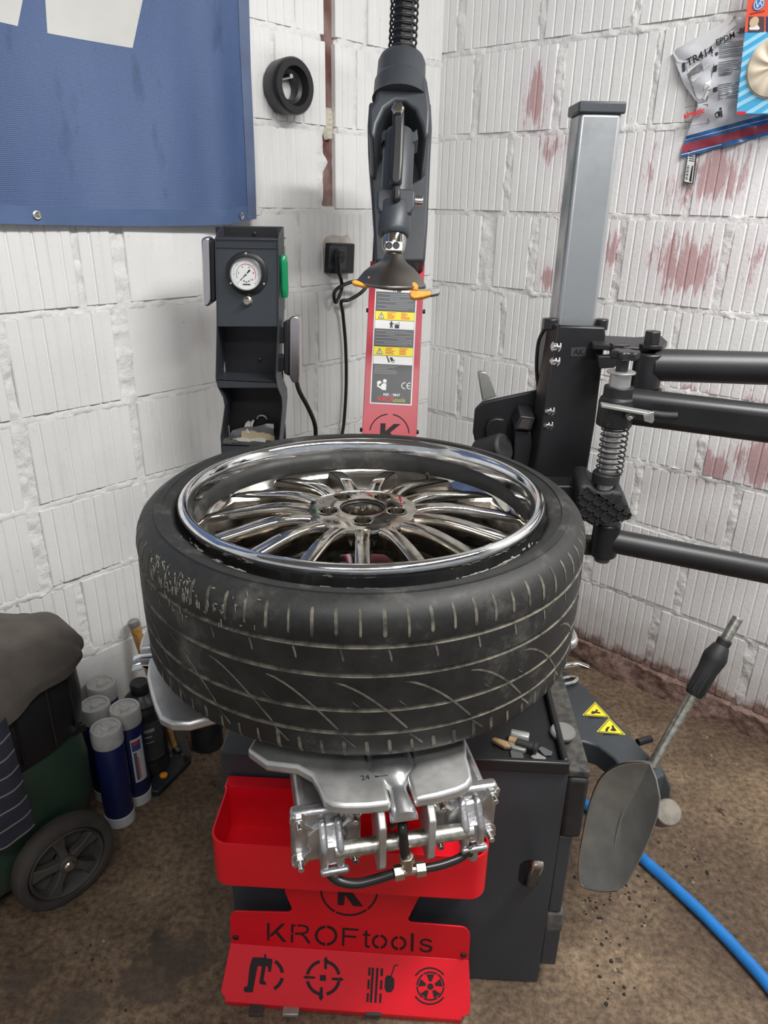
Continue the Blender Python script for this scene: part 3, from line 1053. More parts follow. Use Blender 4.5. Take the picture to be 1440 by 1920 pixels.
# front face has the pedal slot cut in it: faces laid round the slot
mbox(cbm, -0.228, 0.362, 0.003, 0.385, 0.015, 0.535)
cab = part('cabinet', cbm, M['charcoal'], ch, label='dark grey sheet steel cabinet', bevel=0.004)
PF = Q(0, -0.0005, 0)


def onF(px, py, v=0.0):
    return on_plane(px, py, Q(0, v, 0), mv)


fp = MB()
slot = []
sc_ = onF(993, 1630); tops, bots = onF(990, 1612), onF(985, 1662)
sr = 0.0185
cu_ = (sc_ - MO).dot(mu); z_hi, z_lo = tops.z - sr, bots.z + sr
for i in range(13): slot.append((cu_ + sr * math.cos(math.pi * i / 12), z_hi + sr * math.sin(math.pi * i / 12)))
for i in range(13): slot.append((cu_ + sr * math.cos(math.pi + math.pi * i / 12), z_lo + sr * math.sin(math.pi + math.pi * i / 12)))
n_ = len(slot)
U0, U1, Z0, Z1 = -0.228, 0.362, 0.004, 0.535


def rect_pt(i):
    """point on the plate's edge that faces slot point i"""
    x, z = slot[i]; cx, cz = cu_, (z_hi + z_lo) / 2
    dx, dz = x - cx, (z - cz)
    t = min([(q) for q in (((U1 - cx) / dx) if dx > 1e-9 else 9e9, ((U0 - cx) / dx) if dx < -1e-9 else 9e9, ((Z1 - cz) / dz) if dz > 1e-9 else 9e9, ((Z0 - cz) / dz) if dz < -1e-9 else 9e9)])
    return (cx + dx * t, cz + dz * t)


rp = [rect_pt(i) for i in range(n_)]
corners = [(U1, Z1), (U0, Z1), (U0, Z0), (U1, Z0)]
def side(p):
    return 0 if abs(p[0] - U1) < 1e-6 else 1 if abs(p[1] - Z1) < 1e-6 else 2 if abs(p[0] - U0) < 1e-6 else 3
vs = [Q(x, 0, z) for x, z in slot] + [Q(x, 0, z) for x, z in rp] + [Q(x, 0, z) for x, z in corners] + [Q(x, 0.03, z) for x, z in slot]
fs = []
cmap = {(0, 1): 0, (1, 2): 1, (2, 3): 2, (3, 0): 3}
for i in range(n_):
    j = (i + 1) % n_
    f_ = [i, n_ + i]
    s0, s1 = side(rp[i]), side(rp[j])
    if s0 != s1 and (s0, s1) in cmap: f_.append(2 * n_ + cmap[(s0, s1)])
    f_ += [n_ + j, j]
    fs.append(tuple(f_[::-1]))
    fs.append((i, j, 2 * n_ + 4 + j, 2 * n_ + 4 + i))
fp.add(vs, fs)
part('front_plate', fp, M['charcoal'], cab, smooth=30)
sb = MB(); sb.prism([Q(x, 0.0020, z) for x, z in slot], mv * 0.0006)  # near-black sheet paints the shade inside the slot
part('slot_shade', sb, mat('slot_shade_black', (0.002, 0.002, 0.002), 0.9), cab, smooth=0)
# foot: plinth under the plate
pb = MB(); mbox(pb, -0.20, 0.33, 0.05, 0.37, 0.0, 0.02)
part('plinth', pb, M['black'], cab)
# chrome pedal lever poking out of the slot
lv = MB()
a_, b_ = onF(996, 1654, -0.002), onF(1008, 1620, -0.050)
dl = (b_ - a_).normalized()
xl = (mu - dl * mu.dot(dl)).normalized()
yl = dl.cross(xl)
lv.box((a_ + b_) / 2, (0.021, 0.013, (b_ - a_).length + 0.012), (xl, yl, dl))
part('pedal_lever', lv, M['chrome'], ch, label='chrome lever in the slot', bevel=0.004)

# ---- black tool tray on the cabinet's right front
tr = MB()
u0, u1, v0, v1, zt = 0.165, 0.360, -0.008, 0.215, 0.556
th = 0.010
mbox(tr, u0, u1, v0, v0 + th, 0.533, zt)
mbox(tr, u0, u0 + th, v0 + th, v1, 0.533, zt)
mbox(tr, u1 - th, u1, v0 + th, v1, 0.533, zt)
mbox(tr, u0, u1, v1 - th, v1, 0.533, zt + 0.012)
mbox(tr, u0 + th, u1 - th, v0 + th, v1 - th, 0.533, 0.5385)
part('tool_tray', tr, M['black_plastic'], ch, label='black plastic tray', bevel=0.003)

# ---- right side: rubber pads, shelf, knob
sp = MB()
mbox(sp, 0.362, 0.398, -0.004, 0.345, 0.388, 0.520)
part('bead_breaker_pad', sp, M['black_rubber'], ch, label='ribbed black rubber pad', bevel=0.007)
sp = MB(); mbox(sp, 0.362, 0.386, 0.0, 0.37, 0.20, 0.386)
part('pad_backing', sp, M['charcoal'], ch, bevel=0.003)
sp = MB(); mbox(sp, 0.362, 0.392, 0.0, 0.36, 0.055, 0.150)
part('lower_pad', sp, M['charcoal'], ch, bevel=0.003)
sp = MB(); mbox(sp, 0.362, 0.393, -0.001, 0.36, 0.150, 0.196)
part('worn_pad_edge', sp, mat('scuffed_rubber', (0.10, 0.095, 0.09), 0.7, var=0.3, vscale=60), ch, label='scuffed grey rubber pad', bevel=0.004)
sp = MB(); mbox(sp, 0.362, 0.398, 0.0, 0.37, 0.521, 0.534)
part('side_shelf', sp, mat('dusty_shelf', (0.085, 0.078, 0.068), 0.8, col2=(0.03, 0.03, 0.03), vscale=70), ch, bevel=0.002)
kb = MB(); kp = at(1056, 1368, z=0.552)
kb.lathe((kp.x, kp.y, 0.534), UP, [(0.012, 0), (0.012, 0.006), (0.021, 0.008), (0.0225, 0.014), (0.020, 0.018), (0.004, 0.0185)], 32)
part('round_knob', kb, M['dull_steel'], ch)

# ---- red front panel with its tray
PA0, PAn = Q(0, -0.030, 0), mv


def onA(px, py, off=0.0):
    return on_plane(px, py, PA0 - mv * off, PAn)


plate = [(432.5, 1768), (431, 1722), (433, 1715), (439, 1710), (446, 1709), (539, 1711), (545, 1709), (547, 1703), (535, 1675), (528, 1640), (800, 1660), (782, 1690), (766, 1722),
         (766, 1727), (771, 1730), (866, 1738), (874, 1741), (880, 1748), (881.5, 1756), (879, 1800)]
rp_ = MB(); rp_.prism([onA(*p) for p in plate], mv * 0.003)
rpan = part('red_panel', rp_, M['red'], ch, label='red panel with cut-out lettering', bevel=0.0008, smooth=30)
bl, br = onA(432.5, 1768), onA(879, 1800)
# the lower leaf leans out towards the foot
bot_l, bot_r = at(421, 1878, f=bl.y - 0.058), at(868, 1914, f=br.y - 0.058)
PBn = (br - bl).cross(bot_l - bl).normalized()
if PBn.y > 0: PBn = -PBn


def onB(px, py, off=0.0):
    return on_plane(px, py, bl + PBn * off, PBn)


leaf = [(432.5, 1768), (879, 1800), (882, 1870), (881, 1896), (877, 1904), (866, 1906), (866, 1913), (421, 1878), (422, 1870), (417, 1866), (414, 1858)]
rp_ = MB(); rp_.prism([onB(*p) for p in leaf], -PBn * 0.003)
part('red_leaf', rp_, M['red'], rpan, bevel=0.0008, smooth=30)
rp_ = MB()
q0, q1 = onB(421, 1878), onB(866, 1913)
lipn = Vector((0, 0.25, -1)).normalized()
rp_.prism([q0, q1, q1 + lipn * 0.014 - (q1 - q0).normalized() * .0, q1 + lipn * 0.017 - (q1 - q0).normalized() * .006, q0 + lipn * 0.017 + (q1 - q0).normalized() * .008, q0 + lipn * 0.012 + (q1 - q0).normalized() * .001], mv * 0.003)
part('red_lip', rp_, M['red'], rpan, bevel=0.0008, smooth=30)
# screws
sc2 = []
for px, py in ((442, 1757), (869, 1790)): sc2.append((onA(px, py, 0.000), -mv))
bolts(rpan, 'screw', sc2, MB().lathe((0, 0, 0), UP, [(0.006, 0), (0.006, 0.002), (0.004, 0.0035), (0.001, 0.0036)], 16), M['black'])

# cut-outs: dark inlays on the sheet, painted for the dark behind
E1 = 0.0004


def cutA(polys, name, plane=onA, off=0.0004):
    b = MB()
    nrm = PAn if plane is onA else -PBn
    for p in polys:
        b.prism([plane(*q, off) for q in p], nrm * 0.0006)
    return part(name, b, M['cut'], rpan, smooth=0)


def circ(cx, cy, rx, ry, a0, a1, w, n=10):
    o = [(cx + (rx + w / 2) * math.cos(R(a0 + (a1 - a0) * i / n)), cy + (ry + w / 2) * math.sin(R(a0 + (a1 - a0) * i / n))) for i in range(n + 1)]
    i_ = [(cx + (rx - w / 2) * math.cos(R(a0 + (a1 - a0) * i / n)), cy + (ry - w / 2) * math.sin(R(a0 + (a1 - a0) * i / n))) for i in range(n, -1, -1)]
    return o + i_


# round K emblem, half hidden by the tray
cutA([circ(655, 1668, 53, 48, -8, 50, 3.6), circ(655, 1668, 53, 48, 53, 118, 3.6), circ(655, 1668, 53, 48, 121, 195, 3.6), circ(655, 1668, 53, 48, 200, 260, 3.6),
      [(633, 1697), (634, 1640), (647, 1640), (646, 1662), (664, 1640), (681, 1641), (657, 1668), (681, 1700), (662, 1699), (647, 1678), (645, 1697.5)]], 'round_emblem')
# KROFtools, stencil style
tx = [
    [(501, 1731), (505.5, 1731), (505.0, 1763.5), (500.5, 1763)],
    [(528, 1732), (535, 1732), (520.5, 1746.5), (537, 1766.5), (530, 1766), (516.5, 1749.5), (511, 1755), (506.5, 1757), (506.7, 1752.5)],
    [(546, 1733.5), (554, 1733.7), (554, 1737), (550.5, 1737), (550, 1750), (545.5, 1749.8)], [(545.3, 1752), (549.8, 1752), (549.4, 1767.5), (545, 1767.3)],
    [(557, 1733.8), (570, 1734.5), (577, 1737), (580, 1742.5), (577, 1749), (569, 1752.3), (575, 1757), (583, 1769), (577, 1768.8), (570, 1758), (565, 1753), (553, 1752.5), (553, 1748.8), (567, 1749), (573, 1747), (575.4, 1743), (573, 1739), (568, 1737.6), (557, 1737)],
    circ(611.5, 1754.5, 18.7, 16.6, 95, 265, 5), circ(611.5, 1754.5, 18.7, 16.6, -85, 85, 5),
    [(642, 1739.5), (673, 1742), (672.6, 1745.6), (646.5, 1743.8), (646.2, 1753.6), (668, 1755.3), (667.8, 1759), (646, 1757.3), (645.4, 1774), (641, 1773.6)],
    [(684.5, 1745), (689, 1745.3), (688.8, 1751.5), (694, 1752), (693.8, 1755.3), (688.6, 1754.9), (688.2, 1771), (689.5, 1773.4), (693.5, 1773.8), (693.3, 1777.4), (687.5, 1777.4), (684, 1774), (684.2, 1754.6), (680, 1754.3), (680.2, 1751), (684.4, 1751.3)],
    circ(711.7, 1766, 12.3, 11.2, 98, 262, 4.6), circ(711.7, 1766, 12.3, 11.2, -82, 82, 4.6),
    circ(747.5, 1768.7, 12.3, 11.2, 98, 262, 4.6), circ(747.5, 1768.7, 12.3, 11.2, -82, 82, 4.6),
    [(770.5, 1750), (776.2, 1750.4), (775.2, 1784.3), (769.8, 1784)],
    [(810.5, 1766.5), (806, 1766.8), (802.5, 1764.2), (796, 1763.6), (791.5, 1765.8), (792, 1768.5), (797, 1770.4), (806, 1772.5), (810.8, 1776), (810.5, 1781.3), (805.5, 1785.5), (796.5, 1785.9), (789, 1783.3), (785.6, 1777.3), (790, 1777), (792.5, 1780.6), (798, 1782.5), (804, 1781.5), (806, 1778.6), (803, 1776), (795, 1774), (788.8, 1771.6), (787, 1767.5), (789, 1762.8), (795.5, 1760), (803, 1760.6), (808.5, 1763)],
]
cutA(tx, 'cut_lettering')
# the four pictograms of the lower leaf
pic = [
    [(474, 1795), (493, 1795.4), (495, 1796.5), (495.5, 1789), (499, 1789), (499, 1796.5), (510, 1798), (511, 1801), (508, 1822), (503, 1822.6), (502, 1812), (498.5, 1811.5), (494, 1838), (499, 1843), (498.5, 1847), (488, 1845.5), (486, 1842), (491, 1812), (483, 1811.5), (474, 1860.5), (460, 1860.8), (456.5, 1856.5), (458, 1851), (464, 1849), (468, 1812), (472, 1799)],
    circ(503, 1828, 26.5, 28.5, -62, -8, 6.5), circ(503, 1828, 26.5, 28.5, 12, 66, 6.5),
    circ(606, 1833.6, 30, 31, 12, 78, 6), circ(606, 1833.6, 30, 31, 102, 168, 6), circ(606, 1833.6, 30, 31, 192, 258, 6), circ(606, 1833.6, 30, 31, 282, 348, 6),
    [(600, 1828), (611.5, 1828.6), (611.2, 1839.5), (599.6, 1839)],
    [(611, 1793), (615.5, 1801), (613.5, 1801), (613, 1816), (611, 1818), (607.5, 1816), (608, 1801), (606, 1800.6)],
    [(601, 1877), (596.5, 1868), (598.7, 1868), (599.5, 1853), (602.5, 1850), (605.5, 1853), (605, 1868.5), (607.5, 1869)],
    [(568, 1832), (576, 1828), (576, 1830), (589, 1831), (592, 1833), (589, 1835.4), (576, 1834.7), (576, 1837)],
    [(645, 1837), (637, 1841), (637, 1839), (624, 1838), (620.5, 1835.5), (624, 1833), (637, 1834), (637, 1831.5)],
    [(691, 1814), (695, 1814.3), (694.2, 1829.5), (690, 1829.3)], [(689.4, 1836.5), (693.6, 1837), (692.7, 1855), (688.3, 1854.7)], [(687.8, 1862), (692, 1862.3), (691, 1879), (686.8, 1878.8)],
    [(697, 1814.3), (701.7, 1814.5), (697.6, 1880), (693, 1879.6)], [(705.5, 1815), (710, 1815.2), (706, 1880.4), (701.6, 1880.2)],
    [(713.5, 1815.6), (718.6, 1816), (717.8, 1830.5), (713.2, 1830.3)], [(713, 1837.5), (717.3, 1838), (716.5, 1856), (712, 1855.6)], [(711.5, 1863), (715.8, 1863.3), (714.8, 1880.8), (710.6, 1880.4)],
    [(725.5, 1829), (733.5, 1829), (739.5, 1836.5), (739, 1853), (733.5, 1860.5), (724.5, 1860.5), (720.8, 1852), (722, 1834)],
    [(732.5, 1829), (738.7, 1810.5), (741.5, 1808.6), (746.5, 1808.8), (746.5, 1811), (742, 1811), (740.5, 1812), (735, 1829)],
    circ(807, 1849, 25, 26, 183, 236, 3), circ(807, 1849, 25, 26, 240, 300, 3), circ(807, 1849, 25, 26, 304, 360, 3), circ(807, 1849, 25, 26, 4, 56, 3), circ(807, 1849, 25, 26, 60, 120, 3), circ(807, 1849, 25, 26, 124, 178, 3),
    circ(806, 1849, 33, 34, 214, 322, 3.2), circ(806, 1849, 33, 34, 38, 146, 3.2),
    circ(807, 1850, 3, 3.3, 0, 359.9, 6),
]
for a in (-90, -18, 54, 126, 198):
    c_, s_ = math.cos(R(a)), math.sin(R(a))
    pp = []
    for r_, w_ in ((9, -2.2), (22, -7.5), (22, 7.5), (9, 2.2)):
        pp.append((807 + r_ * c_ - w_ * s_, 1849.5 + (r_ * s_ + w_ * c_) * 1.03))
    pic.append(pp)
PICN = (('machine_pictogram', 0, 3), ('cross_pictogram', 3, 12), ('tread_pictogram', 12, 22), ('wheel_pictogram', 22, 99))
for nm, a, b in PICN: cutA(pic[a:b], nm, onB)

# the red tool tray: back plate, two ends, rounded front, floor
def tray_pts(z, ins=0.0, rad=0.028):
    pts = []
    x0, x1, y0, y1 = -0.209 + ins, 0.222 - ins, -0.150 + ins, -0.030
    for i in range(7):
        a = R(180 + 90 * i / 6); pts.append((x0 + rad + rad * math.cos(a), y0 + rad + rad * math.sin(a)))
    for i in range(7):
        a = R(270 + 90 * i / 6); pts.append((x1 - rad + rad * math.cos(a), y0 + rad + rad * math.sin(a)))
    pts = [(x0, y1)] + pts + [(x1, y1)]
    return [Q(u, v, z) for u, v in pts]


ty = MB()
zb_, zt_ = 0.405, 0.493
o0, o1 = tray_pts(zb_), tray_pts(zt_)
i0, i1 = tray_pts(zb_ + 0.003, 0.0025), tray_pts(zt_, 0.0025)
n_ = len(o0)
ty.grid([o0, o1]); ty.grid([o1, i1]); ty.grid([i1, i0])
ty.add(o0, [tuple(range(n_ - 1, -1, -1))]); ty.add(i0, [tuple(range(n_))])
mbox(ty, -0.209, 0.222, -0.0325, -0.0295, 0.405, 0.493)
part('red_tray', ty, M['red'], ch, label='red sheet steel tool tray', smooth=40)
tb2 = MB(); mbox(tb2, -0.215, 0.215, -0.029, -0.001, 0.27, 0.488); mbox(tb2, -0.10, 0.10, -0.026, -0.001, 0.10, 0.27)
part('tray_bracket', tb2, M['red'], ch, bevel=0.002)
bk = []
for px, py in ((427, 1487), ): bk.append((onF(px, py, -0.001), -mv))
bolts(ch, 'small_bolt', bk, MB().lathe((0, 0, 0), UP, [(0.005, 0), (0.005, 0.004), (0.003, 0.0055), (0.0005, 0.0056)], 14), M['black'])
# pedals at the foot
for px, wdt in ((480, 0.026), (545, 0.030), (700, 0.030), (780, 0.030)):
    pd = MB()
    c_ = at(px, 1912, z=0.03)
    pd.box(Vector((c_.x * 1.02, c_.y + 0.075, 0.016)), (wdt, 0.12, 0.008))
    part('pedal', pd, M['tyre_dusty'] if px != 545 else M['dull_steel'], ch, bevel=0.002)

# ---- turntable: a round table with four arms, jaws, and two air cylinders below
TA = R(-90 + 12)
te, tt = Vector((math.cos(TA), math.sin(TA), 0)), Vector((-math.sin(TA), math.cos(TA), 0))
T0 = -0.0155


def T(e, t, z, k=0):
    """outward e, sideways t on arm k of the turntable"""
    a = k * math.pi / 2
    E_ = te * math.cos(a) + tt * math.sin(a); S_ = tt * math.cos(a) - te * math.sin(a)
    return WC + E_ * e + S_ * t + UP * z


pts = []
for k in range(4):
    arm = [(0.195, -0.150), (0.240, -0.172), (0.268, -0.150), (0.281, -0.114), (0.298, -0.098), (0.318, -0.0925), (0.338, -0.089), (0.348, -0.080), (0.353, -0.066), (0.357, -0.040),
           (0.358, -0.014), (0.318, -0.014), (0.300, -0.03), (0.24, -0.03), (0.24, 0.03), (0.300, 0.03), (0.318, 0.014), (0.358, 0.014), (0.357, 0.040), (0.353, 0.066), (0.348, 0.080), (0.338, 0.089), (0.318, 0.0925), (0.298, 0.098), (0.281, 0.114), (0.270, 0.150), (0.224, 0.186)]
    if k == 0: arm = [q for q in arm if q[1] < 0.096] + [(0.300, 0.094), (0.280, 0.100), (0.22, 0.11), (0.20, 0.15)]
    if k == 3:
        arm = [q for q in arm if q[1] < 0.03] + [(0.318, 0.014), (0.340, 0.014), (0.339, 0.06), (0.331, 0.095), (0.322, 0.130), (0.312, 0.158), (0.296, 0.172), (0.272, 0.177), (0.235, 0.168), (0.20, 0.16)]
    sh_ = 1.0 if k == 0 else 0.955
    pts += [T(e * sh_, t + (T0 if k == 0 else 0), 0.757, k) for e, t in arm]
tpm = MB(); tpm.prism(pts, UP * 0.015)
ttab = part('turntable', tpm, M['steel'], ch, label='bright steel turntable with four arms', bevel=0.004, smooth=30)
src = None
for k in range(4):
    j = MB()
    rows = []
    for e, w_, h_ in ((0.235, 0.026, 0.030), (0.262, 0.031, 0.030), (0.288, 0.033, 0.029), (0.306, 0.032, 0.026), (0.319, 0.022, 0.021), (0.328, 0.0125, 0.017), (0.334, 0.0125, 0.0165), (0.352, 0.0155, 0.016), (0.366, 0.0165, 0.012), (0.368, 0.0155, 0.004)):
        row = []
        for q in range(11):
            a = math.pi * q / 10
            row.append(T(e * (1.0 if k == 0 else 0.955), -w_ * math.cos(a) + (T0 if k == 0 else 0), 0.751 + h_ * math.sin(a) ** 0.7, k))
        rows.append(row)
    j.grid(rows)
    j.add(rows[-1], [tuple(range(11))]); j.add(rows[0], [tuple(range(10, -1, -1))])
    jw = part('jaw', j, M['jaw'], ttab, label='chrome sliding jaw', smooth=50)
pst = MB()
pst.lathe((WC.x, WC.y, 0.534), UP, [(0.085, 0), (0.085, 0.02), (0.055, 0.03), (0.055, 0.19), (0.12, 0.205), (0.12, 0.224)], 40)
part('turntable_spindle', pst, M['black'], ch)
# size marks stamped on the arm
fr = frame(T(0.315, -0.052, 0.7724), tt, -te)
part('size_mark', text_mb('24', 0.011, fr, 0.0002), M['black_print'], ttab, smooth=0)
mk = MB(); mk.prism([T(0.314, -0.040, 0.7722), T(0.317, -0.040, 0.7722), T(0.3155, -0.033, 0.7722)], UP * 0.0003); mk.prism([T(0.3152, -0.034, 0.7722), T(0.3158, -0.034, 0.7722), T(0.3158, -0.024, 0.7722), T(0.3152, -0.024, 0.7722)], UP * 0.0003)
part('size_arrow', mk, M['black_print'], ttab, smooth=0)
# air cylinders with square end caps
CZ = 0.706
TAX = (tt, te, UP)
cap_src = None
bplaces = []
for sgn, tc in ((-1, -0.101), (1, 0.070)):
    cy = MB()
    cy.box(T(0.06, tc, CZ), (0.066, 0.52, 0.062), TAX)
    cyo = part('air_cylinder', cy, M['alu'], ch, label='aluminium air cylinder with square end cap', bevel=0.010, seg=3)
    e_ = 0.330
    cp = MB()
    cp.box(T(e_ - 0.008, tc, CZ), (0.084, 0.016, 0.080), TAX)
    part('end_cap', cp, M['alu'], cyo, bevel=0.005)
    rbm = MB()
    rbm.cyl(T(e_, tc, CZ), T(e_ + 0.007, tc, CZ), 0.026, 0.023, n=32)
    for s1 in (-1, 1):
        for s2 in (-1, 1):
            d = (tt * s1 + UP * s2 * 0.95).normalized()
            rbm.box(T(e_ + 0.002, tc, CZ) + d * 0.036, (0.040, 0.006, 0.006), (d, te, d.cross(te)))
    part('cap_ribs', rbm, M['alu'], cyo, bevel=0.001)
    yk = MB()
    for s1 in (-1, 1):
        # two bent lugs that carry the rod
        tq = tc + s1 * 0.0095 + 0.004
        pr = [(0.000, 0.029), (0.008, 0.029), (0.018, 0.016), (0.027, 0.008), (0.029, 0.0), (0.029, -0.022), (0.022, -0.030), (0.0, -0.030)]
        yk.prism([T(e_ + a, tq - 0.0045, CZ + b_) for a, b_ in pr], tt * 0.009)
    yk.prism([T(e_ + a, tc - 0.0045, CZ + b_) for a, b_ in ((0, 0.026), (0.006, 0.026), (0.015, 0.013), (0.0235, 0.006), (0.0255, -0.002), (0.0255, -0.020), (0.019, -0.027), (0, -0.027))], tt * 0.017)
    yk.prism([T(e_ + 0.022, tc + 0.006 - 0.017, CZ - 0.024), T(e_ + 0.032, tc + 0.006 - 0.017, CZ - 0.024), T(e_ + 0.030, tc + 0.006 - 0.017, CZ - 0.034), T(e_ + 0.018, tc + 0.006 - 0.017, CZ - 0.034)], tt * 0.034)
    part('rod_yoke', yk, M['alu'], cyo, bevel=0.003)
    nb = MB(); nb.cyl(T(e_ + 0.024, tc + 0.006, CZ - 0.046), T(e_ + 0.024, tc + 0.006, CZ - 0.030), 0.0065, n=16)
    part('hose_nipple', nb, M['alu'], cyo)
    pl_ = []
    for s1 in (-1, 1):
        for s2 in (-1, 1):
            pl_.append((T(e_, tc + s1 * 0.0325, CZ + s2 * 0.031), te))
    bolts(cyo, 'cap_bolt', pl_, bolt_mb(0.0075, 0.0075, 0.010), M['bolt'])
rd = MB(); rd.cyl(T(0.350, -0.094, CZ - 0.004), T(0.350, 0.074, CZ - 0.004), 0.0098, n=28)
part('tie_rod', rd, M['zinc'], ch, label='speckled zinc-plated rod')
for tq, zt2, zb2 in ((-0.040, 0.757, 0.668), (0.019, 0.757, 0.672)):
    lk = MB()
    pr = [(0.305, zt2), (0.350, zt2), (0.366, zt2 - 0.016), (0.3675, zb2 + 0.014), (0.358, zb2), (0.335, zb2 + 0.004), (0.305, 0.735)]
    lk.prism([T(a, tq - 0.0045, b_) for a, b_ in pr], tt * 0.009)
    part('link_plate', lk, M['steel'], ch, bevel=0.0015)
# hose and tee
f1 = T(0.355, -0.095, 0).y
hz = MB(); hz.tube([T(0.354, -0.095, CZ - 0.045), at(614, 1632, f=f1 + .001), at(632, 1650, f=f1 - .003), at(665, 1657, f=f1 - .004), at(700, 1650, f=f1), at(738, 1638, f=f1 + .004)], 0.0058, 14)
part('air_hose', hz, M['hose_black'], ch)
f2 = T(0.355, 0.07, 0).y
hz = MB(); hz.tube([at(795, 1629, f=f1 + .012), at(830, 1621, f=f1 + .020), at(865, 1607, f=f2 - .004), at(880, 1590, f=f2 - .001), T(0.354, 0.076, CZ - 0.045)], 0.0052, 14)
part('air_hose', hz, M['hose_black'], ch)
hz = MB(); hz.tube([at(761, 1610, f=f1 + .008), at(757, 1580, f=f1 + .008), at(755, 1550, f=f1 + .012), at(752, 1536, f=f1 + .035), at(735, 1548, f=f1 + .06)], 0.0058, 14)
part('air_hose', hz, M['hose_black'], ch)
tee = MB()
pc = at(766, 1632, f=f1 + .008); pL = at(738, 1638, f=f1 + .004); pR2 = at(797, 1628, f=f1 + .012); pT = at(762, 1604, f=f1 + .008)
tee.cyl(pc, pL, 0.0058, n=16); tee.cyl(pc, pR2, 0.0058, n=16); tee.cyl(pc, pT, 0.0058, n=16)
part('tee_fitting', tee, M['brass'], ch, label='nickel tee fitting')
for a_, b_ in ((pL, pc), (pR2, pc), (pT, pc)):
    d = (b_ - a_).normalized()
    nt_ = MB(); nt_.cyl(a_, a_ + d * 0.012, 0.0092, n=6)
    part('hex_nut', nt_, M['brass'], ch, bevel=0.0008)

# ---- tilted column (it leans back in line with the picture plane) and its red cover
LEAN = R(2.8)
cu = CU * math.cos(LEAN) + CR * math.sin(LEAN)
cx_ = CR * math.cos(LEAN) - CU * math.sin(LEAN)


def pz(mb, poly, Z, depth, mi=0):
    """outline on the plane that lies square to the column's face at depth Z"""
    return mb.prism([at(x, y, Z=Z) for x, y in poly], CF * depth, mi)


col0 = at(729, 830, Z=1.70)
foot = MB()
foot.box(Vector((0.0, 1.48, 0.25)), (0.22, 0.34, 0.50), (Vector((1, 0, 0)), Vector((0, 1, 0)), UP))
part('column_base', foot, M['charcoal'], ch, bevel=0.004)
c_ = MB()
lo = col0 - cu * 0.45 + CF * 0.036
c_.box(col0 + cu * 0.165 + CF * 0.039, (0.120, 0.072, 1.19), (cx_, CF, cu))
part('column', c_, M['charcoal'], ch, label='dark grey tilting column', bevel=0.004)
c_ = MB()
c_.box(col0 + cu * 0.05 - CF * 0.001, (0.1275, 0.010, 0.745), (cx_, CF, cu))
for s_ in (-1, 1): c_.box(col0 + cu * 0.05 + cx_ * (s_ * 0.0623) + CF * 0.033, (0.003, 0.062, 0.745), (cx_, CF, cu))
rcov = part('red_cover', c_, M['red_col'], ch, label='red sheet steel column cover', bevel=0.0012)
bp_ = []
for px, py, s_ in ((689, 582, -1), (795, 584, 1), (677, 806, -1), (783, 810, 1)):
    bp_.append((at(px + (2.5 if s_ < 0 else -2.5), py, Z=1.72), cx_ * s_))
bolts(rcov, 'cover_bolt', bp_, MB().cyl((0, 0, 0), (0, 0, 0.006), 0.005, n=12), M['black'])


# label on the cover
def CL(a, b, d=0.0):
    """across a, up b on the cover's face, d in front of it"""
    return col0 + cx_ * a + cu * b - CF * (0.006 + d)


def crect(mb, a0, a1, b0, b1, d0=0.0, th=0.0003, mi=0):
    return mb.prism([CL(a0, b0, d0), CL(a1, b0, d0), CL(a1, b1, d0), CL(a0, b1, d0)], -CF * th, mi)


def cb_(py): return (829 - py) * 0.0012537


k_ = 0.0012537
lb = MB(); crect(lb, -0.0490, 0.0490, cb_(758), cb_(509), 0, 0.0004)
warn = part('warning_label', lb, M['white_print'], rcov, label='long warning sticker with yellow bands', smooth=0)
lb = MB(); crect(lb, -0.0462, 0.0462, cb_(755.5), cb_(511.5), 0.0004)
part('label_ground', lb, M['sticker'], warn, smooth=0) if False else None
lbs = [('sticker', 755.5, 511.5, 0.0462)]


def band(y0, y1, m_, nm, a=0.0458, d=0.0009):
    b = MB(); crect(b, -a, a, cb_(y1), cb_(y0), d)
    return part(nm, b, M[m_], rcov, smooth=0)


gb = MB(); crect(gb, -0.0464, 0.0464, cb_(755.8), cb_(511.2), 0.0005)
part('label_ground', gb, M['sticker'], rcov, smooth=0)
band(538, 548.5, 'white_print', 'pictogram_band'); band(549, 584, 'sticker_grey', 'text_band')
band(585, 600.5, 'yellow', 'yellow_band'); band(601.5, 617.5, 'white_print', 'pictogram_band'); band(618, 650, 'sticker_grey', 'text_band')
band(651, 667, 'yellow', 'yellow_band'); band(668, 683.5, 'white_print', 'pictogram_band')
tl = MB()
rl = random.Random(4)
for y0, y1, n, right in ((552, 583, 9, 1), (621, 649, 9, 1), (686, 703, 6, 0)):
    for q in range(n):
        yy = y0 + (y1 - y0) * q / n
        ln = rl.uniform(0.35, 1.0) if q % 3 == 2 else rl.uniform(0.8, 1.0)
        w_ = 0.086 if right else 0.058
        a0 = -0.043
        a1 = a0 + w_ * ln
        if right and q % 2: a0, a1 = 0.043 - w_ * ln * 0.8, 0.043
        crect(tl, a0, a1, cb_(yy + 1.1), cb_(yy), 0.0012, 0.0002)
part('fine_print', tl, M['grey_print'], rcov, smooth=0, kind='stuff')
rp2 = MB()
for yc in (592.8, 659):
    for a0 in (-0.018, 0.014):
        for q in range(5):
            crect(rp2, a0, a0 + rl.uniform(0.010, 0.022), cb_(yc - 5 + q * 2.6), cb_(yc - 5 + q * 2.6 - 1.2), 0.0012, 0.0002)
part('red_fine_print', rp2, M['red_print'], rcov, smooth=0, kind='stuff')
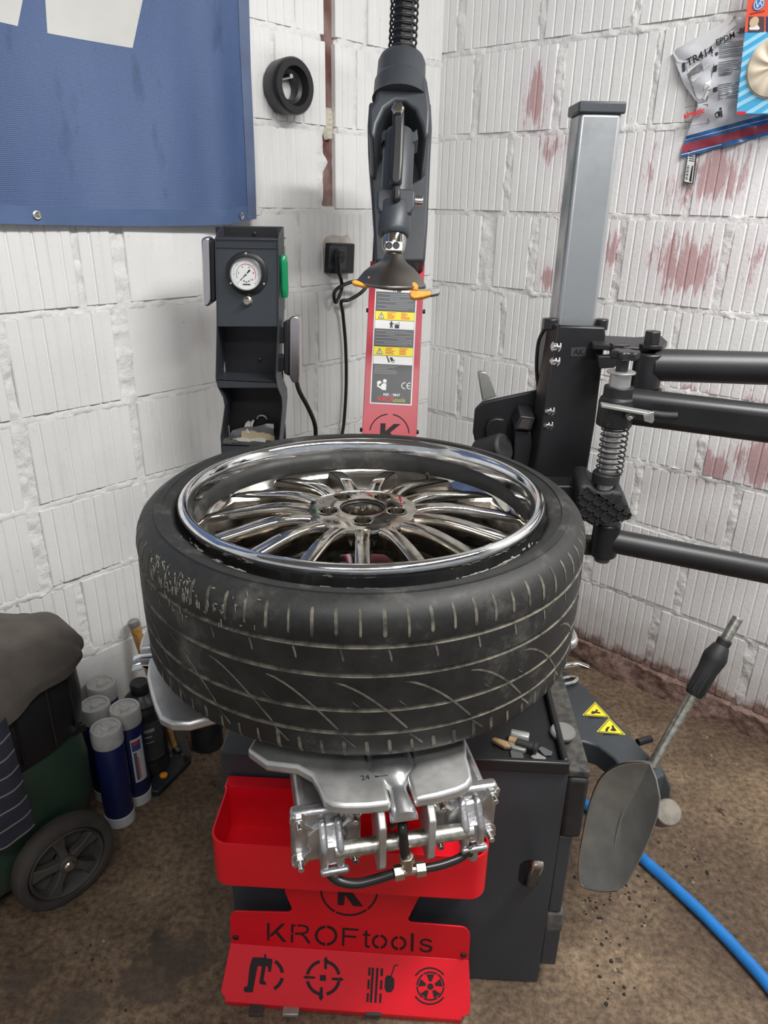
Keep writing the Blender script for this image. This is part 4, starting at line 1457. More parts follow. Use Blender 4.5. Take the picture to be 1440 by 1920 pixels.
for yc in (592.5, 659):
    wt = MB(); wt.prism([CL(-0.0395, cb_(yc + 6), .0012), CL(-0.0245, cb_(yc + 6), .0012), CL(-0.032, cb_(yc - 6), .0012)], -CF * 0.0003)
    part('warning_triangle', wt, M['black_print'], rcov, smooth=0)
    wt = MB(); wt.prism([CL(-0.0376, cb_(yc + 5), .0015), CL(-0.0264, cb_(yc + 5), .0015), CL(-0.032, cb_(yc - 3.8), .0015)], -CF * 0.0003)
    part('warning_triangle', wt, M['white_print'], rcov, smooth=0)
    part('exclamation_mark', text_mb('!', 0.010, frame(CL(-0.032, cb_(yc + 1.5), 0.0019), cx_, cu), 0.0002, bold=0.0003), M['black_print'], rcov, smooth=0)
# pictograms: a fitter beside a machine, and a hand caught in a fold
pg = MB()
for yc in (609.5, ):
    pg.lathe(CL(-0.0075, cb_(yc - 5.2), .0012), -CF, [(0.0022, 0), (0.0022, 0.0003)], 12)
    pg.prism([CL(a, cb_(yc + y), .0012) for a, y in ((-0.010, -3.5), (-0.005, -3.5), (-0.0008, -2), (-0.001, -0.6), (-0.0052, -1.6), (-0.0042, 6.5), (-0.0062, 6.5), (-0.0075, 1.8), (-0.0088, 6.5), (-0.0108, 6.5), (-0.0098, 0), (-0.0125, -2.2))], -CF * 0.0003)
    pg.prism([CL(a, cb_(yc + y), .0012) for a, y in ((0.0005, -0.5), (0.011, -0.5), (0.011, 6.5), (0.0005, 6.5))], -CF * 0.0003)
    pg.prism([CL(a, cb_(yc + y), .0012) for a, y in ((0.0095, -6), (0.0107, -6), (0.0107, -0.5), (0.0095, -0.5))], -CF * 0.0003)
    pg.prism([CL(a, cb_(yc + y), .0012) for a, y in ((0.002, -2.6), (0.007, -2.6), (0.007, -1.4), (0.002, -1.4))], -CF * 0.0003)
part('fitter_pictogram', pg, M['black_print'], rcov, smooth=0, kind='stuff')
pg = MB()
pg.prism([CL(a, cb_(543 + y), .0012) for a, y in ((-0.0030, -1), (-0.001, 5), (-0.0025, 5), (-0.0045, 1.4), (-0.0060, 5), (-0.0075, 5), (-0.0052, -1))], -CF * 0.0003)
pg.prism([CL(a, cb_(543 + y), .0012) for a, y in ((0.0015, 0), (0.012, 0), (0.012, 5), (0.0015, 5))], -CF * 0.0003)
part('fitter_pictogram', pg, M['black_print'], rcov, smooth=0, kind='stuff')
pg = MB()
pg.prism([CL(a, cb_(675 + y), .0012) for a, y in ((-0.016, -7), (-0.0135, -7), (-0.0065, 4), (-0.008, 5.5), (-0.0105, 4))], -CF * 0.0003)
pg.prism([CL(a, cb_(675 + y), .0012) for a, y in ((-0.008, -4), (-0.002, -5), (0.0005, -1), (0.0028, 1), (-0.003, 3), (-0.0055, 0.5))], -CF * 0.0003)
pg.prism(([CL(0.0005 + 0.0042 * math.cos(R(t)), cb_(677) - 0.0042 * math.sin(R(t)), .0012) for t in range(-60, 240, 20)] + [CL(0.0005 + 0.0030 * math.cos(R(t)), cb_(677) - 0.0030 * math.sin(R(t)), .0012) for t in range(220, -61, -20)]), -CF * 0.0003)
part('hand_pictogram', pg, M['black_print'], rcov, smooth=0, kind='stuff')
pg = MB()
pg.lathe(CL(-0.0165, cb_(715), .0012), -CF, [(0.0045, 0), (0.0045, 0.0003)], 16)
pg.prism([CL(a, cb_(y), .0012) for a, y in ((-0.0215, 719.5), (-0.0125, 719.5), (-0.0125, 732), (-0.021, 732), (-0.026, 729), (-0.034, 726), (-0.033, 723), (-0.026, 725.5))], -CF * 0.0003)
pg.prism([CL(a, cb_(y), .0012) for a, y in ((-0.0345, 717), (-0.029, 714.5), (-0.023, 717.5), (-0.029, 722), (-0.0335, 724.5))], -CF * 0.0003)
part('read_manual_pictogram', pg, M['white_print'], rcov, smooth=0, kind='stuff')
ce = MB()
for cx0, gap in ((0.0305, 0), (0.0425, 1)):
    yb = cb_(722)
    ce.prism([CL(cx0 + 0.0078 * math.cos(R(t)), yb + 0.0078 * math.sin(R(t)), .0012) for t in range(75, 286, 15)] + [CL(cx0 + 0.0060 * math.cos(R(t)), yb + 0.0060 * math.sin(R(t)), .0012) for t in range(285, 74, -15)], -CF * 0.0003)
    if gap: ce.prism([CL(cx0 - 0.0066, yb - 0.0009, .0012), CL(cx0 + 0.001, yb - 0.0009, .0012), CL(cx0 + 0.001, yb + 0.0009, .0012), CL(cx0 - 0.0066, yb + 0.0009, .0012)], -CF * 0.0003)
part('conformity_mark', ce, M['white_print'], rcov, smooth=0)
part('reference_number', text_mb('REF. : 9847', 0.0086, frame(CL(0.001, cb_(740.5), 0.0014), cx_, cu), 0.0002, bold=0.00015), M['white_print'], rcov, smooth=0)
part('brand_print', text_mb('KROF', 0.0138, frame(CL(-0.0120, cb_(749), 0.0014), cx_, cu), 0.0002, bold=0.0004, sx=1.1), M['red_print'], rcov, smooth=0)
part('brand_print', text_mb('tools', 0.0142, frame(CL(0.0190, cb_(749.5), 0.0014), cx_, cu), 0.0002, bold=0.0002, sx=1.05), M['green_yellow'], rcov, smooth=0)
# cut-out K in a ring near the foot of the cover
kb2 = MB()
for a0, a1 in ((5, 82), (98, 172), (185, 262), (278, 355)):
    kb2.prism([CL(0.0475 * math.cos(R(a0 + (a1 - a0) * q / 12)), cb_(813) + 0.0475 * math.sin(R(a0 + (a1 - a0) * q / 12)), .0003) for q in range(13)] +
              [CL(0.0448 * math.cos(R(a1 - (a1 - a0) * q / 12)), cb_(813) + 0.0448 * math.sin(R(a1 - (a1 - a0) * q / 12)), .0003) for q in range(13)], -CF * 0.0004)
kb2.prism([CL(a, cb_(813) + b, .0003) for a, b in ((-0.0215, -0.025), (-0.0215, 0.024), (-0.0095, 0.024), (-0.0095, 0.006), (0.010, 0.024), (0.0255, 0.024), (0.002, 0.003), (0.027, -0.025), (0.011, -0.025), (-0.0060, -0.004), (-0.0095, -0.007), (-0.0095, -0.025))], -CF * 0.0004)
part('cut_out_emblem', kb2, M['cut'], rcov, smooth=0)

# ---- head of the column: hooded arm, hexagon shaft, mounting head
hd = MB()
pz(hd, [(692, 190), (808, 190), (810, 240), (807, 300), (802, 420), (797, 490), (703, 490), (700, 420), (694, 330), (690, 285), (689, 235)], 1.62, 0.10)
part('arm_housing', hd, M['charcoal'], ch, label='dark housing behind the shaft', bevel=0.006)
hd = MB()
pz(hd, [(704, 185), (708, 150), (716, 140), (794, 140), (801, 150), (806, 185), (808, 205), (806, 250), (796, 262), (790, 235), (778, 205), (760, 190), (742, 189), (722, 203), (708, 232), (702, 262), (691, 250), (691, 205)], 1.44, 0.19)
part('arm_hood', hd, M['charcoal'], ch, bevel=0.010, seg=3)
hc = MB()
hb_ = at(750, 188, Z=1.47)
pxm = 1.47 / F_PX
hc.lathe(hb_, cu, [(0.057, 0), (0.0545, 0.006), (0.0535, 0.034), (0.0510, 0.040), (0.0495, 0.044), (0.0485, 0.073), (0.044, 0.084), (0.036, 0.089), (0.03, 0.090)], 40)
part('shaft_boot', hc, M['charcoal'], ch, label='stepped grey plastic boot', smooth=30)
sh = MB()
top_ = hb_ + cu * 0.30
sh.cyl(hb_ - cu * 0.02, top_, 0.0215, n=6, rot=0.3)
part('hexagon_shaft', sh, M['black'], ch, bevel=0.001)
spg = MB()
pts = []
XA, YA = cx_, CF
for i in range(15 * 16 + 1):
    t = i / 16
    pts.append(hb_ + cu * (0.088 + 0.0150 * t) + XA * (0.0275 * math.cos(2 * math.pi * t)) + YA * (0.0275 * math.sin(2 * math.pi * t)))
spg.tube(pts, 0.0023, 6, smooth=False)
part('coil_spring', spg, M['black'], ch, smooth=60)
cpb = MB(); cpb.cyl(top_, top_ + cu * 0.015, 0.034, n=32)
part('shaft_cap', cpb, M['black_plastic'], ch, bevel=0.003)
# locking handle down the front
ZH = 1.38
bd = MB()
bd.lathe(at(742, 392, Z=ZH + .015), cu, [(0.026, 0), (0.0285, 0.003), (0.0300, 0.03), (0.0300, 0.135), (0.024, 0.15)], 36)
part('lock_cylinder', bd, M['charcoal'], ch)
bd = MB(); pz(bd, [(707, 358), (714, 352), (774, 353), (779, 360), (778, 388), (770, 401), (712, 398), (706, 388)], ZH - 0.022, 0.055)
part('lock_clamp', bd, M['charcoal'], ch, bevel=0.004)
bd = MB(); pz(bd, [(716, 248), (721, 243), (776, 247), (782, 241), (784, 262), (772, 268), (718, 262), (715, 270)], ZH, 0.05)
part('handle_bracket', bd, M['charcoal'], ch, bevel=0.003)
hn = MB(); pz(hn, [(736, 202), (758, 202), (758, 240), (756, 300), (754, 336), (748, 345), (737, 345), (731, 336), (733, 300), (736, 240)], ZH - 0.050, 0.024)
part('lock_handle', hn, M['black_plastic'], ch, label='black locking handle', bevel=0.006, seg=3)
bd = MB(); pz(bd, [(737, 345), (750, 345), (752, 372), (738, 376)], ZH - 0.044, 0.03)
part('handle_stem', bd, M['black_plastic'], ch, bevel=0.004)
bolts(ch, 'chrome_bolt', [(at(746, 205, Z=ZH - 0.050), -CF)], MB().lathe((0, 0, 0), UP, [(0.012, 0), (0.012, 0.005), (0.010, 0.008), (0.004, 0.009)], 6), M['chrome'])
bd = MB(); bd.cyl(at(776, 376, Z=ZH), at(793, 377, Z=ZH), 0.0085, n=20)
part('side_bolt', bd, M['bolt'], ch, bevel=0.001)
lc = MB(); lc.lathe(at(738, 442, Z=ZH), cu, [(0.0285, 0), (0.0310, 0.004), (0.0318, 0.010), (0.0318, 0.056), (0.029, 0.060)], 40)
part('lower_sleeve', lc, M['charcoal'], ch)
cl_ = MB(); cl_.lathe(at(738, 470, Z=ZH), cu, [(0.0195, 0), (0.0215, 0.004), (0.0225, 0.012), (0.0232, 0.027), (0.0225, 0.032), (0.02, 0.036)], 40)
part('chrome_collar', cl_, M['chrome'], ch)
fc = MB(); pz(fc, [(722, 451), (755, 452), (755, 471), (722, 470)], ZH - 0.0245, 0.02)
part('collar_flat', fc, M['steel'], ch, bevel=0.002)
for px in (729.5, 743): 
    st_ = MB(); st_.lathe(at(px, 460.5, Z=ZH - 0.0245), -CF, [(0.0066, 0), (0.0066, 0.0008), (0.0052, 0.001), (0.0045, 0.0002), (0.0004, 0.0002)], 18)
    part('set_screw', st_, M['black'], ch)
nk = MB(); nk.lathe(at(738, 494, Z=ZH), cu, [(0.010, 0), (0.0155, 0.004), (0.0165, 0.010), (0.0165, 0.026)], 28)
part('head_stud', nk, M['dark_steel'], ch)
# mounting head: curved duck-bill sheet
mh = MB()
rows = []
left = [(719, 474), (717, 484), (705, 493), (692, 499), (681, 508), (672, 519), (665, 528)]
right = [(757, 474), (758, 484), (765, 493), (777, 502), (787, 514), (796, 528), (801, 538)]
low = [0, 1, 2.5, 4, 5, 6, 7]
for i in range(7):
    (xl_, yl_), (xr_, yr_) = left[i], right[i]
    row = []
    for q in range(13):
        t = q / 12
        sag = (16 - 4 * i * 0.2) * 0 + (i ** 1.4) * 0.5 * math.sin(math.pi * t)
        Zq = ZH - 0.018 - (0.012 + 0.0035 * i) * math.sin(math.pi * t) - 0.003 * i
        row.append(at(xl_ + (xr_ - xl_) * t, yl_ + (yr_ - yl_) * t + sag, Z=Zq))
    rows.append(row)
mh.sheet(rows, -0.009)
part('mounting_head', mh, M['dark_steel'], ch, label='polished dark steel mounting head', bevel=0.003, smooth=60)
og = MB(); pz(og, [(659, 526), (667, 524), (676, 528), (684, 532), (689, 529), (689, 519), (693, 517), (696, 520), (695, 533), (691, 538), (680, 537), (668, 534), (661, 532)], ZH - 0.046, 0.012)
part('plastic_insert', og, M['orange'], ch, label='orange plastic insert', bevel=0.003)
og = MB(); pz(og, [(771, 534), (773, 529), (778, 528), (784, 534), (784, 544), (771, 542)], ZH - 0.052, 0.012)
part('plastic_insert', og, M['orange'], ch, label='orange plastic insert', bevel=0.002)
og = MB(); pz(og, [(768, 547), (771, 544), (808, 545), (808, 553), (795, 557), (775, 560), (769, 556)], ZH - 0.056, 0.016)
part('plastic_insert', og, M['orange'], ch, label='orange plastic insert', bevel=0.003)
og = MB(); pz(og, [(772, 542), (825, 540), (825, 548), (822, 551), (807, 554), (807, 546), (772, 545)], ZH - 0.050, 0.014)
part('head_finger', og, M['dull_steel'], ch, bevel=0.003)

# ---- bead breaker: swinging arm, shovel blade, handle
ab = MB()
zt_a = 0.425
arm_px_top = [(1020, 1262), (1062, 1258), (1100, 1290), (1150, 1345), (1200, 1398), (1232, 1432), (1247, 1452), (1222, 1466), (1175, 1450), (1150, 1420), (1122, 1398), (1095, 1390), (1068, 1392), (1045, 1375)]
ab.prism([at(x, y, z=zt_a) for x, y in arm_px_top], UP * -0.05)
arm = part('breaker_arm', ab, M['charcoal'], ch, label='curved dark grey bead breaker arm', bevel=0.004)
kx = MB()
e0 = at(1236, 1450, z=zt_a - 0.02); e1 = at(1262, 1520, f=e0.y - 0.03)
kx.prism([at(1222, 1436, f=e0.y - .012), at(1246, 1448, f=e0.y - .012), at(1259, 1478, f=e0.y - .012), at(1256, 1502, f=e0.y - .012), at(1238, 1504, f=e0.y - .012), at(1226, 1470, f=e0.y - .012)], Vector((0, 0.03, 0)))
part('arm_knuckle', kx, M['charcoal'], arm, bevel=0.004)
kn = MB()
kc0, kc1 = at(1236, 1526, f=e0.y - .012), at(1254, 1523, f=e0.y - .055)
kn.cyl(kc0, kc1, 0.0245, n=32)
part('pivot_pin', kn, mat('dusty_steel', (0.21, 0.185, 0.155), 0.6, 0.3, var=0.2, vscale=50), arm, label='dusty steel pivot pin', bevel=0.003)
tb3 = MB(); t0 = at(1196, 1392, z=zt_a - 0.02); tb3.cyl(t0, t0 + Vector((0.03, 0.012, 0)), 0.0075, n=14)
part('arm_stud', tb3, M['black'], arm)
for tri, k in ((((1116, 1316), (1092, 1341), (1143, 1345)), 0), (((1142, 1346), (1119, 1372), (1173, 1378)), 1)):
    for sc, m_, dz in ((1.0, 'yellow', 0.0004), (0.90, 'black_print', 0.0007), (0.80, 'yellow', 0.0010)):
        cx = sum(p[0] for p in tri) / 3; cy = sum(p[1] for p in tri) / 3
        wb_ = MB(); wb_.prism([at(cx + (x - cx) * sc, cy + (y - cy) * sc, z=zt_a + dz) for x, y in tri], UP * 0.0003)
        part('warning_triangle', wb_, M[m_], arm, smooth=0, label='yellow triangular warning sticker' if dz < .0005 else None)
    gl = MB()
    if k == 0:
        gl.prism([at(cx + x, cy + y, z=zt_a + 0.0014) for x, y in ((-9, 4), (-7, -1), (-2, 0), (1, -4), (5, -3), (2, 0), (9, 2), (8, 4), (0, 3), (-4, 5))], UP * 0.0002)
    else:
        gl.prism([at(cx + x, cy + y, z=zt_a + 0.0014) for x, y in ((-10, 6), (-9, 1), (-5, -3), (-1, -2), (-4, 2), (-5, 6))], UP * 0.0002)
        gl.prism([at(cx + x, cy + y, z=zt_a + 0.0014) for x, y in ((-1, 4), (3, 0), (2, -5), (5, -6), (8, 0), (12, 5), (6, 6))], UP * 0.0002)
    gl.prism([at(cx + x, cy + y, z=zt_a + 0.0014) for x, y in ((-14, 10), (-4, 9), (6, 10), (16, 11), (16, 12), (-14, 11.5))], UP * 0.0002)
    part('crush_pictogram', gl, M['black_print'], arm, smooth=0)
# blade: a dished sheet, upright, facing the machine
BC = Vector((0.452, 1.005, 0.34))
bn = Vector((-0.62, -0.78, 0.08)).normalized()            # faces back to the camera and the pad
outl = [(1220, 1430), (1200, 1428), (1168, 1432), (1140, 1446), (1122, 1468), (1108, 1504), (1098, 1545), (1090, 1590), (1086, 1625), (1088, 1650), (1100, 1664), (1128, 1671), (1160, 1670), (1176, 1656), (1198, 1618), (1220, 1570), (1234, 1530), (1239, 1495), (1232, 1460)]
bpts = [on_plane(x, y, BC, bn) for x, y in outl]
ctr = sum(bpts, Vector()) / len(bpts)
ring_ = []
nn_ = len(bpts)
bbm = MB()
rows = []
for s_ in (0.0, 0.25, 0.5, 0.75, 0.93, 1.0):
    rows.append([ctr + (p - ctr) * s_ - bn * (0.020 * (1 - s_ ** 2)) for p in bpts + [bpts[0]]])
bbm.sheet(rows, 0.003)
blade = part('breaker_blade', bbm, M['dull_steel'], ch, label='dull grey sheet steel shovel blade', smooth=50)
eg = MB(); eg.tube([p + bn * 0.001 for p in bpts[0:13]], 0.0026, 8)
part('bright_edge', eg, M['bolt'], blade)
cr_ = MB(); cr_.tube([on_plane(x, y, BC - bn * 0.0175 * k_q, bn) for x, y, k_q in ((1203, 1446, .55), (1180, 1490, .95), (1160, 1550, 1.0), (1150, 1605, .8), (1146, 1650, .35))], 0.0022, 8)
part('pressed_crease', cr_, M['dull_steel'], blade)
# handle
h0, h1 = at(1222, 1436, f=1.02), at(1384, 1158, f=1.10)
hbm = MB(); hbm.cyl(h0, h1, 0.0095, n=24)
part('breaker_handle', hbm, M['zinc'], ch, label='bright steel handle bar', bevel=0.001)
dh = (h1 - h0).normalized(); LH = (h1 - h0).length
GS = LH - 0.158
gp = MB(); gp.lathe(h0 + dh * GS, dh, [(0.0135, 0), (0.0150, 0.003), (0.0165, 0.045), (0.0205, 0.072), (0.0205, 0.080), (0.0140, 0.100), (0.0120, 0.102), (0.0125, 0.112), (0.0105, 0.115)], 28)
gpo = part('rubber_grip', gp, M['black_rubber'], ch, label='black ribbed rubber grip')
gr = MB()
xg = dh.orthogonal().normalized(); yg = dh.cross(xg)
for i in range(12):
    a = 2 * math.pi * i / 12
    d = xg * math.cos(a) + yg * math.sin(a)
    gr.box(h0 + dh * (GS + 0.034) + d * 0.0166, (0.0022, 0.0022, 0.055), (d, dh.cross(d), dh))
part('grip_ribs', gr, M['black_rubber'], gpo, kind='stuff', smooth=0)

# ================================================================== press arm tower
HT = Vector((0.352, 1.42, 0))
ht = thing('press_arm_tower', 'black press arm tower with a galvanised square post right of the car wheel', 'machine', HT)
pm = MB(); pm.box(Vector((0.353, 1.4225, 0.78)), (0.072, 0.075, 1.53))
part('square_post', pm, M['galv'], ht, label='galvanised square steel post', bevel=0.007, seg=3)
pm = MB(); pm.box(Vector((0.353, 1.4225, 1.552)), (0.080, 0.083, 0.018))
part('post_cap', pm, M['charcoal'], ht, label='dark plastic post cap', bevel=0.003)
pm = MB(); pm.box(Vector((0.353, 1.4225, 0.012)), (0.11, 0.11, 0.024))
part('base_plate', pm, M['black'], ht, bevel=0.003)
F0 = 1.352


def A(px, py, df=0.0):
    return at(px, py, f=F0 + df)


car = MB()
# front plate and folded left flank
car.prism([A(1047, 612), A(1050, 610), A(1135, 614), A(1136, 630), A(1117, 790), A(1088, 965), A(1068, 1010), A(980, 1010), A(1000, 900)], Vector((0, 0.016, 0)))
part('carriage_plate', car, M['black'], ht, bevel=0.004)
car = MB()
fl_ = [A(1028, 602, .04), A(1048, 611), A(1000, 905), A(985, 1000), A(962, 1000, .04), A(985, 890, .04)]
car.prism(fl_, Vector((0.004, 0.030, 0)))
part('carriage_flank', car, M['black'], ht, bevel=0.003)
car = MB(); car.box(Vector((0.353, 1.4225, 0.95)), (0.094, 0.098, 0.49))
part('carriage_sleeve', car, M['black'], ht, bevel=0.003)
for px, py, r_ in ((1033, 605, .013), (1128, 606, .012)):
    pm = MB(); pm.cyl(A(px, py, .035) - UP * 0.012, A(px, py, .035) + UP * 0.008, r_, n=20)
    part('guide_roller', pm, M['black_plastic'], ht, bevel=0.002)
nd = Vector((-0.65, -0.72, 0.1)).normalized()
bolts(ht, 'flank_bolt', [(A(1043, 650, .006), nd), (A(1041, 677, .006), nd), (A(1031, 770, .006), nd), (A(1028, 797, .006), nd), (A(1015, 903, .006), nd)], bolt_mb(0.0080, 0.0065, 0.006), M['bolt'])
plq = MB(); plq.prism([A(1071, 652, -.0008), A(1099, 651, -.0008), A(1098, 668, -.0008), A(1070, 668, -.0008)], Vector((0, 0.001, 0)))
part('worn_plate_mark', plq, M['charcoal'], ht, smooth=0)
frA = frame(A(1085, 660, -.0014), (1, 0, -0.02), (0.05, 0, 1))
part('plate_letters', text_mb('AK', 0.014, frA, 0.0002, bold=0.0003), M['black'], ht, smooth=0)
# left bracket with roller, stop bar and socket
FB = 1.43
bkt = MB()
bkt.prism([at(x, y, f=FB) for x, y in ((1012, 731), (905, 754), (891, 768), (887, 812), (896, 850), (960, 900), (1010, 905))], Vector((0, 0.012, 0)))
part('side_bracket', bkt, M['black'], ht, bevel=0.003)
bkt = MB(); bkt.prism([at(x, y, f=FB + .02) for x, y in ((897, 701), (903, 697), (911, 698), (917, 704), (931, 744), (905, 752))], Vector((0, 0.02, 0)))
part('stop_bar', bkt, M['dull_steel'], ht, bevel=0.002)
bkt = MB()
c0, c1 = at(898, 852, f=FB - 0.02), at(948, 838, f=FB - 0.055)
bkt.cyl(c0, c1, 0.030, n=32)
part('roller', bkt, M['black_rubber'], ht, bevel=0.006)
bkt = MB(); bkt.prism([at(x, y, f=FB - .012) for x, y in ((912, 800), (918, 788), (930, 784), (946, 786), (952, 798), (950, 850), (915, 850))], Vector((0, 0.014, 0)))
part('roller_fork', bkt, M['black'], ht, bevel=0.003)
bkt = MB()
bkt.prism([at(x, y, f=FB - .055) for x, y in ((964, 806), (976, 780), (1004, 784), (996, 808))], Vector((0.0, 0.045, 0.012)))
part('square_socket', bkt, M['black'], ht, bevel=0.002)
bkt = MB(); bkt.prism([at(x, y, f=FB - .0555) for x, y in ((971, 802), (979, 785), (996, 787), (990, 804))], Vector((0, -0.0006, 0)))
part('socket_hole', bkt, M['tyre_dusty'], ht, smooth=0)
bkt = MB(); bkt.prism([at(x, y, f=FB - .045) for x, y in ((966, 808), (996, 810), (1000, 860), (985, 885), (962, 885))], Vector((0, 0.033, 0)))
part('socket_stem', bkt, M['black'], ht, bevel=0.002)
cbl = MB(); cbl.tube([at(1025, 612, f=1.40), at(1010, 640, f=1.41), at(1006, 690, f=1.42), at(1010, 730, f=1.42)], 0.0035, 10)
part('control_cable', cbl, M['hose_black'], ht)
# top pivot and the three swinging arms
FT = 1.295
pv = MB(); pv.prism([at(x, y, z=1.172) for x, y in ((1106, 637), (1118, 628), (1190, 632), (1240, 629), (1252, 640), (1244, 650), (1195, 651), (1112, 645))], UP * -0.010)
part('pivot_plate', pv, M['black'], ht, bevel=0.002)
pv = MB(); pv.prism([at(x, y, f=1.30) for x, y in ((1148, 646), (1182, 646), (1170, 672), (1152, 690), (1122, 692), (1122, 668), (1148, 668))], Vector((0, 0.02, 0)))
part('pivot_web', pv, M['black'], ht, bevel=0.002)
hub0 = at(1208, 727, f=FT); hub1 = Vector((0, 0, 1.163))
pv = MB(); pv.cyl(hub0, Vector((hub0.x, hub0.y, hub1.z)), 0.026, n=36)
part('pivot_hub', pv, M['black'], ht, bevel=0.003)
pv = MB(); pv.cyl((hub0.x, hub0.y, hub0.z - 0.012), hub0, 0.031, n=36)
part('pivot_flange', pv, M['black'], ht, bevel=0.002)
pv = MB(); pc2 = hub0; pv.cyl((pc2.x, pc2.y, 1.171), (pc2.x, pc2.y, 1.178), 0.020, n=30)
part('pivot_washer', pv, M['black'], ht, bevel=0.001)
pv = MB(); pv.cyl((pc2.x, pc2.y, 1.177), (pc2.x, pc2.y, 1.200), 0.0148, n=6, rot=0.2)
part('pivot_bolt', pv, M['black_plastic'], ht, bevel=0.0015)
tu = MB()
a_, b_ = at(1222, 684, f=FT), at(1475, 692, f=FT - 0.03)
tu.cyl(a_, b_, 0.0285, n=40); tu.cyl(b_, b_ + (b_ - a_).normalized() * 0.2, 0.0285, n=40)
part('upper_arm', tu, M['black'], ht, label='upper black round tube arm')
# middle arm with its sleeve
FM = 1.205
sl0 = at(1150, 800, f=FM); sl1 = at(1152, 724, f=FM)
sv = MB(); sv.lathe((sl0.x, sl0.y, sl0.z), UP, [(0.022, 0), (0.030, 0.004), (0.030, 0.044), (0.0285, 0.047), (0.0285, 0.050), (0.0245, 0.053), (0.0245, sl1.z - sl0.z)], 40)
part('arm_sleeve', sv, M['black'], ht, bevel=0.001)
ma = MB()
f_a, f_b = FM, FM - 0.06
def quad(px0, y0, y1, f): return at(px0, y0, f=f), at(px0, y1, f=f)
t0_, b0_ = quad(1160, 733, 797, FM - .012); t1_, b1_ = quad(1480, 771, 841, FM - 0.07)
dr = (t1_ - t0_).normalized(); dpt = dr.cross(UP).normalized() * -0.05
if dpt.y < 0: dpt = -dpt
ma.prism([t0_, t1_ + dr * .1, b1_ + dr * .1, b0_], dpt)
part('middle_arm', ma, M['black'], ht, label='middle black box tube arm', bevel=0.014, seg=4)
lvx = MB()
la, lb_ = at(1133, 760, f=FM - .034), at(1222, 776, f=FM - .046)
dL = (lb_ - la).normalized()
lvx.box((la + lb_) / 2, ((lb_ - la).length + .012, 0.020, 0.005), (dL, UP.cross(dL).normalized(), dL.cross(UP.cross(dL)).normalized()))
part('locking_lever', lvx, M['dull_steel'], ht, label='grey steel locking lever', bevel=0.001)
lvx = MB(); lvx.prism([at(x, y, f=FM - .058) for x, y in ((1206, 778), (1226, 772), (1227, 788), (1223, 794), (1208, 790))], Vector((0, 0.003, 0)))
part('lever_tab', lvx, M['bolt'], ht, bevel=0.0006)
lvx = MB(); lvx.lathe(at(1216, 784, f=FM - .0582), (0, -1, 0), [(0.0048, 0), (0.0048, 0.0004), (0.001, 0.0004)], 14)
part('tab_hole', lvx, M['brass'], ht)
lvx = MB(); lvx.tube([at(1222, 776, f=FM - .050), at(1245, 779, f=FM - .055), at(1270, 780, f=FM - .06)], 0.0062, 12)
part('lever_grip', lvx, M['black_rubber'], ht)
bolts(ht, 'lever_bolt', [(at(1181, 778, f=FM - .038), -UP)], bolt_mb(0.006, 0.006, 0.003), M['bolt'])
# plunger: knob, chrome rod, spring, collar
rodb, rodt = at(1131, 925, f=FM), at(1160, 690, f=FM)
rx = sl0.x
RB = Vector((rx, FM, at(1131, 925, f=FM).z)); RTp = Vector((rx, FM, at(1156, 712, f=FM).z))
pr_ = MB(); pr_.cyl(RB, RTp, 0.0148, n=32)
part('plunger_rod', pr_, M['rod'], ht, label='bright chrome plunger rod')
for q in range(7):
    gz = sl0.z - 0.012 - q * 0.0175
    if gz < RB.z + 0.02: break
    g_ = MB(); g_.lathe((rx, FM, gz), UP, [(0.0152, 0), (0.0156, 0.0012), (0.0156, 0.006), (0.0152, 0.0072)], 32)
    part('rod_ring', g_, M['rod'], ht)
pr_ = MB(); pr_.lathe((rx, FM, sl1.z - 0.001), UP, [(0.0175, 0), (0.0175, 0.022), (0.0235, 0.0235), (0.0235, 0.0265), (0.016, 0.027)], 36)
part('plunger_flange', pr_, M['steel'], ht, bevel=0.0005)
kz = sl1.z + 0.026
pr_ = MB(); pr_.cyl((rx, FM, kz), (rx, FM, kz + 0.022), 0.010, n=20); part('knob_stem', pr_, M['black_plastic'], ht)
kbp = []
for i in range(48):
    a = 2 * math.pi * i / 48
    q = 0.0215 + 0.0035 * math.cos(6 * a)
    kbp.append(Vector((rx + 0.002 + q * math.cos(a), FM + q * math.sin(a), kz + 0.020)))
pr_ = MB(); pr_.prism(kbp, UP * 0.014)
part('star_knob', pr_, M['black_plastic'], ht, bevel=0.003)
pts = []
z_lo_, z_hi_ = at(1131, 890, f=FM).z, sl0.z
for i in range(9 * 18 + 1):
    t = i / 18
    pts.append(Vector((rx + 0.004 + 0.0225 * math.cos(2 * math.pi * t), FM + 0.0225 * math.sin(2 * math.pi * t), z_lo_ + (z_hi_ - z_lo_) * t / 9)))
pr_ = MB(); pr_.tube(pts, 0.0014, 6, smooth=False); part('plunger_spring', pr_, M['black'], ht, smooth=60)
zc = at(1129, 893, f=FM).z
pr_ = MB(); pr_.lathe((rx, FM, zc - 0.012), UP, [(0.016, 0), (0.0235, 0.002), (0.0240, 0.018), (0.022, 0.021), (0.016, 0.022)], 36)
part('plunger_collar', pr_, M['black_rubber'], ht)
